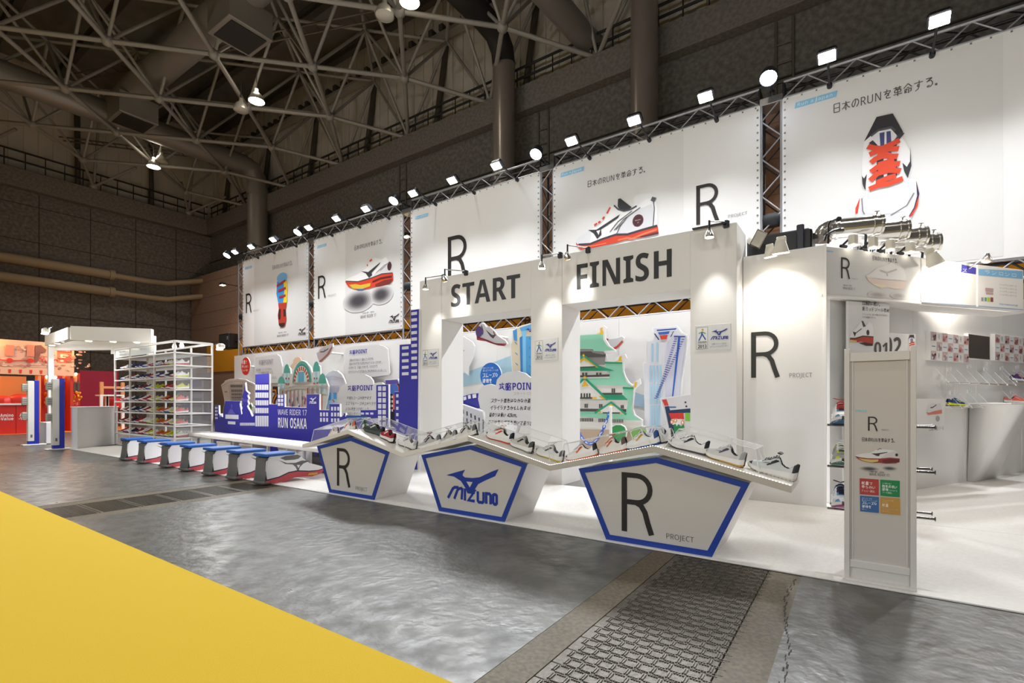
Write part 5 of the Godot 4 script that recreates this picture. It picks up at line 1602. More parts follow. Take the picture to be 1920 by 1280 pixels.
	a = cutout("building_board", "pale grey cut-out building with rows of dark windows in the start doorway", "display board", C3, "-10.372 1.182 -9.917 1.097 -9.156 .901 -9.072 .52 -9.051 -.41 -10.372 -.494")
	f = Flat.new(self)
	f.poly(pts("-10.372 1.182 -9.917 1.097 -9.169 .891 -9.114 .486 -9.114 -.414 -10.372 -.494"), "c9c9cf", 1.0)
	for k in 6:
		f.poly(shifted(pts("-9.935 .977 -9.881 .964 -9.872 .834 -9.926 .847"), Vector2(0.155 * k, -0.06 * k)), "3c3c46", 2.0)
		f.poly(shifted(pts("-9.935 .743 -9.89 .737 -9.881 .607 -9.926 .613"), Vector2(0.155 * k, -0.04 * k)), "3c3c46", 2.0)
		f.poly(shifted(pts("-9.935 .537 -9.89 .531 -9.881 .401 -9.926 .407"), Vector2(0.155 * k, -0.02 * k)), "3c3c46", 2.0)
	f.put(a, "building_print", at_z(0.004))
	a = cutout("speech_panel", "large cloud speech panel with purple heading in the start doorway", "display board", C4, "-8.494 1.669 -8.455 1.828 -8.297 1.984 -8.063 2.046 -7.759 2.061 -7.499 1.991 -7.317 1.863 -7.102 1.676 -6.411 1.546 -6.411 -.219 -8.858 -.375 -8.879 .894 -9.065 1.022 -9.14 1.285 -9.107 1.548 -8.941 1.676 -8.695 1.721", 0.05, 0.0, "foam_grey")
	f = Flat.new(self)
	f.fit("攻略POINT", -8.395, 1.533, -7.137, .198, "34299c", 1.0, true)
	f.fit("スタート〜5km", -7.888, 1.393, -7.102, .075, "c9a8a0", 1.0)
	f.fit("スタート直後はなかなか進まず、", -8.675, 1.187, -6.978, .103, "2a282e", 1.0, true, 0.2)
	f.fit("イライラするかもしれませんが、", -8.703, .98, -6.978, .103, "2a282e", 1.0, true, 0.2)
	f.fit("道のりは長い 42km。", -8.744, .779, -7.692, .104, "2a282e", 1.0, true, 0.2)
	f.fit("ここは焦らず落ち着いて走り出しましょう。", -8.776, .571, -6.58, .104, "2a282e", 1.0, true, 0.2)
	f.put(a, "lettering", at_z(0.004))

	# seen through the FINISH doorway
	castle()
	var sk := "-4.321 2.145 -4.23 2.171 -4.236 2.673 -4.08 2.678 -4.035 2.836 -4.08 2.986 -3.961 2.99 -3.528 2.984 -3.471 2.908 -3.415 2.818 -3.29 2.738 -3.331 2.331 -3.415 1.767 -3.471 .914 -3.499 .058 -4.26 .014 -4.275 1.197"
	a = cutout("tower_board", "white and blue cut-out of twin towers at right in the finish doorway", "display board", C2, sk)
	f = Flat.new(self)
	f.poly(pts(sk), "dfdfe6", 1.0)
	windows(f, "-4.124 2.181 .051 .441 -4.005 2.176 .05 .467 -4.169 1.683 .048 .412 -4.097 1.681 .054 .411 -4.008 1.68 .047 .409 -3.931 1.678 .047 .422 -4.163 1.153 .048 .5 -4.091 1.153 .048 .499 -4.014 1.154 .047 .497 -3.943 1.154 .047 .495 -4.157 .594 .048 .53 -4.091 .596 .048 .528 -4.02 .598 .047 .526 -3.955 .6 .041 .525", "a8d0e6", 2.0)
	f.poly(pts("-3.996 2.95 -3.514 2.948 -3.542 2.913 -3.985 2.914"), "2a4a9c", 2.0)
	f.poly(pts("-3.967 2.883 -3.676 2.89 -3.705 2.826 -3.932 2.822"), "2f5fb8", 2.0)
	f.poly(pts("-3.92 2.804 -3.728 2.807 -3.751 2.705 -3.885 2.703"), "d8452f", 2.2)
	f.poly(pts("-4.056 2.852 -4.032 2.865 -3.926 2.705 -3.949 2.695"), "2a3a7c", 2.2)
	f.poly(pts("-3.596 2.883 -3.579 2.882 -3.641 2.755 -3.67 2.745"), "2a3a7c", 2.2)
	f.poly(pts("-3.785 2.152 -3.728 2.654 -3.57 2.787 -3.29 2.738 -3.415 1.767 -3.499 .913 -3.771 .909"), "cfd0e0", 1.6)
	f.poly(pts("-3.482 2.738 -3.426 2.734 -3.596 1.313 -3.63 1.313"), "2f5fb8", 2.2)
	f.poly(pts("-3.579 2.773 -3.318 2.748 -3.32 2.72 -3.579 2.739"), "2a4a9c", 2.4)
	for k in 28:
		var y := 375 + k * 17.5
		f.poly(shifted(pts("-3.57 2.698 -3.505 2.694 -3.508 2.677 -3.573 2.681"), Vector2(-0.016 * k, -0.0505 * k)), "35409a", 2.4)
		f.poly(shifted(pts("-3.401 2.675 -3.337 2.671 -3.34 2.654 -3.404 2.658"), Vector2(-0.024 * k, -0.0505 * k)), "35409a", 2.4)
	for k in 4:
		f.poly(shifted(pts("-4.181 .461 -4.145 .565 -4.115 .566 -4.151 .462"), Vector2(0.07 * k, 0)), "2a3a9c", 2.4)
	f.put(a, "building_print", at_z(0.004))
	var sh := "-3.741 1.27 -3.587 1.289 -3.206 1.351 -2.942 1.39 -2.942 .127 -3.477 .096 -3.532 .481"
	a = cutout("shop_board", "colourful cut-out shop building at lower right of the finish doorway", "display board", C4, sh)
	f = Flat.new(self)
	f.poly(pts(sh), "dcd9da", 1.0)
	f.poly(pts("-3.721 1.256 -3.615 1.272 -3.565 1.131 -3.657 1.116"), "d83a30", 2.0)
	f.poly(pts("-3.657 1.102 -3.565 1.117 -3.532 1.02 -2.942 1.081 -2.942 .973 -3.477 .952 -3.395 .376 -2.942 .396 -2.942 .127 -3.477 .096 -3.56 .646"), "16365c", 2.0)
	f.poly(pts("-3.565 .951 -3.233 .969 -3.219 .82 -3.313 .831 -3.341 .762 -3.395 .843 -3.504 .813"), "d8352c", 2.4)
	f.poly(pts("-3.51 .813 -3.395 .83 -3.286 .818 -3.219 .765 -3.233 .697 -3.477 .69"), "ecebe8", 2.6)
	f.poly(pts("-3.46 .69 -3.408 .719 -3.381 .651 -3.341 .713 -3.286 .654 -3.225 .724 -3.193 .575 -3.436 .526"), "1f8a4a", 2.8)
	f.rect(-3.193, .779, .106, .19, "7fc03a", 2.6)
	f.rect(-3.56, 1.075, .165, .03, "2f6fa8", 2.6)
	windows(f, "-3.206 1.185 .037 .035 -3.185 1.092 .037 .038", "2a2a3a", 2.6)
	for q in [Vector2(-3.411, .788), Vector2(-3.249, .748), Vector2(-3.491, .753)]:
		f.oval(q, 0.04, 0.05, "e08a3a", 3.2)
		f.oval(q, 0.02, 0.03, "f4f2ee", 3.6)
	f.put(a, "building_print", at_z(0.004))
	for q in [["-4.966 .485 -4.95 .59 -4.856 .643 -4.731 .646 -4.638 .599 -4.592 .499 -4.608 .381 -4.7 .319 -4.7 .026 -4.856 .018 -4.856 .312 -4.95 .368", "2f9a52", "dark green round bush cut-out before the castle"], ["-4.471 .474 -4.395 .586 -4.217 .626 -4.114 .615 -4.085 .517 -4.158 .4 -4.217 .054 -4.395 .044 -4.425 .36", "6fb446", "light green bush cut-out beside the castle"]]:
		a = cutout("bush_board", q[2], "display board", C4, q[0], 0.04, 0.02)
		f = Flat.new(self)
		f.poly(pts(q[0]), q[1], 1.0)
		f.put(a, "bush_print", at_z(0.004))
	# rope barrier
	var rb := thing("rope_barrier", "white barrier post with a drooping blue and white chain in the finish doorway", "barrier", Vector3(-3.646, .963, -8.4) * Vector3(1, 0, 1))
	part(rb, "post", lathe(pts("0 0 .18 0 .18 .03 .03 .05 .024 1.1 .03 1.14 0 1.15"), 14), mat("white"))
	for k in 34:
		var u := k / 33.0
		var q := Vector3(-0.04 - 0.74 * u, 1.0 - 0.55 * (1.0 - pow(2.0 * u - 1.0, 2.0)), 0)
		part(rb, "chain_link", ring_mesh(), mat("chain_blue", "3f6fd0", 0.4) if k % 4 < 3 else mat("white"), Transform3D(Basis(Vector3.BACK, atan2(2.2 * (1.0 - 2.0 * u), 0.74)) * Basis(Vector3.RIGHT, PI * 0.5 * (k % 2)), q))

func ring_mesh() -> ArrayMesh:
	if ring == null:
		var p := []
		for i in 13:
			p.append(Vector3(cos(TAU * i / 12.0) * 0.042, sin(TAU * i / 12.0) * 0.026, 0))
		ring = pipe(p, 0.008, 6)
	return ring
var ring: ArrayMesh

func castle():
	var out := "-6.503 2.933 -5.861 2.934 -5.486 2.937 -5.469 3.044 -5.385 3.099 -5.303 3.107 -5.237 3.056 -5.27 2.906 -5.27 2.784 -5.155 2.593 -4.993 2.478 -5.27 2.448 -5.204 2.231 -4.993 2.215 -4.865 2.336 -4.739 2.353 -4.708 2.283 -4.771 2.167 -4.786 1.973 -4.739 1.823 -4.645 1.672 -4.522 1.581 -4.46 1.668 -4.369 1.725 -4.354 1.651 -4.491 1.521 -4.522 1.315 -4.552 1.049 -4.491 .873 -4.309 .759 -4.309 .028 -6.503 -.098"
	var a := cutout("castle_board", "large cut-out of a white castle with green roofs and gold ornaments", "display board", C3, out)
	var f := Flat.new(self)
	f.poly(pts("-6.503 2.256 -5.237 2.217 -4.739 1.823 -4.522 1.315 -4.491 .873 -4.309 .759 -4.309 .028 -6.503 -.098"), "e2ddd6", 1.0)
	var mint := "8fd3b4"
	var green := "1f9a70"
	f.poly(pts("-6.503 2.933 -5.861 2.934 -5.303 2.924 -5.293 2.77 -5.187 2.611 -5.009 2.494 -5.553 2.5 -5.587 2.558 -6.503 2.61"), mint, 2.0)
	f.poly(pts("-6.503 2.627 -5.621 2.575 -5.553 2.5 -5.303 2.48 -5.237 2.415 -5.253 2.141 -6.503 2.191"), "8b8683", 1.8)
	f.poly(pts("-5.945 2.515 -5.621 2.504 -5.587 2.465 -5.303 2.403 -5.227 2.409 -5.237 2.348 -6.503 2.353 -6.503 2.578"), "4f4a48", 2.2)
	f.poly(pts("-6.503 2.095 -5.896 2.418 -5.826 2.421 -5.723 2.254 -5.385 2.116 -5.09 2.02 -4.993 1.98 -6.503 2.024"), green, 2.4)
	f.poly(pts("-5.237 2.208 -4.786 2.183 -4.777 1.943 -4.677 1.687 -4.522 1.566 -4.771 1.614 -6.503 1.682 -6.503 1.837 -5.122 1.802 -5.116 1.924 -5.22 1.988"), mint, 2.0)
	f.poly(pts("-5.253 2.218 -4.786 2.188 -4.79 2.147 -5.253 2.172"), green, 2.6)
	f.rect(-6.503, 1.843, 1.381, .052, "4a4644", 2.8)
	f.poly(pts("-6.213 2.116 -5.861 2.37 -5.792 2.366 -5.402 2.08"), "e8e4de", 3.0)
	f.poly(pts("-6.213 2.11 -5.854 2.354 -5.806 2.351 -5.385 2.073 -5.452 2.075 -5.826 2.296 -6.071 2.104"), "e9b928", 3.4)
	f.stroke(pts("-6.249 2.092 -5.833 2.4 -5.369 2.066"), 0.05, green, 3.8)
	f.rect(-5.945, 2.087, .543, .031, "4a4644", 3.2)
	windows(f, "-5.882 1.868 .055 .094 -5.792 1.866 .055 .094 -5.486 1.858 .054 .093 -5.399 1.855 .053 .092", "4a4644", 3.0)
	f.poly(pts("-4.771 1.555 -4.497 1.551 -4.522 1.315 -4.552 1.049 -4.491 .873 -4.309 .765 -4.739 .764 -6.503 .853 -6.503 .966 -4.677 .973 -4.63 1.256 -4.739 1.345"), mint, 2.0)
	f.poly(pts("-4.771 1.578 -4.491 1.563 -4.497 1.515 -4.771 1.525"), green, 2.6)
	f.poly(pts("-6.503 1.402 -4.771 1.381 -4.645 1.256 -6.503 1.256"), green, 2.0)
	f.rect(-5.385, 1.385, .599, .049, "4a4644", 2.8)
	f.poly(pts("-6.503 1.256 -5.809 1.804 -5.187 1.271"), "e8e4de", 3.0)
	f.poly(pts("-5.896 1.602 -5.809 1.773 -5.689 1.614"), "e9b928", 3.6)
	f.poly(pts("-5.419 1.348 -5.336 1.363 -5.139 1.271 -5.27 1.262"), "e9b928", 3.6)
	f.rect(-6.503, 1.282, .916, .045, "4a4644", 3.4)
	f.rect(-5.594, 1.281, .125, .05, "e9b928", 3.6)
	windows(f, "-5.924 1.325 .049 .104 -5.84 1.325 .048 .103 -5.764 1.325 .048 .103 -5.689 1.325 .048 .103 -5.064 1.438 .039 .106 -5.012 1.437 .039 .106", "4a4644", 3.6)
	f.stroke(pts("-6.213 1.479 -5.809 1.819 -5.171 1.262"), 0.06, green, 4.0)
	f.rect(-6.503, .96, 1.82, .071, "4a4644", 2.6)
	windows(f, "-5.813 1.053 .041 .103 -5.757 1.053 .034 .103 -5.405 1.047 .04 .105 -5.352 1.048 .04 .104 -4.827 1.04 .038 .09 -4.783 1.041 .038 .09", "4a4644", 2.8)
	f.poly(pts("-5.503 .932 -5.074 1.18 -4.692 .905"), "e8e4de", 3.2)
	f.poly(pts("-5.139 1.104 -5.074 1.165 -5 1.105"), "e9b928", 3.6)
	f.rect(-5.303, .913, .469, .037, "4a4644", 3.4)
	f.poly(pts("-5.469 .932 -5.369 .986 -5.336 .934"), "e9b928", 3.6)
	f.poly(pts("-4.865 .926 -4.786 .957 -4.702 .911"), "e9b928", 3.6)
	f.stroke(pts("-5.519 .922 -5.074 1.196 -4.677 .899"), 0.05, green, 4.0)
	windows(f, "-5.945 .696 .027 .088 -5.895 .697 .027 .088 -5.845 .698 .027 .088 -5.796 .7 .027 .088 -5.747 .701 .027 .087 -5.698 .702 .027 .087 -5.65 .703 .027 .087 -5.601 .704 .027 .087 -5.419 .696 .03 .086 -5.369 .698 .03 .086 -5.319 .699 .03 .086 -5.27 .7 .03 .086 -5.058 .687 .023 .085 -5.011 .688 .023 .085 -4.966 .69 .023 .084 -4.92 .691 .023 .084 -4.874 .692 .023 .084 -4.829 .693 .023 .084 -4.784 .694 .022 .084", "4a4644", 2.8)
	f.poly(pts("-6.503 .483 -5.058 .515 -4.309 .467 -4.309 .028 -6.503 -.098"), "c3aa92", 2.0)
	f.poly(pts("-5.419 .395 -5.319 .429 -5.253 .356 -5.352 .306"), "ad9880", 2.4)
	for q in ["-5.469 2.936 -5.369 2.959 -5.369 3.067 -5.303 3.092 -5.312 3.031 -5.279 2.937 -5.303 2.914", "-4.993 2.206 -4.881 2.232 -4.85 2.335 -4.786 2.332 -4.802 2.273 -4.786 2.206", "-4.599 1.567 -4.476 1.595 -4.466 1.683 -4.399 1.696 -4.415 1.638 -4.43 1.565", "-5.861 2.385 -5.861 2.423 -5.833 2.446 -5.806 2.42 -5.806 2.376", "-5.847 1.805 -5.84 1.852 -5.799 1.875 -5.757 1.849 -5.757 1.799"]:
		f.poly(pts(q), "eebd2c", 4.2)
	f.put(a, "castle_print", at_z(0.004))
	var sh := "-5.483 2.87 -5.415 2.849 -5.33 2.828 -5.13 2.839 -4.966 2.871 -4.917 2.824 -4.933 2.739 -5.031 2.636 -5.163 2.551 -5.23 2.545 -5.432 2.645"
	a = cutout("shoe_board", "grey shoe cut-out peeping out behind the castle's top roof", "display board", C1, sh, 0.04, 0.02)
	f = Flat.new(self)
	f.poly(pts(sh), "c9c6c8", 1.0)
	f.stroke(pts("-5.23 2.552 -5.08 2.624 -4.94 2.754"), 0.06, "c04a3c", 2.0)
	f.stroke(pts("-5.459 2.852 -5.33 2.821"), 0.04, "b8344a", 2.0)
	f.put(a, "shoe_print", at_z(0.004))

func at_z(z: float) -> Transform3D:
	return Transform3D(Basis.IDENTITY, Vector3(0, 0, z))

func shifted(p: PackedVector2Array, d: Vector2) -> PackedVector2Array:
	for i in p.size():
		p[i] += d
	return p

func ellipse(c: Vector2, rx: float, ry: float) -> String:
	var s := ""
	for i in 32:
		s += "%.4f %.4f " % [c.x + rx * cos(TAU * i / 32.0), c.y + ry * sin(TAU * i / 32.0)]
	return s

func arc_band(c: Vector2, _unused: float, rx: float, ry: float) -> PackedVector2Array:
	var p := PackedVector2Array()
	for i in 25:
		p.append(c + Vector2(rx * cos(PI * i / 24.0), ry * sin(PI * i / 24.0)))
	return p

const C1 := -12.15
const C2 := -11.95
const C3 := -11.75
const C4 := -11.5

# ---------------------------------------------------------------- running shoes
# toe towards +x, sole on y = 0; one surface, cut into parts by where on the shoe a face lies
func smooth_at(t: float, s: String) -> float:
	var k := pts(s)
	for i in k.size() - 1:
		if t <= k[i + 1].x:
			var u := clampf((t - k[i].x) / (k[i + 1].x - k[i].x), 0.0, 1.0)
			u = u * u * (3.0 - 2.0 * u)
			return lerpf(k[i].y, k[i + 1].y, u)
	return k[k.size() - 1].y

func shoe_half(t: float) -> float:
	return smooth_at(t, "0 .012 .06 .033 .14 .038 .32 .033 .55 .041 .72 .049 .86 .044 .95 .03 1 .006")

func shoe_sole(t: float) -> Vector2:   # bottom and top of the sole
	var lift := 0.022 * pow(maxf(0.0, (t - 0.7) / 0.3), 2.0) + 0.006 * pow(maxf(0.0, (0.1 - t) / 0.1), 2.0)
	return Vector2(lift, lift + smooth_at(t, "0 .044 .12 .04 .4 .034 .7 .026 1 .018"))

func shoe_top(t: float) -> float:
	return smooth_at(t, "0 .094 .05 .1 .2 .074 .3 .082 .4 .108 .46 .104 .6 .083 .74 .064 .88 .055 .96 .045 1 .03")

func shoe_point(t: float, a: float, off := 0.0) -> Vector3:
	var w := shoe_half(t) * 0.95
	var s := shoe_sole(t)
	var h := maxf(shoe_top(t), s.y + 0.004) - s.y
	var ca := cos(a)
	var sa := sin(a)
	var flat := lerpf(0.85, 0.62, smoothstep(0.4, 0.9, t))
	var p := Vector3(-0.145 + 0.29 * t, s.y - 0.006 + (h + 0.006) * pow(maxf(sa, 0.0), flat), w * signf(ca) * pow(absf(ca), 0.8))
	var d := absf(a - PI * 0.5)
	var open := 1.0 - pow((t - 0.225) / 0.185, 2.0)
	if open > 0.0:
		var lim := 0.85 * sqrt(open)
		if d < lim:
			p.y -= 0.045 * (1.0 - pow(d / lim, 2.0))
	if off != 0.0:
		p += Vector3(0.1 * (t - 0.4), sa, ca).normalized() * off
	return p

func shoe_zone(t: float, a: float) -> String:
	var d := absf(a - PI * 0.5)
	var open := 1.0 - pow((t - 0.225) / 0.185, 2.0)
	if open > 0.0 and d < 0.85 * sqrt(open):
		return "lining"
	if t > 0.38 and t < 0.7 and d < 0.27:
		return "tongue"
	if (t > 0.36 and t < 0.73 and d < 0.5) or t < 0.09:
		return "overlay"
	if t > 0.9 and d > 0.5:
		return "overlay"
	return "upper"

var shoe_meshes := {}
func shoe_mesh(fine: bool) -> Dictionary:
	if shoe_meshes.has(fine):
		return shoe_meshes[fine]
	var nt := 40 if fine else 14
	var na := 28 if fine else 10
	var tools := {}
	for i in nt:
		for j in na:
			var t0 := float(i) / nt
			var t1 := float(i + 1) / nt
			var a0 := PI * j / na
			var a1 := PI * (j + 1) / na
			var zone := shoe_zone((t0 + t1) * 0.5, (a0 + a1) * 0.5)
			if not fine and zone in ["tongue", "overlay"]:
				zone = "upper"
			if not tools.has(zone):
				tools[zone] = mb()
				tools[zone].set_smooth_group(1)
			quad(tools[zone], shoe_point(t0, a0), shoe_point(t0, a1), shoe_point(t1, a1), shoe_point(t1, a0))
	# sole: an outline that bulges, in two layers
	for layer in 2:
		var st := mb()
		st.set_smooth_group(1)
		var ns := nt
		for side in [1.0, -1.0]:
			for i in ns:
				var q := []
				for k in 2:
					var t := float(i + k) / ns
					var s := shoe_sole(t)
					var w := shoe_half(t) * 1.06
					var cut := 0.0
					if layer == 1 and fine:
						cut = 0.0035 * (1.0 if int(t * 26.0) % 2 == 0 else 0.0)
					var split := lerpf(s.x, s.y, 0.3)
					var x := -0.145 + 0.29 * t * 1.012 - 0.002
					if layer == 0:
						q.append([Vector3(x, split, side * w * 1.02), Vector3(x, lerpf(split, s.y, 0.55), side * w * 0.97), Vector3(x, s.y + 0.003, side * w)])
					else:
						q.append([Vector3(x, s.x + cut, side * w * 0.93), Vector3(x, s.x + 0.003 + cut, side * w * 1.0), Vector3(x, split + 0.0005, side * w * 1.03)])
				for k in 2:
					if side > 0.0:
						quad(st, q[0][k], q[1][k], q[1][k + 1], q[0][k + 1])
					else:
						quad(st, q[1][k], q[0][k], q[0][k + 1], q[1][k + 1])
		st.set_smooth_group(-1)
		for i in ns:
			var ta := float(i) / ns
			var tb := float(i + 1) / ns
			var y := [0.0, 0.0]
			for e in [0, 1]:
				var s0 := shoe_sole(ta)
				var s1 := shoe_sole(tb)
				var xa := -0.147 + 0.29 * ta * 1.012
				var xb := -0.147 + 0.29 * tb * 1.012
				var wa := shoe_half(ta) * (1.06 if e == 1 else 0.98)
				var wb := shoe_half(tb) * (1.06 if e == 1 else 0.98)
				var ya := s0.y + 0.003 if e == 1 else s0.x
				var yb := s1.y + 0.003 if e == 1 else s1.x
				if layer == 1 and e == 1 or layer == 0 and e == 0:
					continue
				if e == 1:
					quad(st, Vector3(xa, ya, -wa), Vector3(xa, ya, wa), Vector3(xb, yb, wb), Vector3(xb, yb, -wb))
				else:
					quad(st, Vector3(xa, ya, wa), Vector3(xa, ya, -wa), Vector3(xb, yb, -wb), Vector3(xb, yb, wb))
		tools["midsole" if layer == 0 else "outsole"] = st
	if fine:
		var lc := mb()
		for i in 6:
			var t := 0.43 + i * 0.046
			var path := []
			for k in 7:
				path.append(shoe_point(t + (0.02 * (k / 6.0 - 0.5) if i % 2 else -0.02 * (k / 6.0 - 0.5)), PI * 0.5 + lerpf(-0.44, 0.44, k / 6.0), 0.003 + 0.004 * sin(PI * k / 6.0)))
			sweep(lc, path, 0.0028, 6)
		for s in [1.0, -1.0]:
			var path := []
			for k in 9:
				var u := k / 8.0
				path.append(shoe_point(0.42, PI * 0.5, 0.01) + Vector3(0.012 * sin(TAU * u), 0.004 + 0.01 * sin(PI * u), s * 0.034 * sin(PI * u)))
			sweep(lc, path, 0.0024, 6)
		tools["laces"] = lc
	# the curved flash on both sides
	var sw := mb()
	sw.set_smooth_group(1)
	for side in [0, 1]:
		for line in ["0.26 1.05 .026 0.4 .78 .06 .52 .52 .075 .6 .38 .05", "0.44 .85 .05 .52 .66 .05 .54 .42 .045 .5 .26 .02", ".56 .6 .05 .64 .62 .03 .7 .72 .012"]:
			var f: PackedFloat64Array = line.split_floats(" ")
			var prev := []
			for i in range(0, f.size(), 3):
				var half := f[i + 2]
				var pair := []
				for s in [-1.0, 1.0]:
					var a := clampf(f[i + 1] + s * half, 0.12, 1.4)
					pair.append(shoe_point(f[i] + 0.25 * s * half, a if side == 0 else PI - a, 0.0022))
				if prev:
					quad(sw, prev[0], prev[1], pair[1], pair[0])
				prev = pair
	tools["side_flash"] = sw
	var out := {}
	for key in tools:
		out[key] = fin(tools[key], key in ["upper", "midsole"])
	shoe_meshes[fine] = out
	return out

func shoe(called: String, label: String, colours: Dictionary, fine: bool, xf: Transform3D, group := "") -> Node3D:
	var o := thing(called, label, "shoe", Vector3.ZERO, 0.0, group)
	var m := shoe_mesh(fine)
	var skip := ["side_flash"] if not fine and not colours.has("flash_small") else []
	for key in ["upper", "midsole", "outsole", "lining", "tongue", "overlay", "laces", "side_flash"]:
		if not m.has(key) or key in skip:
			continue
		var c: String = colours.get(key, {"lining": "2b2a2e", "outsole": "3a3a3c", "midsole": "eceae6"}.get(key, colours.get("upper", "eeeeee")))
		part(o, key, m[key], mat("shoe_" + c, c, 0.55))
	o.transform = xf
	return o

func table_y(x: float) -> float:   # top of the zigzag worktop
	var u := fposmod(x + 6.41, 2.004) / 2.004
	return 0.632 + 0.237 * (1.0 - absf(u * 2.0 - 1.0))

func on_table(x: float, z: float, turn: float, s := 1.08) -> Transform3D:
	var slope := atan2(table_y(x + 0.05) - table_y(x - 0.05), 0.1)
	var b := Basis(Vector3.BACK, slope) * Basis(Vector3.UP, turn) * Basis.from_scale(Vector3(s, s * 1.16, s))
	return Transform3D(b, Vector3(x, table_y(x) + 0.001, z))

# ---------------------------------------------------------------- pentagon counters with the zigzag worktop
func counters():
	var zf := -4.15
	for i in 3:
		var cx: float = [-1.397, -3.408, -5.4][i]
		var label: String = ["pentagon counter with a large letter, nearest and right of three", "pentagon counter with the blue bird logo, middle of three", "pentagon counter with a smaller letter, left of three"][i]
		var o := thing("counter", label, "counter", Vector3(cx, 0.012, zf))
		var pent := pts("-.448 0 .448 0 .722 .608 0 .757 -.722 .608")
		var inner := pts("-.415 .045 .415 .045 .66 .575 0 .712 -.66 .575")
		var body := mb()
		prism(body, pent, -0.55, -0.018)
		part(o, "body", fin(body), mat("white_gloss"))
		var fr := mb()
		for k in 5:
			var a := pent[k]
			var b := pent[(k + 1) % 5]
			var c := inner[(k + 1) % 5]
			var d := inner[k]
			prism(fr, PackedVector2Array([a, b, c, d]), -0.018, 0.0)
		part(o, "blue_border", fin(fr), mat("frame_blue"))
		part(o, "front_board", slab(inner, -0.018, -0.008), mat("board"))
		var at := Transform3D(Basis.IDENTITY, Vector3(0, 0, -0.007))
		if i == 1:
			var f := Flat.new(self)
			bird(f, -.343, .239, .717, "1b3a9c", 1.0, "d6d0c8")
			wordmark(f, -.343, .152, .705, "1b3a9c", 1.0)
			f.put(o, "bird_logo", at)
		elif i == 0:
			mark_r(o, -.305, .096, .513, -0.007, false)
			var f := Flat.new(self)
			f.fit("PROJECT", .082, .091, .31, 0.043, "6a6560")
			f.put(o, "caption", at)
		else:
			mark_r(o, -.289, .107, .498, -0.007, false)
			var f := Flat.new(self)
			f.fit("PROJECT", .089, .088, .318, 0.048, "8a8580")
			f.put(o, "caption", at)
	# worktop: one zigzag slab resting on the three counters
	var top := thing("worktop", "long zigzag white worktop with display shoes, resting on the pentagon counters", "worktop", Vector3(0, 0, 0))
	var xs := [-6.41, -5.408, -4.406, -3.404, -2.402, -1.4, -0.395]
	for k in 6:
		var a := Vector2(xs[k], table_y(xs[k] + 0.0001) if k % 2 == 0 else 0.869)
		var b := Vector2(xs[k + 1], 0.869 if k % 2 == 0 else 0.632)
		var down := Vector2(0, -0.052)
		part(top, "slab", slab(PackedVector2Array([a, b, b + down, a + down]), -4.72, -4.115), mat("worktop", "efeae2", 0.35))
		if k >= 3:
			var st := mb()
			var nb := 46
			for j in nb:
				var q := a.lerp(b, (j + 0.5) / nb)
				bx(st, Vector3(q.x, q.y + 0.002, -4.118), Vector3(0.008, 0.006, 0.01))
			var beads := part(top, "bright_beads", fin(st), mat("glow_led"))  # row of small glowing beads along the front edge
			beads.set_meta("kind", "stuff")
			part(top, "edge_profile", slab(PackedVector2Array([a + Vector2(0, 0.001), b + Vector2(0, 0.001), b + Vector2(0, -0.05), a + Vector2(0, -0.05)]), -4.1148, -4.109), mat("profile", "c9c4bc", 0.25))
	# acrylic covers, one on each slope
	for k in 6:
		var x0: float = xs[k] + 0.06
		var x1: float = xs[k + 1] - 0.06
		if k == 5:
			x1 = -0.62
		var c := thing("acrylic_cover", "clear acrylic cover on the %s slope of the %s counter" % [["left", "right"][k % 2], ["left", "middle", "right"][k / 2]], "cover")
		var hh := 0.175
		var a := Vector3(x0, table_y(x0), 0)
		var b := Vector3(x1, table_y(x1), 0)
		var up := (b - a).cross(Vector3.BACK).normalized() * -hh
		if up.y < 0.0:
			up = -up
		var inx := (b - a).normalized() * 0.07
		var z0 := -4.64
		var z1 := -4.21
		var lo := [a + Vector3(0, 0.002, z1), b + Vector3(0, 0.002, z1), b + Vector3(0, 0.002, z0), a + Vector3(0, 0.002, z0)]
		var hi := [a + up + inx + Vector3(0, 0, z1 - 0.03), b + up - inx + Vector3(0, 0, z1 - 0.03), b + up - inx + Vector3(0, 0, z0 + 0.03), a + up + inx + Vector3(0, 0, z0 + 0.03)]
		for q in [[lo[1], lo[2], hi[2], hi[1]], [lo[2], lo[3], hi[3], hi[2]], [lo[3], lo[0], hi[0], hi[3]], hi]:
			var st := mb()
			quad(st, q[0], q[1], q[2], q[3])
			part(c, "pane", fin(st), mat("acrylic"))
		for e in [[hi[0], hi[1]], [hi[1], hi[2]], [hi[2], hi[3]], [hi[3], hi[0]], [lo[1], hi[1]], [lo[2], hi[2]], [lo[3], hi[3]], [lo[0], hi[0]], [lo[2], lo[3]]]:
			bar(c, "edge", e[0], e[1], 0.0032, mat("acrylic_edge"))
	# shoes on the worktop, toes to the left
	var W := "efefef"
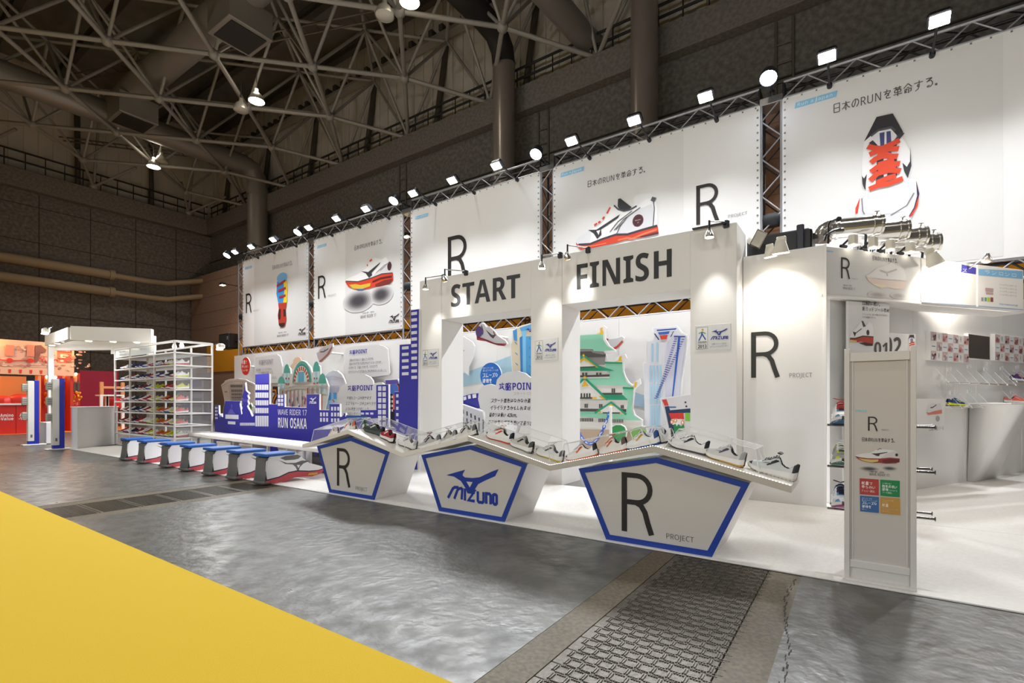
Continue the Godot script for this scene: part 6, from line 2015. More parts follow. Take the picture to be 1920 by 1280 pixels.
	var looks := [
		[-6.02, {"upper": "e9e4e2", "overlay": "c9b6c2", "side_flash": "d88a3a", "laces": W, "outsole": "b0a0a8"}, "white and pale pink shoe on the left slope of the left counter"],
		[-5.66, {"upper": W, "overlay": "e8763c", "side_flash": "e0602c", "laces": W, "outsole": "e06a3a"}, "white shoe with orange trim near the peak of the left counter"],
		[-5.2, {"upper": "2c3a34", "overlay": "22282a", "side_flash": "e8e8e8", "laces": "d8d8d8", "midsole": "4a5450"}, "dark green shoe right of the left counter's peak"],
		[-4.9, {"upper": "a81c2c", "overlay": "8a1624", "side_flash": "f0f0f0", "laces": "e8e8e8", "outsole": "2a2a2c"}, "deep red shoe on the right slope of the left counter"],
		[-4.58, {"upper": "eceaea", "overlay": "b9b9bd", "side_flash": "8a8a92", "laces": W}, "white and silver shoe low on the right slope of the left counter"],
		[-4.16, {"upper": "b9b9ba", "overlay": "77777c", "side_flash": "2c2c30", "laces": "8a2a3a", "outsole": "77777a"}, "silver shoe with black flash low on the left slope of the middle counter"],
		[-3.88, {"upper": "c4c2be", "overlay": "8d8d90", "side_flash": "3a3a3e", "laces": W, "outsole": "4a4a4c"}, "grey mesh shoe halfway up the middle counter"],
		[-3.6, {"upper": "dad8d4", "overlay": "6a6a70", "side_flash": "26262a", "laces": "3a3a3e"}, "pale grey shoe with dark trim near the middle counter's peak"],
		[-3.18, {"upper": W, "overlay": "23283c", "side_flash": "e0503a", "laces": "e05a40", "outsole": "d8503a"}, "white shoe with coral flash and navy heel right of the middle peak"],
		[-2.87, {"upper": "c8c5be", "overlay": "4a4a4c", "side_flash": "2a2a2c", "laces": "d9d9d4", "outsole": "8a8a84"}, "grey and black shoe on the right slope of the middle counter"],
		[-2.56, {"upper": "dfe0de", "overlay": "5a5c60", "side_flash": "3a3c40", "laces": W, "outsole": "c8b23a"}, "white shoe with yellow sole touches low on the middle counter's right slope"],
		[-2.17, {"upper": "f0efee", "overlay": "26242c", "side_flash": "d8572c", "laces": W, "outsole": "e0682e"}, "white shoe with orange and black flash low on the right counter's left slope"],
		[-1.86, {"upper": "e6e4e0", "overlay": "5a5048", "side_flash": "c8602a", "laces": "d86a3a", "outsole": "c86a3a"}, "cream shoe with rust flash halfway up the right counter"],
		[-1.57, {"upper": "eef0f2", "overlay": "26508c", "side_flash": "c8a02c", "laces": W, "outsole": "26508c"}, "white shoe with blue and gold trim near the right counter's peak"],
		[-1.2, {"upper": "f0f0f0", "overlay": "22222c", "side_flash": "2a2c40", "laces": W, "outsole": "55555a"}, "white shoe with dark navy flash just right of the right peak"],
		[-0.9, {"upper": "d2d1d0", "overlay": "a4a4a8", "side_flash": "4a4a6a", "laces": W, "outsole": "c8a04a"}, "light grey shoe with dull purple flash on the right counter's right slope"],
		[-0.56, {"upper": "cfd4d3", "overlay": "33343a", "side_flash": "2a2b30", "laces": "3a3a40", "outsole": "d8d4c8"}, "large silver and black shoe at the right end of the worktop"]]
	var k2 := 0
	for s in looks:
		shoe("running_shoe", s[2], s[1], true, on_table(s[0], -4.36 + 0.03 * (k2 % 2), PI - 0.25 + 0.2 * (k2 % 3), 1.14 if k2 < 16 else 1.22), "")
		k2 += 1
	for q in [[-5.52, -4.5, "3f7a58", "pale green shoe seen through the cover behind the left counter's peak"], [-3.3, -4.54, "c9d8c4", "pale mint shoe behind the middle counter's peak"], [-1.45, -4.54, "e4e4e4", "white shoe standing behind the right counter's peak"]]:
		shoe("running_shoe", q[3], {"upper": q[2], "side_flash": "e8e8e8", "laces": "eeeeee"}, true, on_table(q[0], q[1], PI - 0.7, 1.1))

# ---------------------------------------------------------------- poster stand
func poster_stand():
	var o := thing("poster_stand", "grey-white free-standing poster frame at lower right with a red-soled shoe picture", "poster stand")
	var z := -4.19
	for x in [-0.062, 0.298]:
		part(o, "post", span(Vector3(x - 0.016, 0.012, z - 0.035), Vector3(x + 0.016, 1.605, z + 0.02), 0.003), mat("stand_white", "dedad6", 0.45))
	part(o, "top_rail", span(Vector3(-0.046, 1.515, z - 0.03), Vector3(0.282, 1.575, z + 0.012), 0.003), mat("stand_white"))
	part(o, "bottom_rail", span(Vector3(-0.046, 0.1, z - 0.03), Vector3(0.282, 0.15, z + 0.012), 0.003), mat("stand_white"))
	part(o, "skirt", span(Vector3(-0.046, 0.014, z - 0.025), Vector3(0.282, 0.1, z - 0.005), 0.002), mat("stand_white"))
	part(o, "base_bar", span(Vector3(-0.078, 0.012, z - 0.2), Vector3(0.314, 0.03, z + 0.045), 0.003), mat("stand_white"))
	part(o, "poster_board", span(Vector3(-0.046, 0.15, z - 0.022), Vector3(0.282, 1.515, z - 0.006), 0.001), mat("poster_paper", "cfc9c3", 0.5))
	for x in [-0.034, 0.262]:
		part(o, "inner_bead", span(Vector3(x, 0.15, z - 0.006), Vector3(x + 0.008, 1.515, z + 0.002), 0.001), mat("stand_white"))
	var at := Transform3D(Basis.IDENTITY, Vector3(0, 0, z - 0.0045))
	var zp := "x"
	var f := Flat.new(self)
	blue_tag(f, -.015, 1.173, 0.065)
	f.put(o, "blue_tag", at)
	mark_r(o, .057, 1.042, .096, z - 0.0045, false)
	f = Flat.new(self)
	f.fit("PROJECT", .131, 1.046, .171, .009, "8a8580")
	f.fit("日本のRUNを革命する。", .021, .969, .213, .024, "3a3734", 1.0)
	f.fit("圧倒的に軽い、新素材", .064, .76, .145, .009, "3a3734", 1.0)
	f.fit("WAVE RIDER 17", .064, .738, .174, .018, "3a3734", 1.0)
	f.put(o, "lettering", at)
	f = Flat.new(self)
	for k in 6:
		var g := 1.25 - k * 0.17
		var c: String = ["c2bcb7", "aea8a4", "96918e", "7b7675", "625e5f", "504c4f"][k]
		f.oval(Vector2(.064, .783), 0.045 * g, 0.014 * g, c, 1.0 + k * 0.2)
		f.oval(Vector2(.174, .794), 0.034 * g, 0.012 * g, c, 1.1 + k * 0.2)
	f.put(o, "shadow_picture", at)
	f = Flat.new(self)
	f.poly(pts("-.017 .866 -.007 .874 .029 .885 .071 .891 .093 .907 .109 .919 .123 .926 .131 .921 .155 .919 .192 .917 .208 .913 .221 .88 .228 .862 .123 .857 .035 .851"), "e9e7e5", 2.0)
	f.poly(pts(".123 .857 .155 .889 .198 .912 .208 .913 .222 .879 .228 .861"), "d6d3d4", 2.3)
	f.poly(pts("-.017 .866 .012 .858 .057 .854 .123 .857 .176 .867 .228 .864 .227 .841 .208 .831 .155 .825 .123 .828 .079 .825 .035 .831 .001 .845"), "9c3238", 2.6)
	f.poly(pts(".001 .851 .035 .848 .079 .847 .115 .85 .112 .836 .079 .827 .035 .833"), "d8c070", 3.0)
	f.poly(pts(".131 .844 .176 .86 .227 .859 .225 .84 .176 .83 .144 .829"), "6a2228", 3.0)
	f.poly(pts(".074 .889 .101 .89 .163 .903 .164 .899 .123 .887 .117 .872 .104 .874"), "3c3a3e", 2.8)
	f.oval(Vector2(.212, .887), 0.0075, 0.01, "3c3238", 2.8)
	f.stroke(pts(".107 .913 .123 .925 .131 .92"), 0.004, "55535a", 2.8)
	f.put(o, "shoe_picture", at)
	var sq := [[".01 .714 .116 .715 .116 .606 .011 .605", "b8413c"], [".124 .715 .229 .716 .229 .607 .125 .606", "0f8a50"], [".012 .596 .117 .597 .117 .489 .013 .488", "3a6aa4"], [".124 .598 .23 .6 .232 .489 .125 .488", "c8984a"]]
	for q in sq:
		f = Flat.new(self)
		f.poly(pts(q[0]), q[1], 2.0)
		f.put(o, "colour_square", at)
	f = Flat.new(self)
	f.fit("軽量で", .019, .674, .083, .019, "eee6e2", 3.0, true)
	f.fit("柔らかい", .019, .648, .1, .019, "eee6e2", 3.0, true)
	f.fit("アッパー設計。", .02, .624, .103, .014, "eee6e2", 3.0)
	f.fit("より柔らかく", .133, .686, .186, .01, "dcece2", 3.0)
	f.fit("効率の良い", .133, .663, .217, .018, "eaf4ee", 3.0, true)
	f.fit("接地", .133, .642, .168, .018, "eaf4ee", 3.0, true)
	f.fit("を実現する", .172, .643, .215, .009, "dcece2", 3.0)
	f.fit("ソール設計。", .135, .625, .195, .012, "dcece2", 3.0)
	f.fit("大きくアールを", .022, .575, .08, .009, "dce4ee", 3.0)
	f.fit("取ったアウトソールが", .022, .562, .108, .009, "dce4ee", 3.0)
	f.fit("スムーズな", .022, .54, .106, .018, "eef2f6", 3.0, true)
	f.fit("接地を", .022, .515, .076, .018, "eef2f6", 3.0, true)
	f.fit("サポート。", .022, .5, .056, .008, "dce4ee", 3.0)
	f.fit("フィット感を", .134, .574, .196, .009, "e6d4b4", 3.0)
	f.fit("高めた", .134, .563, .168, .008, "e6d4b4", 3.0)
	f.fit("軽量", .133, .537, .169, .018, "f2e6d0", 3.0, true)
	f.fit("フラットソール", .134, .514, .219, .014, "c9b0c0", 3.0)
	f.fit("を採用。", .134, .501, .183, .008, "e6d4b4", 3.0)
	f.put(o, "square_lettering", at)

# ---------------------------------------------------------------- bench and the row of shoe-shaped stools
func bench_and_stools():
	var b := thing("bench", "long white padded bench in front of the blue skyline", "bench", Vector3(-10.4, 0.012, -5.6), -0.097)
	for k in 2:
		part(b, "seat_slab", span(Vector3(-3.35 + k * 3.36, 0.36, -0.3), Vector3(-0.005 + k * 3.36, 0.438, 0.26), 0.02), mat("bench_white", "f0ece6", 0.45))
	for x in [-2.9, -1.9, -0.75, 0.2, 0.9, 1.7, 2.6]:
		part(b, "leg", span(Vector3(x, 0, 0.12), Vector3(x + 0.05, 0.36, 0.17), 0.005), mat("alu"))
		part(b, "leg", span(Vector3(x, 0, -0.2), Vector3(x + 0.05, 0.36, -0.15), 0.005), mat("alu"))
	part(b, "back_rail", span(Vector3(-3.2, 0.28, -0.2), Vector3(3.2, 0.33, -0.16), 0.004), mat("alu"))
	for q in [[-11.7, "c8c2b8", "pale carton stored under the left part of the bench"], [-10.7, "8f8a84", "grey carton under the middle of the bench"], [-9.2, "d8d4ce", "white carton under the right part of the bench"]]:
		var box_ := thing("carton", q[2], "box", Vector3(q[0], 0.012, -5.75))
		part(box_, "body", box(Vector3(0.62, 0.26, 0.34), 0.004, Vector3(0, 0.13, 0)), mat("carton_" + q[1], q[1], 0.8))
		part(box_, "lid", box(Vector3(0.64, 0.05, 0.36), 0.004, Vector3(0, 0.285, 0)), mat("carton_lid", "bdb8b0", 0.8))
	var bag := thing("bag", "black speckled bag under the right end of the bench", "bag", Vector3(-7.55, 0.012, -5.3))
	part(bag, "body", box(Vector3(0.5, 0.34, 0.3), 0.08, Vector3(0, 0.17, 0)), textured("speckled", noise_tex(0.3, [[0.0, "0c0b10"], [0.62, "14121a"], [0.7, "8a8a92"], [1.0, "c8c8d0"]], 77, 2, 256), 0.6, 2.5))
	part(bag, "handle", pipe([Vector3(-0.12, 0.33, 0), Vector3(-0.1, 0.42, 0), Vector3(0.1, 0.42, 0), Vector3(0.12, 0.33, 0)], 0.012, 8), mat("black"))
	var xs := [-12.67, -11.8, -10.73, -9.9, -9.03, -8.24, -7.43]
	var ord := ["leftmost", "second from left", "third from left", "fourth from left, middle one", "third from right", "second from right", "rightmost"]
	var first: Node3D = null
	for i in 7:
		var label: String = "shoe-shaped stool with a blue seat, %s in the row of seven" % ord[i]
		if first == null:
			first = stool(label)
			first.position = Vector3(xs[i] + 0.155, 0.012, -3.99)
		else:
			copy_of(first, "shoe_stool", label, Vector3(xs[i] + 0.155, 0.012, -3.99), 0.0, "shoe-shaped stools in a row")

func stool(label: String) -> Node3D:
	var o := thing("shoe_stool", label, "stool", Vector3.ZERO, 0.0, "shoe-shaped stools in a row")
	# side profile in metres: heel at 0, toe at 0.98 (towards the stand)
	var side := pts(".02 .07 .0 .2 .01 .33 .06 .405 .44 .405 .52 .4 .6 .33 .7 .25 .85 .2 .95 .165 .98 .14 .86 .115 .7 .12 .5 .15 .35 .14 .2 .09")
	var sole := pts(".0 .0 .0 .07 .2 .09 .35 .14 .5 .15 .7 .12 .86 .115 .98 .14 .97 .1 .9 .055 .75 .03 .6 .045 .45 .05 .34 .02 .3 .0 .24 .02 .18 .0 .12 .0 .08 .02")
	var band := pts(".005 .058 .2 .08 .35 .13 .5 .14 .7 .112 .86 .108 .978 .13 .98 .142 .86 .12 .7 .127 .5 .157 .35 .147 .2 .097 .0 .075")
	for s in [-1.0, 1.0]:
		var b := Basis(Vector3.UP, PI * 0.5)
		var xf := Transform3D(b, Vector3(0.145 * s, 0, 0))
		part(o, "side_panel", slab(side, -0.008, 0.008), mat("stool_white", "efeff1", 0.5), xf)
		part(o, "sole_panel", slab(sole, -0.009, 0.009), mat("stool_red", "c04a52", 0.55), xf)
		part(o, "edge_band", slab(band, -0.0098, 0.0098), mat("stool_navy", "23233a", 0.55), xf)
		for q in [".22 .37 .3 .33 .45 .325 .52 .335 .56 .37 .5 .4 .3 .395", ".2 .34 .33 .285 .47 .275 .57 .3 .72 .285 .6 .25 .54 .2 .525 .155 .495 .155 .47 .21 .42 .255 .3 .275"]:
			part(o, "side_flash", slab(pts(q), -0.0094, 0.0094), mat("stool_grey", "6b6a69", 0.55), xf)
		part(o, "flash_hole", slab(pts(".49 .24 .545 .235 .515 .19"), -0.0099, 0.0099), mat("stool_white"), xf)
		part(o, "yellow_patch", slab(pts(".68 .06 .8 .05 .86 .06 .84 .085 .7 .09"), -0.0097, 0.0097), mat("stool_yellow", "d8a83a", 0.55), xf)
	# rounded grey heel
	var heel := mb()
	heel.set_smooth_group(1)
	var prof := pts("-.02 .0 -.045 .05 -.03 .16 -.012 .3 .0 .36 .045 .4")
	for i in prof.size() - 1:
		var a := prof[i]
		var c := prof[i + 1]
		for k in 6:
			var u0 := -0.155 + k * 0.31 / 6.0
			var u1 := u0 + 0.31 / 6.0
			var e0 := 0.03 * pow(absf(u0) / 0.155, 3.0)
			var e1 := 0.03 * pow(absf(u1) / 0.155, 3.0)
			quad(heel, Vector3(u0, a.y, -a.x - e0), Vector3(u1, a.y, -a.x - e1), Vector3(u1, c.y, -c.x - e1), Vector3(u0, c.y, -c.x - e0))
	part(o, "heel_panel", fin(heel), mat("stool_grey"))
	part(o, "heel_core", span(Vector3(-0.137, 0.0, -0.1), Vector3(0.137, 0.39, 0.0), 0.01), mat("stool_grey"))
	part(o, "heel_foot", span(Vector3(-0.16, 0.0, -0.06), Vector3(0.16, 0.055, 0.05), 0.018), mat("stool_grey"))
	part(o, "seat_board", span(Vector3(-0.165, 0.405, -0.46), Vector3(0.165, 0.45, 0.02), 0.01), mat("stool_blue", "2060b4", 0.5))
	part(o, "toe_cover", span(Vector3(-0.137, 0.1, -0.72), Vector3(0.137, 0.24, -0.46), 0.01), mat("stool_white"))
	return o

# ---------------------------------------------------------------- right-hand alcove: fascia signs, chrome pipes, shoe wall
func right_alcove():
	var turn := .909
	var a := thing("sign_fascia", "angled white fascia sign with a pale floating shoe, above the right alcove", "sign", Vector3(-.34, 0, -6.83), turn)
	part(a, "board", span(Vector3(0.0, 2.48, -0.12), Vector3(1.608, 3.04, 0), 0.004), mat("banner_grey"))
	part(a, "underside_lip", span(Vector3(-0.02, 2.455, -0.14), Vector3(1.608, 2.48, 0.012), 0.003), mat("white"))
	var f := Flat.new(self)
	blue_tag(f, .059, 2.975, 0.1)
	f.fit("日本のRUNを革命する。", .78, 2.939, 1.229, .048, "55525a", 1.0)
	f.fit("圧倒的に軽い、新素材", .315, 2.597, .449, .016, "8a878a", 1.0)
	f.fit("WAVE RIDER 17", .315, 2.559, .504, .027, "77747a", 1.0)
	f.fit("PROJECT", .443, 2.685, .545, .014, "9a979a", 1.0)
	f.put(a, "lettering", at_z(0.003))
	mark_r(a, .284, 2.683, .247, 0.003, false)
	f = Flat.new(self)
	f.poly(pts(".676 2.744 .771 2.786 .847 2.848 .963 2.879 1.041 2.906 1.1 2.94 1.199 2.905 1.299 2.884 1.343 2.801 1.349 2.729 1.12 2.727 .847 2.721 .714 2.726"), "e9e6e6", 1.0)
	f.poly(pts(".676 2.744 .714 2.726 .847 2.718 1.041 2.71 1.349 2.726 1.355 2.657 1.279 2.623 1.159 2.615 1.041 2.628 .925 2.606 .79 2.647 .714 2.69"), "e6cfc4", 1.6)
	f.poly(pts(".771 2.659 .925 2.656 1.022 2.641 .944 2.61 .819 2.637"), "e9dcb8", 2.0)
	f.stroke(pts(".905 2.825 1.022 2.805 1.189 2.858"), 0.02, "bdbabd", 1.6)
	f.stroke(pts("1.022 2.805 1.031 2.763"), 0.02, "bdbabd", 1.6)
	f.put(a, "shoe_picture", at_z(0.003))
	f = Flat.new(self)
	for k in 4:
		f.oval(Vector2(.867, 2.525), 0.16 - k * 0.03, 0.04 - k * 0.008, ["d5d1d0", "c8c3c2", "b9b4b4", "aaa5a5"][k], 1.0 + k * 0.2)
		f.oval(Vector2(1.209, 2.536), 0.13 - k * 0.025, 0.04 - k * 0.008, ["d5d1d0", "c8c3c2", "b9b4b4", "aaa5a5"][k], 1.1 + k * 0.2)
	f.put(a, "shadow_picture", at_z(0.003))
	var b := thing("hanging_poster", "white poster with purple corner and text columns beside the fascia sign", "poster", Vector3(-.34, 0, -6.83), turn)
	part(b, "board", span(Vector3(1.627, 2.48, -0.1), Vector3(2.645, 3.04, 0), 0.004), mat("panel"))
	f = Flat.new(self)
	f.poly(pts("2.363 3.017 2.637 2.991 2.632 2.906 2.346 2.914"), "4a48a8", 1.0)
	f.fit("シューズ", 2.054, 2.921, 2.46, .042, "e8e8f4", 2.0, true)
	for k in 5:
		f.fit("インソールやクッション" if k % 2 else "かかとスタートペース", 2.082, 2.757 - 0.042 * k, 2.332, 0.022, "77757c", 1.0)
	for k in 6:
		f.fit("ミズノ" if k % 2 else "ルーム", 1.722 + 0.02 * (k % 3), 2.746 - 0.036 * k, 1.974, 0.018, "9a989c", 1.0)
	f.rect(1.614, 2.487, 1.023, .008, "9ab4dc", 1.0)
	f.put(b, "print", at_z(0.003))
	var c := thing("hanging_poster", "white poster with pale blue top band at the right edge of the picture", "poster", Vector3(-.34, 0, -6.83), turn)
	part(c, "board", span(Vector3(2.671, 2.48, -0.1), Vector3(3.606, 3.04, 0), 0.004), mat("panel"))
	f = Flat.new(self)
	f.poly(pts("2.682 2.982 3.582 3.022 3.582 2.914 2.682 2.898"), "7fb4dc", 1.0)
	f.fit("ランニング", 2.79, 2.93, 3.462, .044, "e4f0f8", 2.0, true)
	windows(f, "2.817 2.698 .159 .045 2.83 2.657 .143 .032", "b89a9c", 1.0)
	f.rect(2.736, 2.562, .045, .049, "9a9aa0", 1.0)
	f.rect(2.799, 2.565, .045, .049, "6aa08a", 1.0)
	f.rect(2.859, 2.563, .046, .055, "b8c83a", 1.0)
	f.rect(2.918, 2.563, .055, .059, "8a4a4c", 1.0)
	for k in 4:
		f.fit("ソールマラソンのペース", 3.096, 2.793 - 0.045 * k, 3.448, 0.022, "77757c", 1.0)
	f.fit("http://www.run.jp/", 3.096, 2.534, 3.482, 0.022, "8aa8d0", 1.0)
	f.rect(2.682, 2.488, .916, .01, "9ab4dc", 1.0)
	f.put(c, "print", at_z(0.003))
	var cap := thing("fascia_rail", "thin white rail carrying the angled fascia signs", "rail", Vector3(-.34, 0, -6.83), turn)
	part(cap, "rail", span(Vector3(0, 2.485, -0.5), Vector3(3.9, 2.52, -0.145), 0.004), mat("white"))
	part(cap, "top_plate", span(Vector3(0, 3.02, -0.5), Vector3(1.608, 3.05, -0.122), 0.004), mat("white"))

	# wall of the alcove
	var wt := 1.093
	var w := thing("alcove_wall", "white rear wall of the right alcove with cabinets along its foot", "wall panel", Vector3(.85, 0, -9.29), wt)
	for k in 6:
		part(w, "panel", span(Vector3(-2.45 + k * 0.98, 0.012, -0.06), Vector3(-1.475 + k * 0.98, 3.0, 0), 0.002), mat("panel"))
	var cb := thing("cabinet", "low white cabinet run along the foot of the alcove wall", "cabinet", Vector3(.85, 0, -9.29), wt)
	for q in [[-2.2, 1.028], [1.046, 3.147], [3.17, 3.3]]:
		part(cb, "door_panel", span(Vector3(q[0] + 0.003, 0.012, 0.0), Vector3(q[1] - 0.003, 1.14, 0.02), 0.002), mat("white_gloss"))
	part(cb, "ledge", span(Vector3(-2.2, 1.14, 0.0), Vector3(3.3, 1.17, 0.05), 0.003), mat("white_gloss"))
	# leaning plinth
	var pl := thing("plinth", "white wedge-shaped plinth leaning out in front of the cabinets", "plinth", Vector3(.85, 0, -9.29), wt)
	var st := mb()
	var u0 := 1.081
	var u1 := 1.885
	var lo := [Vector3(u0, 0.012, 0.03), Vector3(u1, 0.012, 0.03), Vector3(u1, 0.012, 0.1), Vector3(u0, 0.012, 0.1)]
	var hi := [Vector3(u0, 1.19, 0.06), Vector3(u1, 1.19, 0.06), Vector3(u1, 1.19, 0.52), Vector3(u0, 1.19, 0.52)]
	quad(st, lo[3], lo[2], hi[2], hi[3])
	quad(st, lo[1], lo[0], hi[0], hi[1])
	quad(st, lo[0], lo[3], hi[3], hi[0])
	quad(st, lo[2], lo[1], hi[1], hi[2])
	quad(st, lo[0], lo[1], lo[2], lo[3])
	part(pl, "body", fin(st), mat("white_gloss"))
	part(pl, "top", span(Vector3(u0 - 0.01, 1.19, 0.05), Vector3(u1 + 0.01, 1.21, 0.53), 0.004), mat("white_gloss"))
	part(pl, "leaflet", span(Vector3(u0 + 0.1, 1.21, 0.15), Vector3(u0 + 0.35, 1.213, 0.35)), mat("paper", "f6f6f6", 0.7))
	# picture boards and the dark screen
	for q in [[-.134, 1.816, 1.178, .403, 7, "left"], [1.972, 1.89, 1.287, .423, 7, "right"]]:
		var o := thing("picture_board", "", "picture board", Vector3(.85, 0, -9.29), wt)
		var x: float = q[0]
		var y: float = q[1]
		var ww: float = q[2]
		var hh: float = q[3]
		o.set_meta("label", "checkerboard of small photographs and letters %s of the dark screen" % q[5])
		part(o, "board", span(Vector3(x, y, 0.0), Vector3(x + ww, y + hh, 0.06), 0.003), mat("white"))
		rng.seed = 40 + int(x * 10.0)
		for r in 3:
			for cc in 7:
				var px := x + ww * cc / 7.0
				var py := y + hh * (2 - r) / 3.0
				if (r + cc) % 2 == 0:
					f = Flat.new(self)
					var dark: String = ["b58a8c", "8a7478", "c49a98", "a98f94", "74606a"][rng.randi() % 5]
					f.rect(px + 0.004, py + 0.004, ww / 7.0 - 0.008, hh / 3.0 - 0.008, "cfb9ba", 1.0)
					f.oval(Vector2(px + ww / 14.0 + rng.randf_range(-0.02, 0.02), py + hh / 7.0), ww / 24.0, hh / 8.0, dark, 2.0)
					f.oval(Vector2(px + ww / 14.0 + rng.randf_range(-0.02, 0.02), py + hh / 4.2), ww / 44.0, hh / 26.0, "e4c2b4", 3.0)
					f.oval(Vector2(px + ww / 28.0, py + hh / 12.0), ww / 40.0, hh / 20.0, ["c8483c", "4a3a44", "d8d2d4"][rng.randi() % 3], 3.2)
					f.oval(Vector2(px + ww / 9.5, py + hh / 5.0), ww / 50.0, hh / 22.0, ["3a3038", "c85a50", "e8dcd8"][rng.randi() % 3], 3.4)
					f.put(o, "photograph", at_z(0.061))
				elif (cc + r * 2) % 4 == 1:
					mark_r(o, px + ww * 0.045, py + hh * 0.08, hh * 0.17, 0.061, false, "6a686c")
				else:
					f = Flat.new(self)
					f.rect(px + ww * 0.025, py + hh * 0.14, ww * 0.09, hh * 0.03, "5a9ad0", 1.0)
					f.put(o, "blue_dash", at_z(0.061))
	var tv := thing("screen", "square dark grey screen hung on the alcove wall, switched off", "screen", Vector3(.85, 0, -9.29), wt)
	var tvr := [1.044, 1.881, .752, .385]
	part(tv, "frame", span(Vector3(tvr[0], tvr[1], 0.0), Vector3(tvr[0] + tvr[2], tvr[1] + tvr[3], 0.055), 0.004), mat("white"))
	part(tv, "glass", span(Vector3(tvr[0] + 0.01, tvr[1] + 0.012, 0.05), Vector3(tvr[0] + tvr[2] - 0.012, tvr[1] + tvr[3] - 0.012, 0.058), 0.002), mat("screen_glass", "4a4746", 0.3))
	# clear shoe shelves with price cards
	for q in [[-.092, 2.164, 1.492, "upper clear shoe shelf under the picture board"], [-.03, 1.28, 1.147, "lower clear shoe shelf holding the blue shoe"], [2.204, 3.563, 1.545, "upper clear shoe shelf at the right edge holding purple shoes"], [2.164, 3.563, 1.187, "lower clear shoe shelf at the right edge holding pink shoes"]]:
		var s := thing("shoe_shelf", q[3], "shelf", Vector3(.85, 0, -9.29), wt)
		var nn := maxi(2, int((q[1] - q[0]) / 0.3))
		bar(s, "rod", Vector3(q[0], q[2], 0.24), Vector3(q[1], q[2], 0.24), 0.008, mat("chrome"))
		for k in nn + 1:
			var x: float = lerpf(q[0], q[1], float(k) / nn)
			var ps := mb()
			quad(ps, Vector3(x, q[2], 0.25), Vector3(x, q[2] + 0.02, 0.06), Vector3(x, q[2] + 0.2, 0.06), Vector3(x, q[2] + 0.2, 0.1))
			part(s, "fin", fin(ps), mat("acrylic"))
			bar(s, "fin_edge", Vector3(x, q[2], 0.25), Vector3(x, q[2] + 0.2, 0.1), 0.003, mat("acrylic_edge"))
			part(s, "knob", ball_mesh(), mat("chrome"), Transform3D(Basis.from_scale(Vector3.ONE * 0.014), Vector3(x, q[2], 0.25)))
		part(s, "plate", span(Vector3(q[0], q[2] + 0.006, 0.03), Vector3(q[1], q[2] + 0.012, 0.26)), mat("acrylic"))
	for k in CARDS.size():
		price_card(k)
	# shoes on the shelves
	var sb := Basis(Vector3.UP, wt)
	var shoes := [[Vector3(1.011, 1.149, -9.601), {"upper": "2f4f9a", "overlay": "233a78", "midsole": "dfe63a", "outsole": "3a3f2a", "side_flash": "e8ee70", "laces": "c8d0e8"}, "royal blue running shoe with lime sole on the lower clear shelf", -0.2], [Vector3(2.016, 1.543, -11.542), {"upper": "4a2a6a", "overlay": "35204e", "midsole": "e9e6ea", "side_flash": "e0a83a", "laces": "7a5a9a"}, "dark purple running shoe on the upper right shelf", -0.2], [Vector3(2.308, 1.554, -12.105), {"upper": "e9e4ee", "overlay": "9a6ab8", "midsole": "7a4a9a", "side_flash": "c8a04a", "laces": "ffffff"}, "white and lilac running shoe at the right edge, upper shelf", -0.2], [Vector3(1.997, 1.188, -11.504), {"upper": "e8685a", "overlay": "d8564a", "midsole": "efe9e0", "side_flash": "f0a090", "laces": "f0c0b8"}, "salmon pink running shoe beside the wedge plinth", -0.9], [Vector3(2.287, 1.186, -12.065), {"upper": "eee6f0", "overlay": "b85aa0", "midsole": "c83aa0", "side_flash": "3a9ac8", "laces": "ffffff"}, "white and magenta running shoe at the right edge, lower shelf", -0.2]]
	for s in shoes:
		shoe("running_shoe", s[2], s[1], true, Transform3D(sb * Basis(Vector3.UP, s[3]) * Basis.from_scale(Vector3.ONE * 1.12), s[0] + sb * Vector3(0, 0.014, 0.16)))
	# boards beneath the fascia
	var pbt := .909
	var p1 := thing("info_board", "tall info board with a red-soled shoe and black Japanese headline, behind the poster stand", "display board", Vector3(-.37, 0, -6.86), pbt)
	part(p1, "board", span(Vector3(.445, 0.9, -0.03), Vector3(1.128, 2.435, 0), 0.003), mat("board_grey", "e0dedd", 0.6))
	f = Flat.new(self)
	f.fit("圧倒的に軽い。", .668, 2.402, .99, .047, "4a4648", 1.0, true)
	f.fit("新ミッドソール素材", .668, 2.333, 1.12, .045, "4a4648", 1.0, true)
	f.fit("クッション性、走りの軽さはそのままで、", .67, 2.281, 1.114, .02, "7a767a", 1.0)
	f.fit("大幅な軽量化を実現。", .67, 2.244, .909, .02, "7a767a", 1.0)
	f.fit("01", .86, 1.802, 1.12, .156, "5a5654", 1.0, true)
	f.put(p1, "lettering", at_z(0.002))
	f = Flat.new(self)
	f.poly(pts(".466 1.99 .508 2.071 .556 2.109 .623 2.166 .659 2.209 .726 2.142 .776 2.205 .835 2.176 .856 2.104 .852 2.023 .678 2.024 .556 1.992"), "efedec", 1.0)
	f.poly(pts(".47 1.987 .556 1.99 .678 2.019 .852 2.026 .85 1.937 .763 1.94 .653 1.955 .581 1.946 .47 1.951"), "b8483c", 1.6)
	f.poly(pts(".47 1.971 .581 1.966 .574 1.946 .472 1.942"), "d8c080", 2.0)
	f.poly(pts(".605 1.939 .714 1.95 .844 1.937 .837 1.911 .726 1.909"), "4a3a3a", 2.0)
	f.stroke(pts(".47 1.991 .556 1.992 .678 2.024 .85 2.021"), 0.012, "3a3838", 2.4)
	f.poly(pts(".653 2.208 .684 2.205 .726 2.144 .684 2.133"), "4a4848", 2.0)
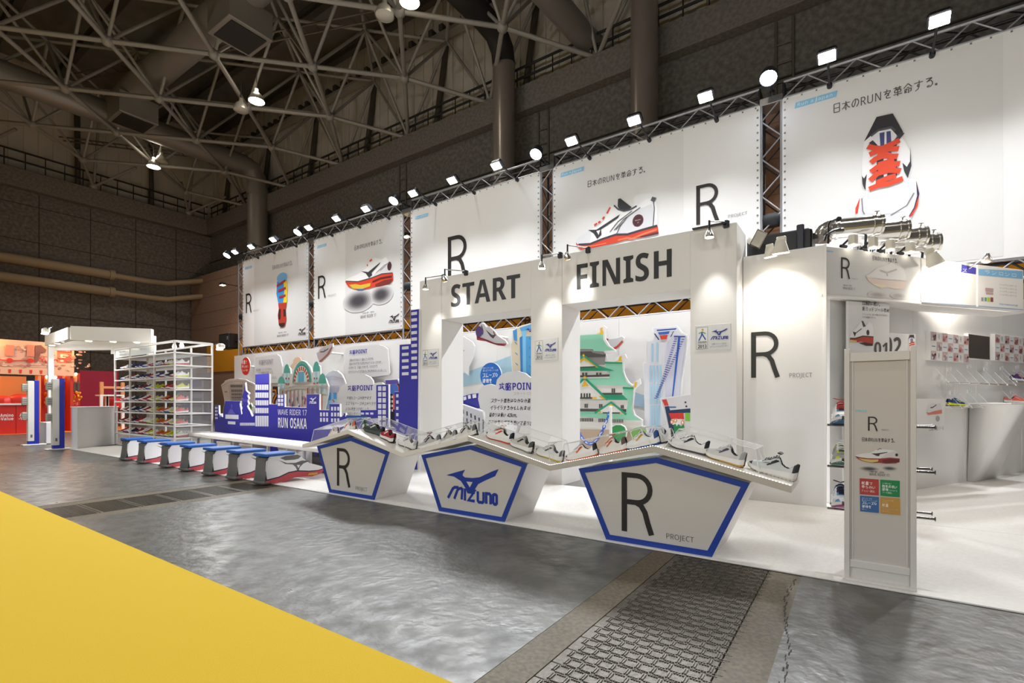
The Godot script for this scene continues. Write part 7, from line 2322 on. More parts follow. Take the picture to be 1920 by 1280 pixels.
	f.poly(pts(".514 2.071 .568 2.064 .663 2.121 .653 2.104 .568 2.054 .547 2.011"), "3c3a3c", 2.0)
	f.oval(Vector2(.76, 2.07), 0.024, 0.034, "4a3a40", 2.0)
	f.put(p1, "shoe_picture", at_z(0.002))
	var pct := .909
	var p2 := thing("info_board", "info board numbered 02 with an orange-laced shoe picture, right of the headline board", "display board", Vector3(.02, 0, -7.55), pct)
	part(p2, "board", span(Vector3(.25, 0.9, -0.03), Vector3(.972, 2.103, 0), 0.003), mat("board_grey"))
	f = Flat.new(self)
	f.fit("02", .401, 1.821, .714, .227, "5a5654", 1.0, true)
	f.put(p2, "numeral", at_z(0.002))
	f = Flat.new(self)
	f.poly(pts(".85 2.074 .932 2.078 .945 2.02 .979 1.875 .986 1.749 .932 1.631 .837 1.63 .83 1.823 .837 1.997"), "ececee", 1.0)
	f.poly(pts(".857 2.092 .932 2.095 .943 2.039 .918 2.058 .864 2.056 .834 2.035"), "4a474a", 2.0)
	f.poly(pts(".871 2.046 .918 2.048 .918 1.999 .871 1.998"), "8a88a8", 2.0)
	for k in 6:
		f.stroke(shifted(pts(".848 1.973 .891 1.994 .945 1.998"), Vector2(0.0, -0.026 * k)), 0.016, "d8503a", 2.6)
	f.put(p2, "shoe_picture", at_z(0.002))
	var p3 := thing("info_board", "narrow board with part of a large zero at the stand's left edge", "display board", Vector3(-.37, 0, -6.86), pbt)
	part(p3, "board", span(Vector3(.343, 0.55, 0.05), Vector3(.877, 1.612, 0.07), 0.003), mat("panel"))
	f = Flat.new(self)
	f.fit("03", .354, 1.333, .702, .268, "5a5654", 1.0, true)
	f.put(p3, "numeral", at_z(0.072))
	var p4 := thing("info_board", "small white board with a shoe and two grey shadows, right of the poster stand", "display board", Vector3(.85, 0, -9.29), wt)
	part(p4, "board", span(Vector3(-.932, 0.9, 0.15), Vector3(-.03, 1.265, 0.18), 0.003), mat("panel"))
	f = Flat.new(self)
	f.poly(pts("-.555 1.112 -.48 1.188 -.379 1.213 -.251 1.2 -.16 1.212 -.116 1.128 -.121 1.108 -.328 1.097 -.505 1.074"), "dcd9da", 1.0)
	f.poly(pts("-.555 1.087 -.48 1.08 -.328 1.104 -.121 1.119 -.116 1.067 -.277 1.058 -.505 1.051"), "d8826e", 1.6)
	f.stroke(pts("-.442 1.149 -.379 1.152 -.277 1.187"), 0.015, "5a585c", 2.0)
	f.oval(Vector2(-.238, .996), 0.06, 0.04, "a9a5a5", 1.0)
	f.fit("圧倒的に軽いソール", -.48, .837, -.061, 0.05, "5a585a", 1.0)
	f.put(p4, "print", at_z(0.182))

	# rods of the poster stand with three demonstration shoes
	var rk := thing("rod_rack", "chrome shelf rods sticking out behind the poster stand", "rack", Vector3(0, 0, 0))
	part(rk, "upright", span(Vector3(-0.02, 0.012, -4.56), Vector3(0.26, 1.5, -4.3), 0.004), mat("stand_white"))
	for y in [1.066, 0.76, 0.445]:
		for z in [[-4.42, -0.188, 0.428], [-4.62, -0.18, 0.43]]:
			bar(rk, "rod", Vector3(z[1], y, z[0]), Vector3(z[2], y, z[0]), 0.0085, mat("rod_steel", "8a8684", 0.2, 1.0))
			bar(rk, "end_cap", Vector3(z[2], y, z[0]), Vector3(z[2] + 0.006, y, z[0]), 0.015, mat("rod_steel"))
	var demo := [[1.066, {"upper": "f0efee", "overlay": "6a94b8", "laces": "c23a34", "midsole": "e9e7e6", "tongue": "4a3a3c", "outsole": "4a7aa8"}, "white demonstration shoe with red laces on the top rods"], [0.76, {"upper": "9a9c9a", "overlay": "d4dc38", "laces": "f2f2f2", "midsole": "e6e6e4", "tongue": "55585a", "outsole": "5a8a78"}, "grey demonstration shoe with white laces and lime toe on the middle rods"], [0.445, {"upper": "e4e2ea", "overlay": "5a9ac8", "laces": "2a2c4a", "midsole": "f0f0f0", "tongue": "2e2e48", "outsole": "c86aa0"}, "pale demonstration shoe with navy laces on the bottom rods"]]
	for d in demo:
		shoe("running_shoe", d[2], d[1], true, Transform3D(Basis(Vector3.UP, -PI * 0.5 + 0.12) * Basis.from_scale(Vector3(1.0, 1.45, 1.32)), Vector3(-0.105, d[0] + 0.009, -4.5)))

	# chrome pipes on top of the fascia
	for k in 4:
		var mouth: Vector3 = [Vector3(.232, 3.383, -7.565), Vector3(.499, 3.363, -7.907), Vector3(.695, 3.314, -8.159), Vector3(.837, 3.256, -8.341)][k]
		var o := thing("chrome_pipe", ["front chrome pipe with a bent elbow at its left end", "second chrome pipe from the left above the fascia", "third chrome pipe from the left above the fascia", "rightmost chrome pipe above the fascia"][k], "pipe", mouth - Vector3(0.95, 0, -0.3) * 0.21, 0.305)
		var r := 0.118
		part(o, "barrel", pipe([Vector3(-0.3, 0, 0), Vector3(0.2, 0, 0)], r, 28), mat("chrome"))
		for x in [-0.27, 0.12, 0.2]:
			part(o, "flange", pipe([Vector3(x - 0.012, 0, 0), Vector3(x + 0.012, 0, 0)], r + 0.014, 28), mat("chrome"))
		part(o, "mouth", pipe([Vector3(0.2, 0, 0), Vector3(0.214, 0, 0)], r - 0.012, 24), mat("black"))  # black disc, shade inside the open end put into colour
		if k == 0:
			var bend := []
			for j in 7:
				var an := PI * 0.5 * j / 6.0
				bend.append(Vector3(-0.3 - 0.14 * sin(an), -0.14 + 0.14 * cos(an), 0))
			part(o, "elbow", pipe(bend, r, 24), mat("chrome"))
			for j in 3:
				var an := PI * 0.5 * (j + 0.5) / 3.0
				var c0 := Vector3(-0.3 - 0.14 * sin(an), -0.14 + 0.14 * cos(an), 0)
				var dd := Vector3(-cos(an), -sin(an), 0) * 0.008
				part(o, "seam_ring", pipe([c0 - dd, c0 + dd], r + 0.005, 24), mat("chrome"))
		bar(o, "support", Vector3(0.05, -r, 0), Vector3(0.05, 3.05 - o.position.y, -0.02), 0.014, mat("dark_metal"))
		bar(o, "bolt", Vector3(0.16, r, 0.0), Vector3(0.17, r + 0.05, 0.0), 0.008, mat("chrome"))
		bar(o, "bolt_wing", Vector3(0.145, r + 0.05, 0.0), Vector3(0.195, r + 0.05, 0.0), 0.006, mat("chrome"))
	var heads := [[0.18, "white clip lamp under the front chrome pipe"], [0.5, "white clip lamp between the second and third chrome pipes"], [0.78, "white clip lamp under the third chrome pipe"], [1.12, "white clip lamp under the rightmost chrome pipe"]]
	for h in heads:
		var o := thing("clip_lamp", h[1], "lamp", Vector3(-.34, 0, -6.83) + Basis(Vector3.UP, turn) * Vector3(h[0] + 0.22, 3.13, 0.06), turn)
		part(o, "head", box(Vector3(0.085, 0.13, 0.08), 0.015), mat("cream"))
		part(o, "glass", box(Vector3(0.065, 0.02, 0.06), 0.004, Vector3(0, -0.066, 0)), mat("glow_small"))
		bar(o, "arm", Vector3(0, 0.04, -0.02), Vector3(-0.04, -0.04, -0.1), 0.012, mat("dark_metal"))
		bar(o, "clip", Vector3(-0.07, -0.05, -0.1), Vector3(0.02, -0.05, -0.1), 0.018, mat("black"))
	flood_white(Vector3(.769, 2.98, -8.014), Vector3(0.3, -0.8, -0.45), "large white floodlight at the right end of the chrome pipes", true)
	var jn := thing("jib_arm", "bent black lamp arm at the left end of the chrome pipes", "arm", Vector3(-.34, 0, -6.83) + Basis(Vector3.UP, turn) * Vector3(0.02, 3.05, 0.06), turn)
	part(jn, "arm", pipe([Vector3(0, 0, 0), Vector3(0, 0.22, 0), Vector3(0.03, 0.26, 0), Vector3(0.16, 0.3, 0)], 0.011, 8), mat("black"))
	part(jn, "joint", ball_mesh(), mat("black"), Transform3D(Basis.from_scale(Vector3.ONE * 0.03), Vector3(0.16, 0.3, 0)))
	part(jn, "cable", pipe([Vector3(0.16, 0.18, 0.02), Vector3(0.02, 0.13, 0.02), Vector3(-0.06, 0.08, 0.02), Vector3(-0.08, 0.02, 0.02)], 0.012, 8), mat("black"))
	part(jn, "bracket", box(Vector3(0.16, 0.05, 0.06), 0.01), mat("alu"), Transform3D(Basis(Vector3.BACK, 0.2), Vector3(0.14, 0.16, 0)))
	# spot over the posters, and two unseen lamps placed to light the alcove
	for q in [[Vector3(1.29, 2.957, -8.3), "glaring arm lamp in front of the two hanging posters"], [Vector3(2.6, 3.25, -8.6), "unseen arm lamp past the right edge, lighting the posters"], [Vector3(1.25, 2.85, -9.55), "unseen arm lamp under the fascia, lighting the alcove wall"]]:
		var o := thing("arm_lamp", q[1], "lamp")
		part(o, "shade", lathe(pts(".05 -.02 .05 .01 .03 .05 .018 .08 0 .082"), 16), mat("chrome"), Transform3D(Basis(Vector3.RIGHT, 0.5), q[0]))
		part(o, "bulb", lathe(pts("0 -.035 .03 -.03 .05 -.018"), 14), mat("glow_white"), Transform3D(Basis(Vector3.RIGHT, 0.5), q[0]))
		bar(o, "arm", q[0] + Vector3(0, 0.06, -0.02), q[0] + Vector3(-0.1, 0.0, -0.45), 0.009, mat("chrome"))
		var l := OmniLight3D.new()
		l.name = "light"
		o.add_child(l, true)
		l.position = q[0] + Vector3(0.0, -0.08, 0.03)
		l.omni_range = 20.0
		l.omni_attenuation = 2.0
		l.light_color = Color(1.0, 0.96, 0.9)
		l.light_energy = ALCOVE_E
		l.light_size = 0.05
		l.shadow_enabled = true

const ALCOVE_E := 0.4

func price_card(k: int):
	var at: Array = CARDS[k]
	var o := thing("price_card", "small white price card, %s" % CARD_WHERE[k], "card", Vector3(.85, 0, -9.29), 1.093)
	part(o, "card", box(Vector3(0.14, 0.05, 0.003)), mat("paper"), Transform3D(Basis(Vector3.BACK, 0.12), Vector3(at[0], at[1], 0.14)))
	var f := Flat.new(self)
	f.fit("ウエーブライダー", -0.06, 0.004, 0.06, 0.014, "5a585c", 1.0)
	f.fit("12,600", -0.05, -0.018, 0.02, 0.014, "3a383c", 1.0)
	f.put(o, "card_print", Transform3D(Basis(Vector3.BACK, 0.12), Vector3(at[0], at[1], 0.1422)))

const CARDS := [[.205, 1.69],[.836, 1.748],[1.39, 1.732],[1.983, 1.758],[2.578, 1.794],[3.125, 1.792],[.302, 1.359],[.853, 1.387],[2.368, 1.382],[2.99, 1.405],[1.501, 1.819]]
const CARD_WHERE := ["leftmost above the upper clear shelf", "second from left above the upper clear shelf", "third from left above the upper clear shelf", "fourth from left above the upper clear shelf", "above the dark purple shoe", "above the white and lilac shoe", "just above the royal blue shoe", "right of the royal blue shoe's card", "above the salmon pink shoe", "above the white and magenta shoe", "directly under the dark screen"]

# ---------------------------------------------------------------- glazed rack of shoes on the left
func shoe_rack():
	var o := thing("shoe_rack", "tall white metal rack of shoe shelves with glass, left of the blue skyline", "shelf rack")
	var m := mat("rack_white", "c9c6c2", 0.4)
	var xs := [-17.0, -15.93, -14.38, -13.25]
	var ys := [0.06, 0.355, 0.645, 0.935, 1.22, 1.515, 1.8, 2.09, 2.39]
	for x in xs:
		for z in [-5.21, -6.04]:
			part(o, "post", span(Vector3(x - 0.02, 0.012, z - 0.02), Vector3(x + 0.02, 2.66, z + 0.02), 0.004), m)
	for y in ys:
		part(o, "shelf", span(Vector3(-17.0, y - 0.012, -6.04), Vector3(-13.25, y, -5.21)), m)
		part(o, "shelf_edge", span(Vector3(-17.0, y - 0.03, -5.2), Vector3(-13.25, y + 0.004, -5.185), 0.003), m)
		part(o, "side_edge", span(Vector3(-13.235, y - 0.03, -6.04), Vector3(-13.22, y + 0.004, -5.21), 0.003), m)
	for z in [-5.21, -6.04]:
		part(o, "top_rail", span(Vector3(-17.0, 2.62, z - 0.025), Vector3(-13.25, 2.67, z + 0.025), 0.004), m)
	for x in [-17.0, -13.25]:
		part(o, "top_rail", span(Vector3(x - 0.025, 2.62, -6.04), Vector3(x + 0.025, 2.67, -5.21), 0.004), m)
	part(o, "header_board", span(Vector3(-16.95, 2.42, -5.215), Vector3(-14.42, 2.62, -5.205)), mat("acrylic_edge"))
	for y in ys:
		if y < 2.3:
			part(o, "side_pane", span(Vector3(-13.247, y + 0.01, -6.0), Vector3(-13.243, y + 0.24, -5.25)), mat("acrylic"))
	var f := Flat.new(self)
	f.fit("WAVE RIDER 17", -16.7, 2.54, -16.1, 0.05, "8a8a8c", 1.0)
	f.fit("RUN OSAKA", -16.7, 2.46, -16.15, 0.05, "8a8a8c", 1.0)
	f.fit("WAVE RIDER 17", -15.3, 2.54, -14.7, 0.05, "8a8a8c", 1.0)
	f.put(o, "lettering", at_z(-5.203))
	for x in [-15.3, -14.0, -13.6]:
		var l := part(o, "light_head", lathe(pts("0 -.05 .04 -.04 .05 0 .03 .06 0 .07"), 14), mat("glow_small"), Transform3D(Basis.IDENTITY, Vector3(x, 2.58, -5.5)))
	var lamp := OmniLight3D.new()
	lamp.name = "light"
	o.add_child(lamp, true)
	lamp.position = Vector3(-13.6, 2.5, -5.5)
	lamp.light_energy = 0.35
	lamp.light_size = 0.05
	lamp.omni_range = 15.0
	lamp.omni_attenuation = 2.0
	lamp.shadow_enabled = true
	# every shelf carries a row of single shoes, toes out
	var kinds := [[{"upper": "e6e6ea", "midsole": "3a56b0", "lining": "a02c3a"}, "white shoe with blue sole"], [{"upper": "2a3f9a", "midsole": "ececf0"}, "blue shoe"], [{"upper": "b02436", "midsole": "ecebea"}, "red shoe"], [{"upper": "eceaea", "midsole": "b83a40", "lining": "55555a"}, "white shoe with red sole"], [{"upper": "262a44", "midsole": "e9e9ec"}, "navy shoe"], [{"upper": "8a2232", "midsole": "ebe9e8"}, "dark red shoe"], [{"upper": "c8d02c", "midsole": "eeeeea"}, "lime shoe"], [{"upper": "d86a2c", "midsole": "f0e9e4"}, "orange shoe"], [{"upper": "eeeeee", "midsole": "c8d02c"}, "white shoe with lime sole"], [{"upper": "d85a50", "midsole": "efece9"}, "coral shoe"]]
	var order := [[0, 3, 1, 4, 1, 4, 0, 2, 3, 0, 3, 3, 8, 3], [0, 4, 2, 0, 4, 1, 4, 2, 0, 1, 3, 4, 3, 8], [3, 5, 0, 4, 4, 5, 4, 0, 6, 6, 2, 7, 5, 6], [2, 3, 0, 4, 4, 3, 2, 3, 6, 8, 7, 5, 6, 9], [3, 5, 0, 4, 4, 0, 5, 3, 6, 7, 7, 0, 6, 9], [5, 3, 2, 4, 2, 3, 3, 8, 6, 7, 7, 3, 6, 9], [2, 3, 0, 4, 5, 3, 2, 6, 8, 7, 7, 6, 6, 3], [5, 2, 0, 4, 5, 3, 2, 6, 7, 7, 2, 6, 6, 3]]
	var places := [-16.82, -16.6, -16.38, -16.14, -15.74, -15.5, -15.27, -15.04, -14.8, -14.57, -14.17, -13.93, -13.69, -13.45]
	var nth := ["first", "second", "third", "fourth", "fifth", "sixth", "seventh", "eighth", "ninth", "tenth", "eleventh", "twelfth", "thirteenth", "last"]
	var level := ["top", "second", "third", "fourth", "fifth", "sixth", "seventh", "lowest"]
	var firsts := {}
	rng.seed = 11
	for r in 8:
		var y: float = ys[7 - r]
		for k in 14:
			var kind: int = order[r][k]
			var label: String = "%s, %s from left on the rack's %s shelf of shoes" % [kinds[kind][1], nth[k], level[r]]
			label = label.replace("last from left", "last at right")
			var turn := -PI * 0.5 - 0.16 + rng.randf_range(-0.1, 0.1)
			var at := Vector3(places[k], y, -5.42 + rng.randf_range(-0.03, 0.02))
			if not firsts.has(kind):
				var s := shoe("rack_shoe", label, kinds[kind][0], false, Transform3D(Basis(Vector3.UP, turn) * Basis.from_scale(Vector3(1.12, 1.5, 1.25)), at), "shoes on the white rack")
				firsts[kind] = s
			else:
				var c := copy_of(firsts[kind], "rack_shoe", label, at, turn, "shoes on the white rack")
				c.scale = Vector3(1.12, 1.5, 1.25)

# ---------------------------------------------------------------- white pavilion and timing posts at the far left
func beam_between(o: Node3D, a: Vector3, b: Vector3, h: float, w: float, called := "beam"):
	var d := b - a
	var len := Vector2(d.x, d.z).length()
	var xf := Transform3D(Basis(Vector3.UP, atan2(-d.z, d.x)), a)
	part(o, called, span(Vector3(0, -h, -w * 0.5), Vector3(len, 0, w * 0.5), 0.004), mat("white"), xf)

func pavilion():
	var o := thing("pavilion", "open white pavilion frame with canopy beams at the far left", "pavilion")
	var a := Vector3(-19.35, 3.12, -4.35)
	var b := Vector3(-16.67, 3.15, -4.2)
	var c := Vector3(-15.552, 3.15, -5.585)
	var d := Vector3(-17.752, 2.95, -5.402)
	beam_between(o, a, b, 0.3, 0.18)
	beam_between(o, b, c, 0.36, 0.18)
	var d2 := Vector3(d.x, 3.0, d.z)
	beam_between(o, Vector3(-19.3, 3.0, -4.5), d2, 0.3, 0.14, "back_beam")
	beam_between(o, d2, Vector3(c.x, 3.0, c.z) + Vector3(-0.2, 0, -0.1), 0.42, 0.14, "back_beam")
	part(o, "post", span(Vector3(-19.42, 0.62, -4.45), Vector3(-19.3, 2.85, -4.33), 0.005), mat("white"))
	part(o, "post", span(Vector3(c.x - 0.25, 0.012, c.z - 0.1), Vector3(c.x - 0.1, 2.9, c.z + 0.05), 0.005), mat("white"))
	part(o, "footing", span(Vector3(-19.6, 0.012, -4.6), Vector3(-18.95, 0.62, -4.2), 0.01), mat("white"))
	for k in 4:
		var q := a.lerp(b, 0.15 + k * 0.24) + Vector3(0, -0.31, 0)
		part(o, "downlight", lathe(pts("0 -.01 .06 -.008 .07 .01"), 14), mat("glow_small"), Transform3D(Basis.IDENTITY, q))
	for k in 3:
		var q: Vector3 = b.lerp(c, 0.2 + k * 0.3) + Vector3(0, -0.37, 0)
		part(o, "downlight", lathe(pts("0 -.01 .06 -.008 .07 .01"), 14), mat("glow_small"), Transform3D(Basis.IDENTITY, q))
	for q in [Vector3(-18.6, 2.74, -4.3), Vector3(-17.0, 2.7, -4.9)]:
		var l := SpotLight3D.new()
		l.name = "light"
		o.add_child(l, true)
		l.position = q
		l.rotation.x = -PI / 2
		l.spot_angle = 70.0
		l.spot_angle_attenuation = 0.8
		l.spot_range = 15.0
		l.spot_attenuation = 2.0
		l.light_energy = 1.6
		l.light_color = Color(1.0, 0.97, 0.92)
		l.light_size = 0.06
		l.shadow_enabled = true
	var fl := thing("floodlight", "glaring floodlight on the pavilion's front beam at far left", "floodlight", Vector3(-17.207, 2.98, -3.809))
	part(fl, "housing", box(Vector3(0.2, 0.14, 0.14), 0.03, Vector3(0, 0.06, 0)), mat("cream"))
	part(fl, "lens", box(Vector3(0.16, 0.03, 0.12), 0.01, Vector3(0.01, -0.02, 0.02)), mat("glow_white"))
	bar(fl, "bracket", Vector3(0, 0.1, 0), Vector3(0.3, 0.14, -0.05), 0.02, mat("dark_metal"))
	var l2 := OmniLight3D.new()
	l2.name = "light"
	fl.add_child(l2, true)
	l2.position = Vector3(0.02, -0.1, 0.06)
	l2.omni_range = 20.0
	l2.omni_attenuation = 2.0
	l2.light_energy = 2.0
	l2.light_size = 0.08
	l2.shadow_enabled = true
	var fl2 := thing("floodlight", "glaring floodlight at the top right corner of the shoe rack", "floodlight", Vector3(-11.497, 2.382, -5.4))
	part(fl2, "housing", box(Vector3(0.16, 0.12, 0.14), 0.03, Vector3(0, 0.05, -0.02)), mat("cream"))
	part(fl2, "lens", box(Vector3(0.12, 0.03, 0.1), 0.01, Vector3(0.0, -0.02, 0.0)), mat("glow_white"))
	bar(fl2, "bracket", Vector3(0, 0.05, 0), Vector3(-0.22, 0.1, -0.02), 0.015, mat("dark_metal"))
	var l3 := OmniLight3D.new()
	l3.name = "light"
	fl2.add_child(l3, true)
	l3.position = Vector3(0.0, -0.1, 0.03)
	l3.omni_range = 20.0
	l3.omni_attenuation = 2.0
	l3.light_energy = 1.3
	l3.light_size = 0.06
	l3.shadow_enabled = true
	# low wall
	var w := thing("low_wall", "white waist-high wall between the timing posts and the shoe rack", "wall panel", Vector3(-16.52, 0.012, -4.2), atan2(1.05, -0.67))
	part(w, "panel", span(Vector3(0, 0, -0.08), Vector3(1.27, 1.05, 0.08), 0.005), mat("panel"))
	part(w, "cap", span(Vector3(-0.01, 1.05, -0.1), Vector3(1.28, 1.07, 0.1), 0.004), mat("white"))
	# timing posts
	var first: Node3D = null
	for i in 2:
		var label: String = "blue and white timing post with reader boxes, %s" % ["left of two", "right of two, beside the low wall"][i]
		var at := Vector3([-18.86, -16.62][i], 0, -3.92)
		if first == null:
			first = thing("timing_post", label, "post", at, 0.0, "timing posts at the far left")
			part(first, "foot", span(Vector3(-0.14, 0.001, -0.24), Vector3(0.14, 0.035, 0.24), 0.008), mat("white"))
			part(first, "plinth", span(Vector3(-0.07, 0.035, -0.1), Vector3(0.07, 0.12, 0.12), 0.006), mat("post_blue", "1f2fb0", 0.45))
			part(first, "white_unit", span(Vector3(-0.08, 0.12, 0.0), Vector3(0.08, 1.78, 0.13), 0.008), mat("panel"))
			part(first, "blue_unit", span(Vector3(-0.08, 0.035, -0.1), Vector3(0.08, 1.8, 0.0), 0.006), mat("post_blue"))
			for y in [0.72, 1.12, 1.5]:
				var bo := part(first, "reader_box", span(Vector3(-0.06, y, 0.13), Vector3(0.06, y + 0.2, 0.24), 0.01), mat("reader_grey", "b9b9b4", 0.35))
				for k in 3:
					part(bo, "slot", span(Vector3(0.058, y + 0.03 + 0.05 * k, 0.145), Vector3(0.063, y + 0.05 + 0.05 * k, 0.225)), mat("reader_dark", "6a6a68", 0.5))
			part(first, "badge", span(Vector3(0.078, 0.22, 0.04), Vector3(0.082, 0.3, 0.08)), mat("reader_dark"))
		else:
			copy_of(first, "timing_post", label, at, 0.0, "timing posts at the far left")
	# loudspeaker hung on the left tower
	var sp := thing("loudspeaker", "black loudspeaker hung left of the first banner's foot", "speaker", Vector3(-25.905, 4.185, -12.6))
	part(sp, "cabinet", box(Vector3(1.0, 0.75, 0.5), 0.03), mat("black"))
	part(sp, "grille", box(Vector3(0.8, 0.6, 0.02), 0.005, Vector3(0, 0, 0.255)), mat("grille", "2c2c2e", 0.8))
	part(sp, "badge", box(Vector3(0.16, 0.16, 0.02), 0.005, Vector3(0.36, 0.12, 0.262)), mat("alu"))
	bar(sp, "bracket", Vector3(0.5, 0, -0.1), Vector3(0.75, 0, -0.1), 0.04, mat("dark_metal"))

# ---------------------------------------------------------------- red stand at the far left
func far_booths():
	var t := PI * 0.5
	var o := thing("drinks_stand", "orange-lit drinks stand with a fascia of maps and small cup icons at far left", "stand", Vector3(-25.7, 0, 0) + Vector3(-0.35, 0, 0), t)
	var peach := mat("peach_wall", "e6b79a", 0.7)  # off-white board, orange lamp light put into its colour
	var u0 := 3.641
	var u1 := 6.626
	part(o, "fascia", span(Vector3(u0, 2.218, -0.1), Vector3(u1, 3.508, 0), 0.004), peach)
	part(o, "inner_wall", span(Vector3(u0, 0, -2.2), Vector3(5.629, 2.218, -2.1)), mat("orange_wall", "ee9a5a", 0.7))
	part(o, "side_column", span(Vector3(5.537, 0, -0.4), Vector3(5.629, 2.218, -0.02), 0.005), mat("orange_wall"))
	part(o, "end_panel", span(Vector3(u1 - 0.1, 0, -2.2), Vector3(u1, 2.258, -0.1)), mat("red_panel", "c8321f", 0.6))
	var f := Flat.new(self)
	f.rect(3.629, 2.517, 2.447, .695, "dfb3a0", 1.0)
	rng.seed = 3
	for k in 110:
		f.oval(Vector2(4.452, 2.901) + Vector2(rng.randf_range(-1.4, 2.65), rng.randf_range(-0.42, 0.4)), rng.randf_range(0.02, 0.09), rng.randf_range(0.02, 0.05), ["b98a78", "ecc9b4", "c88a70", "a87468", "e0b090"][k % 5], 2.0 + 0.02 * k)
	for q in [[4.65, 2.896, .216, .41], [5.214, 2.917, .218, .441]]:
		f.rect(q[0], q[1], q[2], q[3], "d88a72", 4.6)
	f.stroke(pts("3.629 2.719 4.438 2.743 4.75 2.724 5.31 2.769 5.447 2.761 5.601 2.863 5.648 2.741 5.694 2.89 5.773 2.728 6.075 2.853"), 0.035, "d8351f", 5.0)
	for q in [Vector2(4.75, 2.732), Vector2(5.325, 2.762)]:
		f.oval(q, 0.09, 0.09, "d8351f", 5.4)
	f.poly(pts("5.447 3.346 5.617 3.382 5.773 3.209 5.741 3.081 5.617 3.113 5.555 2.818 5.493 2.669 5.447 2.811"), "8a5a52", 5.0)
	f.put(o, "map_print", at_z(0.003))
	f = Flat.new(self)
	for k in 6:
		f.poly(shifted(pts("4.713 2.402 4.799 2.407 4.784 2.266 4.727 2.263"), Vector2((k - 1) * .291, 0.0)), "d8351f", 1.0)
	f.stroke(pts("3.629 2.491 4.438 2.53 6.075 2.599"), 0.02, "a8705a", 1.0)
	f.put(o, "cup_icons", at_z(0.003))
	f = Flat.new(self)
	f.rect(6.108, 2.737, .445, .585, "d8795c", 1.0)
	f.rect(6.108, 3.152, .445, .17, "d8351f", 2.0)
	f.fit("Finish", 6.163, 3.199, 6.492, .11, "f4e6de", 3.0, true)
	f.rect(6.195, 2.776, .098, .298, "f0d8c8", 2.0)
	f.rect(6.195, 2.861, .098, .106, "d8351f", 3.0)
	f.oval(Vector2(6.419, 2.941), 0.16, 0.16, "b85a44", 2.0)
	f.put(o, "finish_sign", at_z(0.003))
	# counters with lettering
	for k in 3:
		var c := thing("drinks_counter", "red drinks counter with white lettering, %s" % ["second from the picture's left edge", "at the picture's left edge", "past the picture's left edge"][k], "counter", Vector3(-25.7, 0, 0), t)
		var ua: float = [4.863, 4.355, 3.874][k]
		var ub: float = [5.386, 4.855, 4.342][k]
		part(c, "front_panel", span(Vector3(ua, 0.0, -0.5), Vector3(ub, 1.07, 0), 0.005), mat("stand_red", "cc2418", 0.5))
		part(c, "top", span(Vector3(ua - 0.01, 1.07, -0.6), Vector3(ub + 0.01, 1.13, 0.06), 0.005), mat("white"))
		f = Flat.new(self)
		f.fit("Amino", ua + (ub - ua) * 0.17, .643, ua + (ub - ua) * 0.88, .108, "f4e8e4", 1.0, true)
		f.fit("-Value", ua + (ub - ua) * 0.12, .516, ua + (ub - ua) * 0.88, .108, "f4e8e4", 1.0, true)
		f.put(c, "lettering", at_z(0.003))
	for q in [[Vector3(-25.7, 1.25, -4.562), "red fabric dome on the left drinks counter", 0.3], [Vector3(-25.7, 1.25, -5.018), "larger red fabric dome on the right drinks counter", 0.36]]:
		var d := thing("fabric_dome", q[1], "dome", q[0] + Vector3(-0.3, 0, 0) * Vector3(1, 1, 1))
		d.position.y = 1.13
		part(d, "dome", lathe(pts("1 0 1.03 .1 .95 .45 .75 .8 .4 1.0 0 1.06"), 16), mat("stand_red"), Transform3D(Basis.from_scale(Vector3(q[2] * 0.8, q[2] * 0.95, q[2])), Vector3.ZERO))
		part(d, "rim", lathe(pts("1.0 0 1.1 .02 1.1 .06 1.0 .08"), 16), mat("red_panel", "c8321f", 0.6), Transform3D(Basis.from_scale(Vector3(q[2] * 0.8, q[2], q[2])), Vector3.ZERO))
	# red wall with lamps and flowers
	var r := thing("red_stand", "red stand wall with hanging lamps and yellow flowers behind the timing posts", "stand", Vector3(-27, 0, 0), t)
	part(r, "wall", span(Vector3(5.849, 0, -0.1), Vector3(7.057, 2.388, 0)), mat("red_panel"))
	f = Flat.new(self)
	f.rect(6.709, 1.605, .335, .36, "4a3a34", 1.0)
	for k in 3:
		f.rect(6.744 + 0.12 * k, 1.65, 0.04, 0.45, "6a5a50", 2.0)
	f.fit("スムーズ", 5.94, 1.122, 6.164, .105, "f0b0a0", 1.0, true)
	f.fit("ソース", 5.94, .93, 6.164, .105, "f0b0a0", 1.0, true)
	f.fit("シューズ", 6.726, 1.042, 6.99, .108, "f0c0b0", 1.0, true)
	f.put(r, "print", at_z(0.003))
	rng.seed = 8
	for q in [Vector2(6.048, 1.42), Vector2(6.884, 1.471)]:
		var fo := thing("flowers", "heap of yellow and orange flowers %s of the right timing post" % ("left" if q.x < 6.625 else "right"), "flowers", Vector3(-27, 0, 0) + Basis(Vector3.UP, t) * Vector3(q.x, q.y - 0.3, 0.25), t)
		for k in 26:
			part(fo, "bloom", ball_mesh(), mat("bloom_y", "e8a82c", 0.8) if k % 3 else mat("bloom_o", "d8641f", 0.8), Transform3D(Basis.from_scale(Vector3(0.045, 0.05, 0.045)), Vector3(rng.randf_range(-0.15, 0.15), rng.randf_range(0.0, 0.42), rng.randf_range(-0.1, 0.1))))
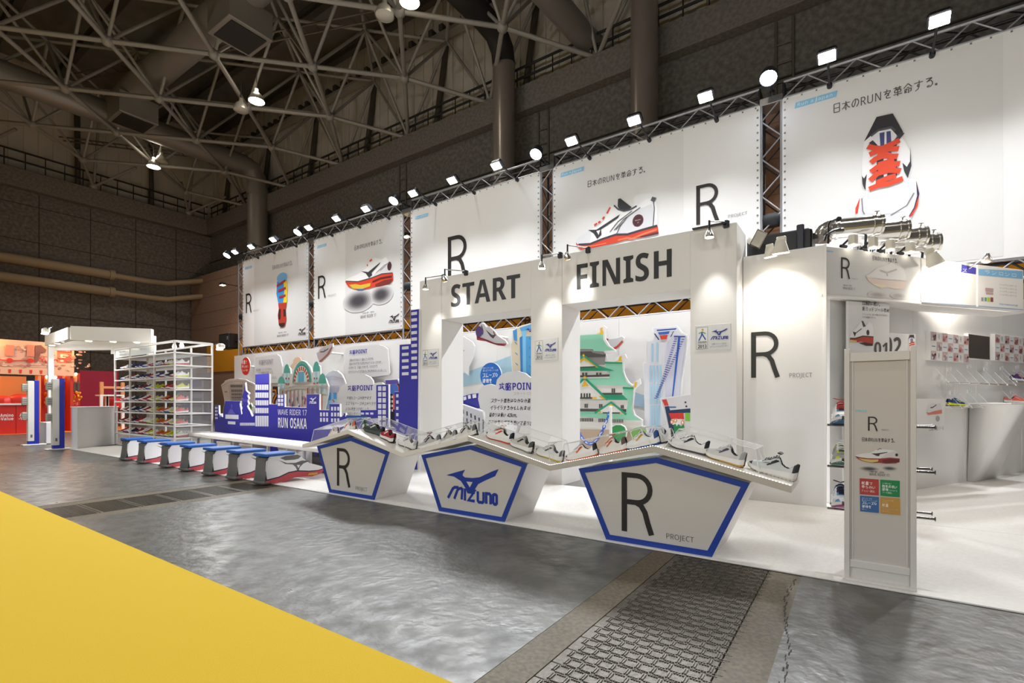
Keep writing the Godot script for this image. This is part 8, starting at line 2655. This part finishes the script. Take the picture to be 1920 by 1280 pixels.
	for k in 6:
		var lx: float = [5.945, 6.075, 6.206, 6.506, 6.676, 6.848][k]
		var ly: float = 2.16 if k < 3 else 2.313
		var lm := thing("hanging_lamp", "glowing orange hanging lamp, number %s from the left on the red stand" % ["one", "two", "three", "four", "five", "six"][k], "lamp", Vector3(-27, 0, 0) + Basis(Vector3.UP, t) * Vector3(lx, ly, 0.2), t)
		lm.set_meta("label", "glowing orange hanging lamp on the red stand, %s" % ["leftmost of six", "second from left of six", "third from left of six", "fourth from left of six", "second from right of six", "rightmost of six"][k])
		part(lm, "shade", lathe(pts(".06 -.3 .065 -.1 .05 .0 .02 .04 0 .05"), 12), mat("lamp_orange", "f0a060", 0.5))
		part(lm, "bulb", ball_mesh(), mat("glow_warm"), Transform3D(Basis.from_scale(Vector3(0.05, 0.06, 0.04)), Vector3(0, 0.02, 0.08)))
		bar(lm, "cord", Vector3(0, 0.04, 0), Vector3(0, 0.14, -0.12), 0.012, mat("black"))
	for q in [Vector3(-25.6, 3.6, -4.0), Vector3(-25.4, 3.6, -6.4), Vector3(-26.6, 2.5, -3.8)]:  # warm lamps placed to light the stand orange, mostly out of view
		var l := OmniLight3D.new()
		l.name = "light"
		o.add_child(l, true)
		l.position = o.transform.affine_inverse() * q
		l.omni_range = 20.0
		l.omni_attenuation = 2.0
		l.light_color = Color(1.0, 0.72, 0.45)
		l.light_energy = 1.5
		l.light_size = 0.15
		l.shadow_enabled = true
		part(o, "lamp_head", lathe(pts("0 -.03 .1 -.02 .13 .03 .08 .1 0 .12"), 14), mat("glow_warm"), Transform3D(Basis.IDENTITY, l.position + Vector3(0, 0.1, 0)))
	var cr := thing("partition_wall", "crimson partition wall right of the red stand", "wall panel", Vector3(-29, 0, 0), t)
	part(cr, "panel", span(Vector3(7.561, 0, -0.1), Vector3(9.013, 2.607, 0)), mat("crimson", "a01238", 0.6))
	var tb := thing("table", "white open-framed table behind the low white wall", "table", Vector3(-27, 0, 0) + Vector3(1.2, 0, 0), t)
	var ta := 7.396
	var tb1 := 8.236
	part(tb, "top", span(Vector3(ta, 1.42, -0.6), Vector3(tb1, 1.48, 0.0), 0.004), mat("white"))
	for q in [[ta, 0.0], [tb1 - 0.1, 0.0], [ta + 0.35, -0.6], [tb1 - 0.45, -0.6]]:
		part(tb, "leg", span(Vector3(q[0], 0, q[1] - 0.08), Vector3(q[0] + 0.1, 1.42, q[1]), 0.004), mat("white"))
	var ch := thing("wooden_frame", "pale wooden frame with red seat behind the white table", "chair", Vector3(-27, 0, 0), t)
	var ca := 7.615
	for x in [ca, ca + 0.75]:
		part(ch, "post", span(Vector3(x, 0, 0.3), Vector3(x + 0.14, 2.033, 0.4), 0.02), mat("pale_wood", "d8935c", 0.6))
	part(ch, "rail", span(Vector3(ca + 0.1, 1.75, 0.31), Vector3(ca + 0.8, 1.85, 0.39), 0.01), mat("pale_wood"))
	part(ch, "seat", span(Vector3(ca + 0.14, 0.9, 0.2), Vector3(ca + 0.75, 1.35, 0.45), 0.02), mat("stand_red"))
	tag(part(self, "orange_carpet", span(Vector3(-29, 0.001, -9.0), Vector3(-25.4, 0.008, -2.0)), mat("orange_carpet", "e07a1c", 0.9)), "orange carpet patch of the drinks stand", "carpet")
	# unseen floodlights behind the camera, placed to light the stand front
	for x in [-15.0, -8.0, -1.0, 5.0]:
		var fl := thing("floodlight", "unseen floodlight behind the camera, lighting the front of the stand", "floodlight", Vector3(x, 5.2, 9.5), 0.0, "unseen floodlights behind the camera lighting the stand front")
		part(fl, "housing", box(Vector3(0.5, 0.36, 0.2), 0.03, Vector3(0, 0, 0.1)), mat("dark_metal"))
		part(fl, "lens", box(Vector3(0.44, 0.3, 0.02), 0.005, Vector3(0, 0, -0.01)), mat("glow_white"))
		bar(fl, "mast", Vector3(0, -5.2, 0.25), Vector3(0, 0.1, 0.25), 0.05, mat("dark_metal"))
		var l := SpotLight3D.new()
		l.name = "light"
		fl.add_child(l, true)
		l.position = Vector3(0, 0, -0.05)
		l.rotation.x = -0.2
		l.spot_angle = 60.0
		l.spot_angle_attenuation = 0.7
		l.spot_range = 50.0
		l.spot_attenuation = 2.0
		l.light_color = Color(0.98, 0.99, 1.0)
		l.light_energy = FRONT_E
		l.light_size = 0.3
		l.shadow_enabled = true
	# unseen lamps behind the banners, placed to light the yellow fascia
	for x in [-28.0, -21.0, -14.0, -7.0, 0.0]:
		var nl := thing("floodlight", "unseen floodlight behind the banners, lighting the yellow fascia", "floodlight", Vector3(x, 7.4, -13.3), 0.0, "unseen floodlights behind the banners")
		part(nl, "housing", box(Vector3(0.3, 0.14, 0.24), 0.03, Vector3(0, 0.08, 0)), mat("dark_metal"))
		part(nl, "lens", box(Vector3(0.26, 0.02, 0.2), 0.005), mat("glow_warm"))
		bar(nl, "bracket", Vector3(0, 0.1, -0.1), Vector3(0, 0.1, -1.89), 0.02, mat("dark_metal"))
		var l := SpotLight3D.new()
		l.name = "light"
		nl.add_child(l, true)
		l.position = Vector3(0, -0.04, 0)
		l.rotation.x = -PI / 2 + 0.2
		l.spot_angle = 75.0
		l.spot_angle_attenuation = 0.6
		l.spot_range = 20.0
		l.spot_attenuation = 2.0
		l.light_color = Color(1.0, 0.9, 0.78)
		l.light_energy = 7.0
		l.light_size = 0.12
		l.shadow_enabled = true

	var side := thing("floodlight", "unseen floodlight behind the first banner, lighting the brown partition", "floodlight", Vector3(-23.6, 6.9, -13.4))  # out of view, placed to light the brown partition
	part(side, "housing", box(Vector3(0.24, 0.24, 0.3), 0.03, Vector3(0.14, 0, 0)), mat("dark_metal"))
	part(side, "lens", box(Vector3(0.02, 0.2, 0.26), 0.005), mat("glow_warm"))
	bar(side, "bracket", Vector3(0.14, 0, -0.1), Vector3(0.14, 0, -1.79), 0.02, mat("dark_metal"))
	var sl := SpotLight3D.new()
	sl.name = "light"
	side.add_child(sl, true)
	sl.position = Vector3(-0.04, 0, 0)
	sl.rotation = Vector3(-0.25, PI * 0.5 - 0.12, 0)
	sl.spot_angle = 60.0
	sl.spot_angle_attenuation = 0.8
	sl.spot_range = 25.0
	sl.spot_attenuation = 2.0
	sl.light_color = Color(1.0, 0.86, 0.74)
	sl.light_energy = 9.0
	sl.light_size = 0.12
	sl.shadow_enabled = true

const FRONT_E := 26.0
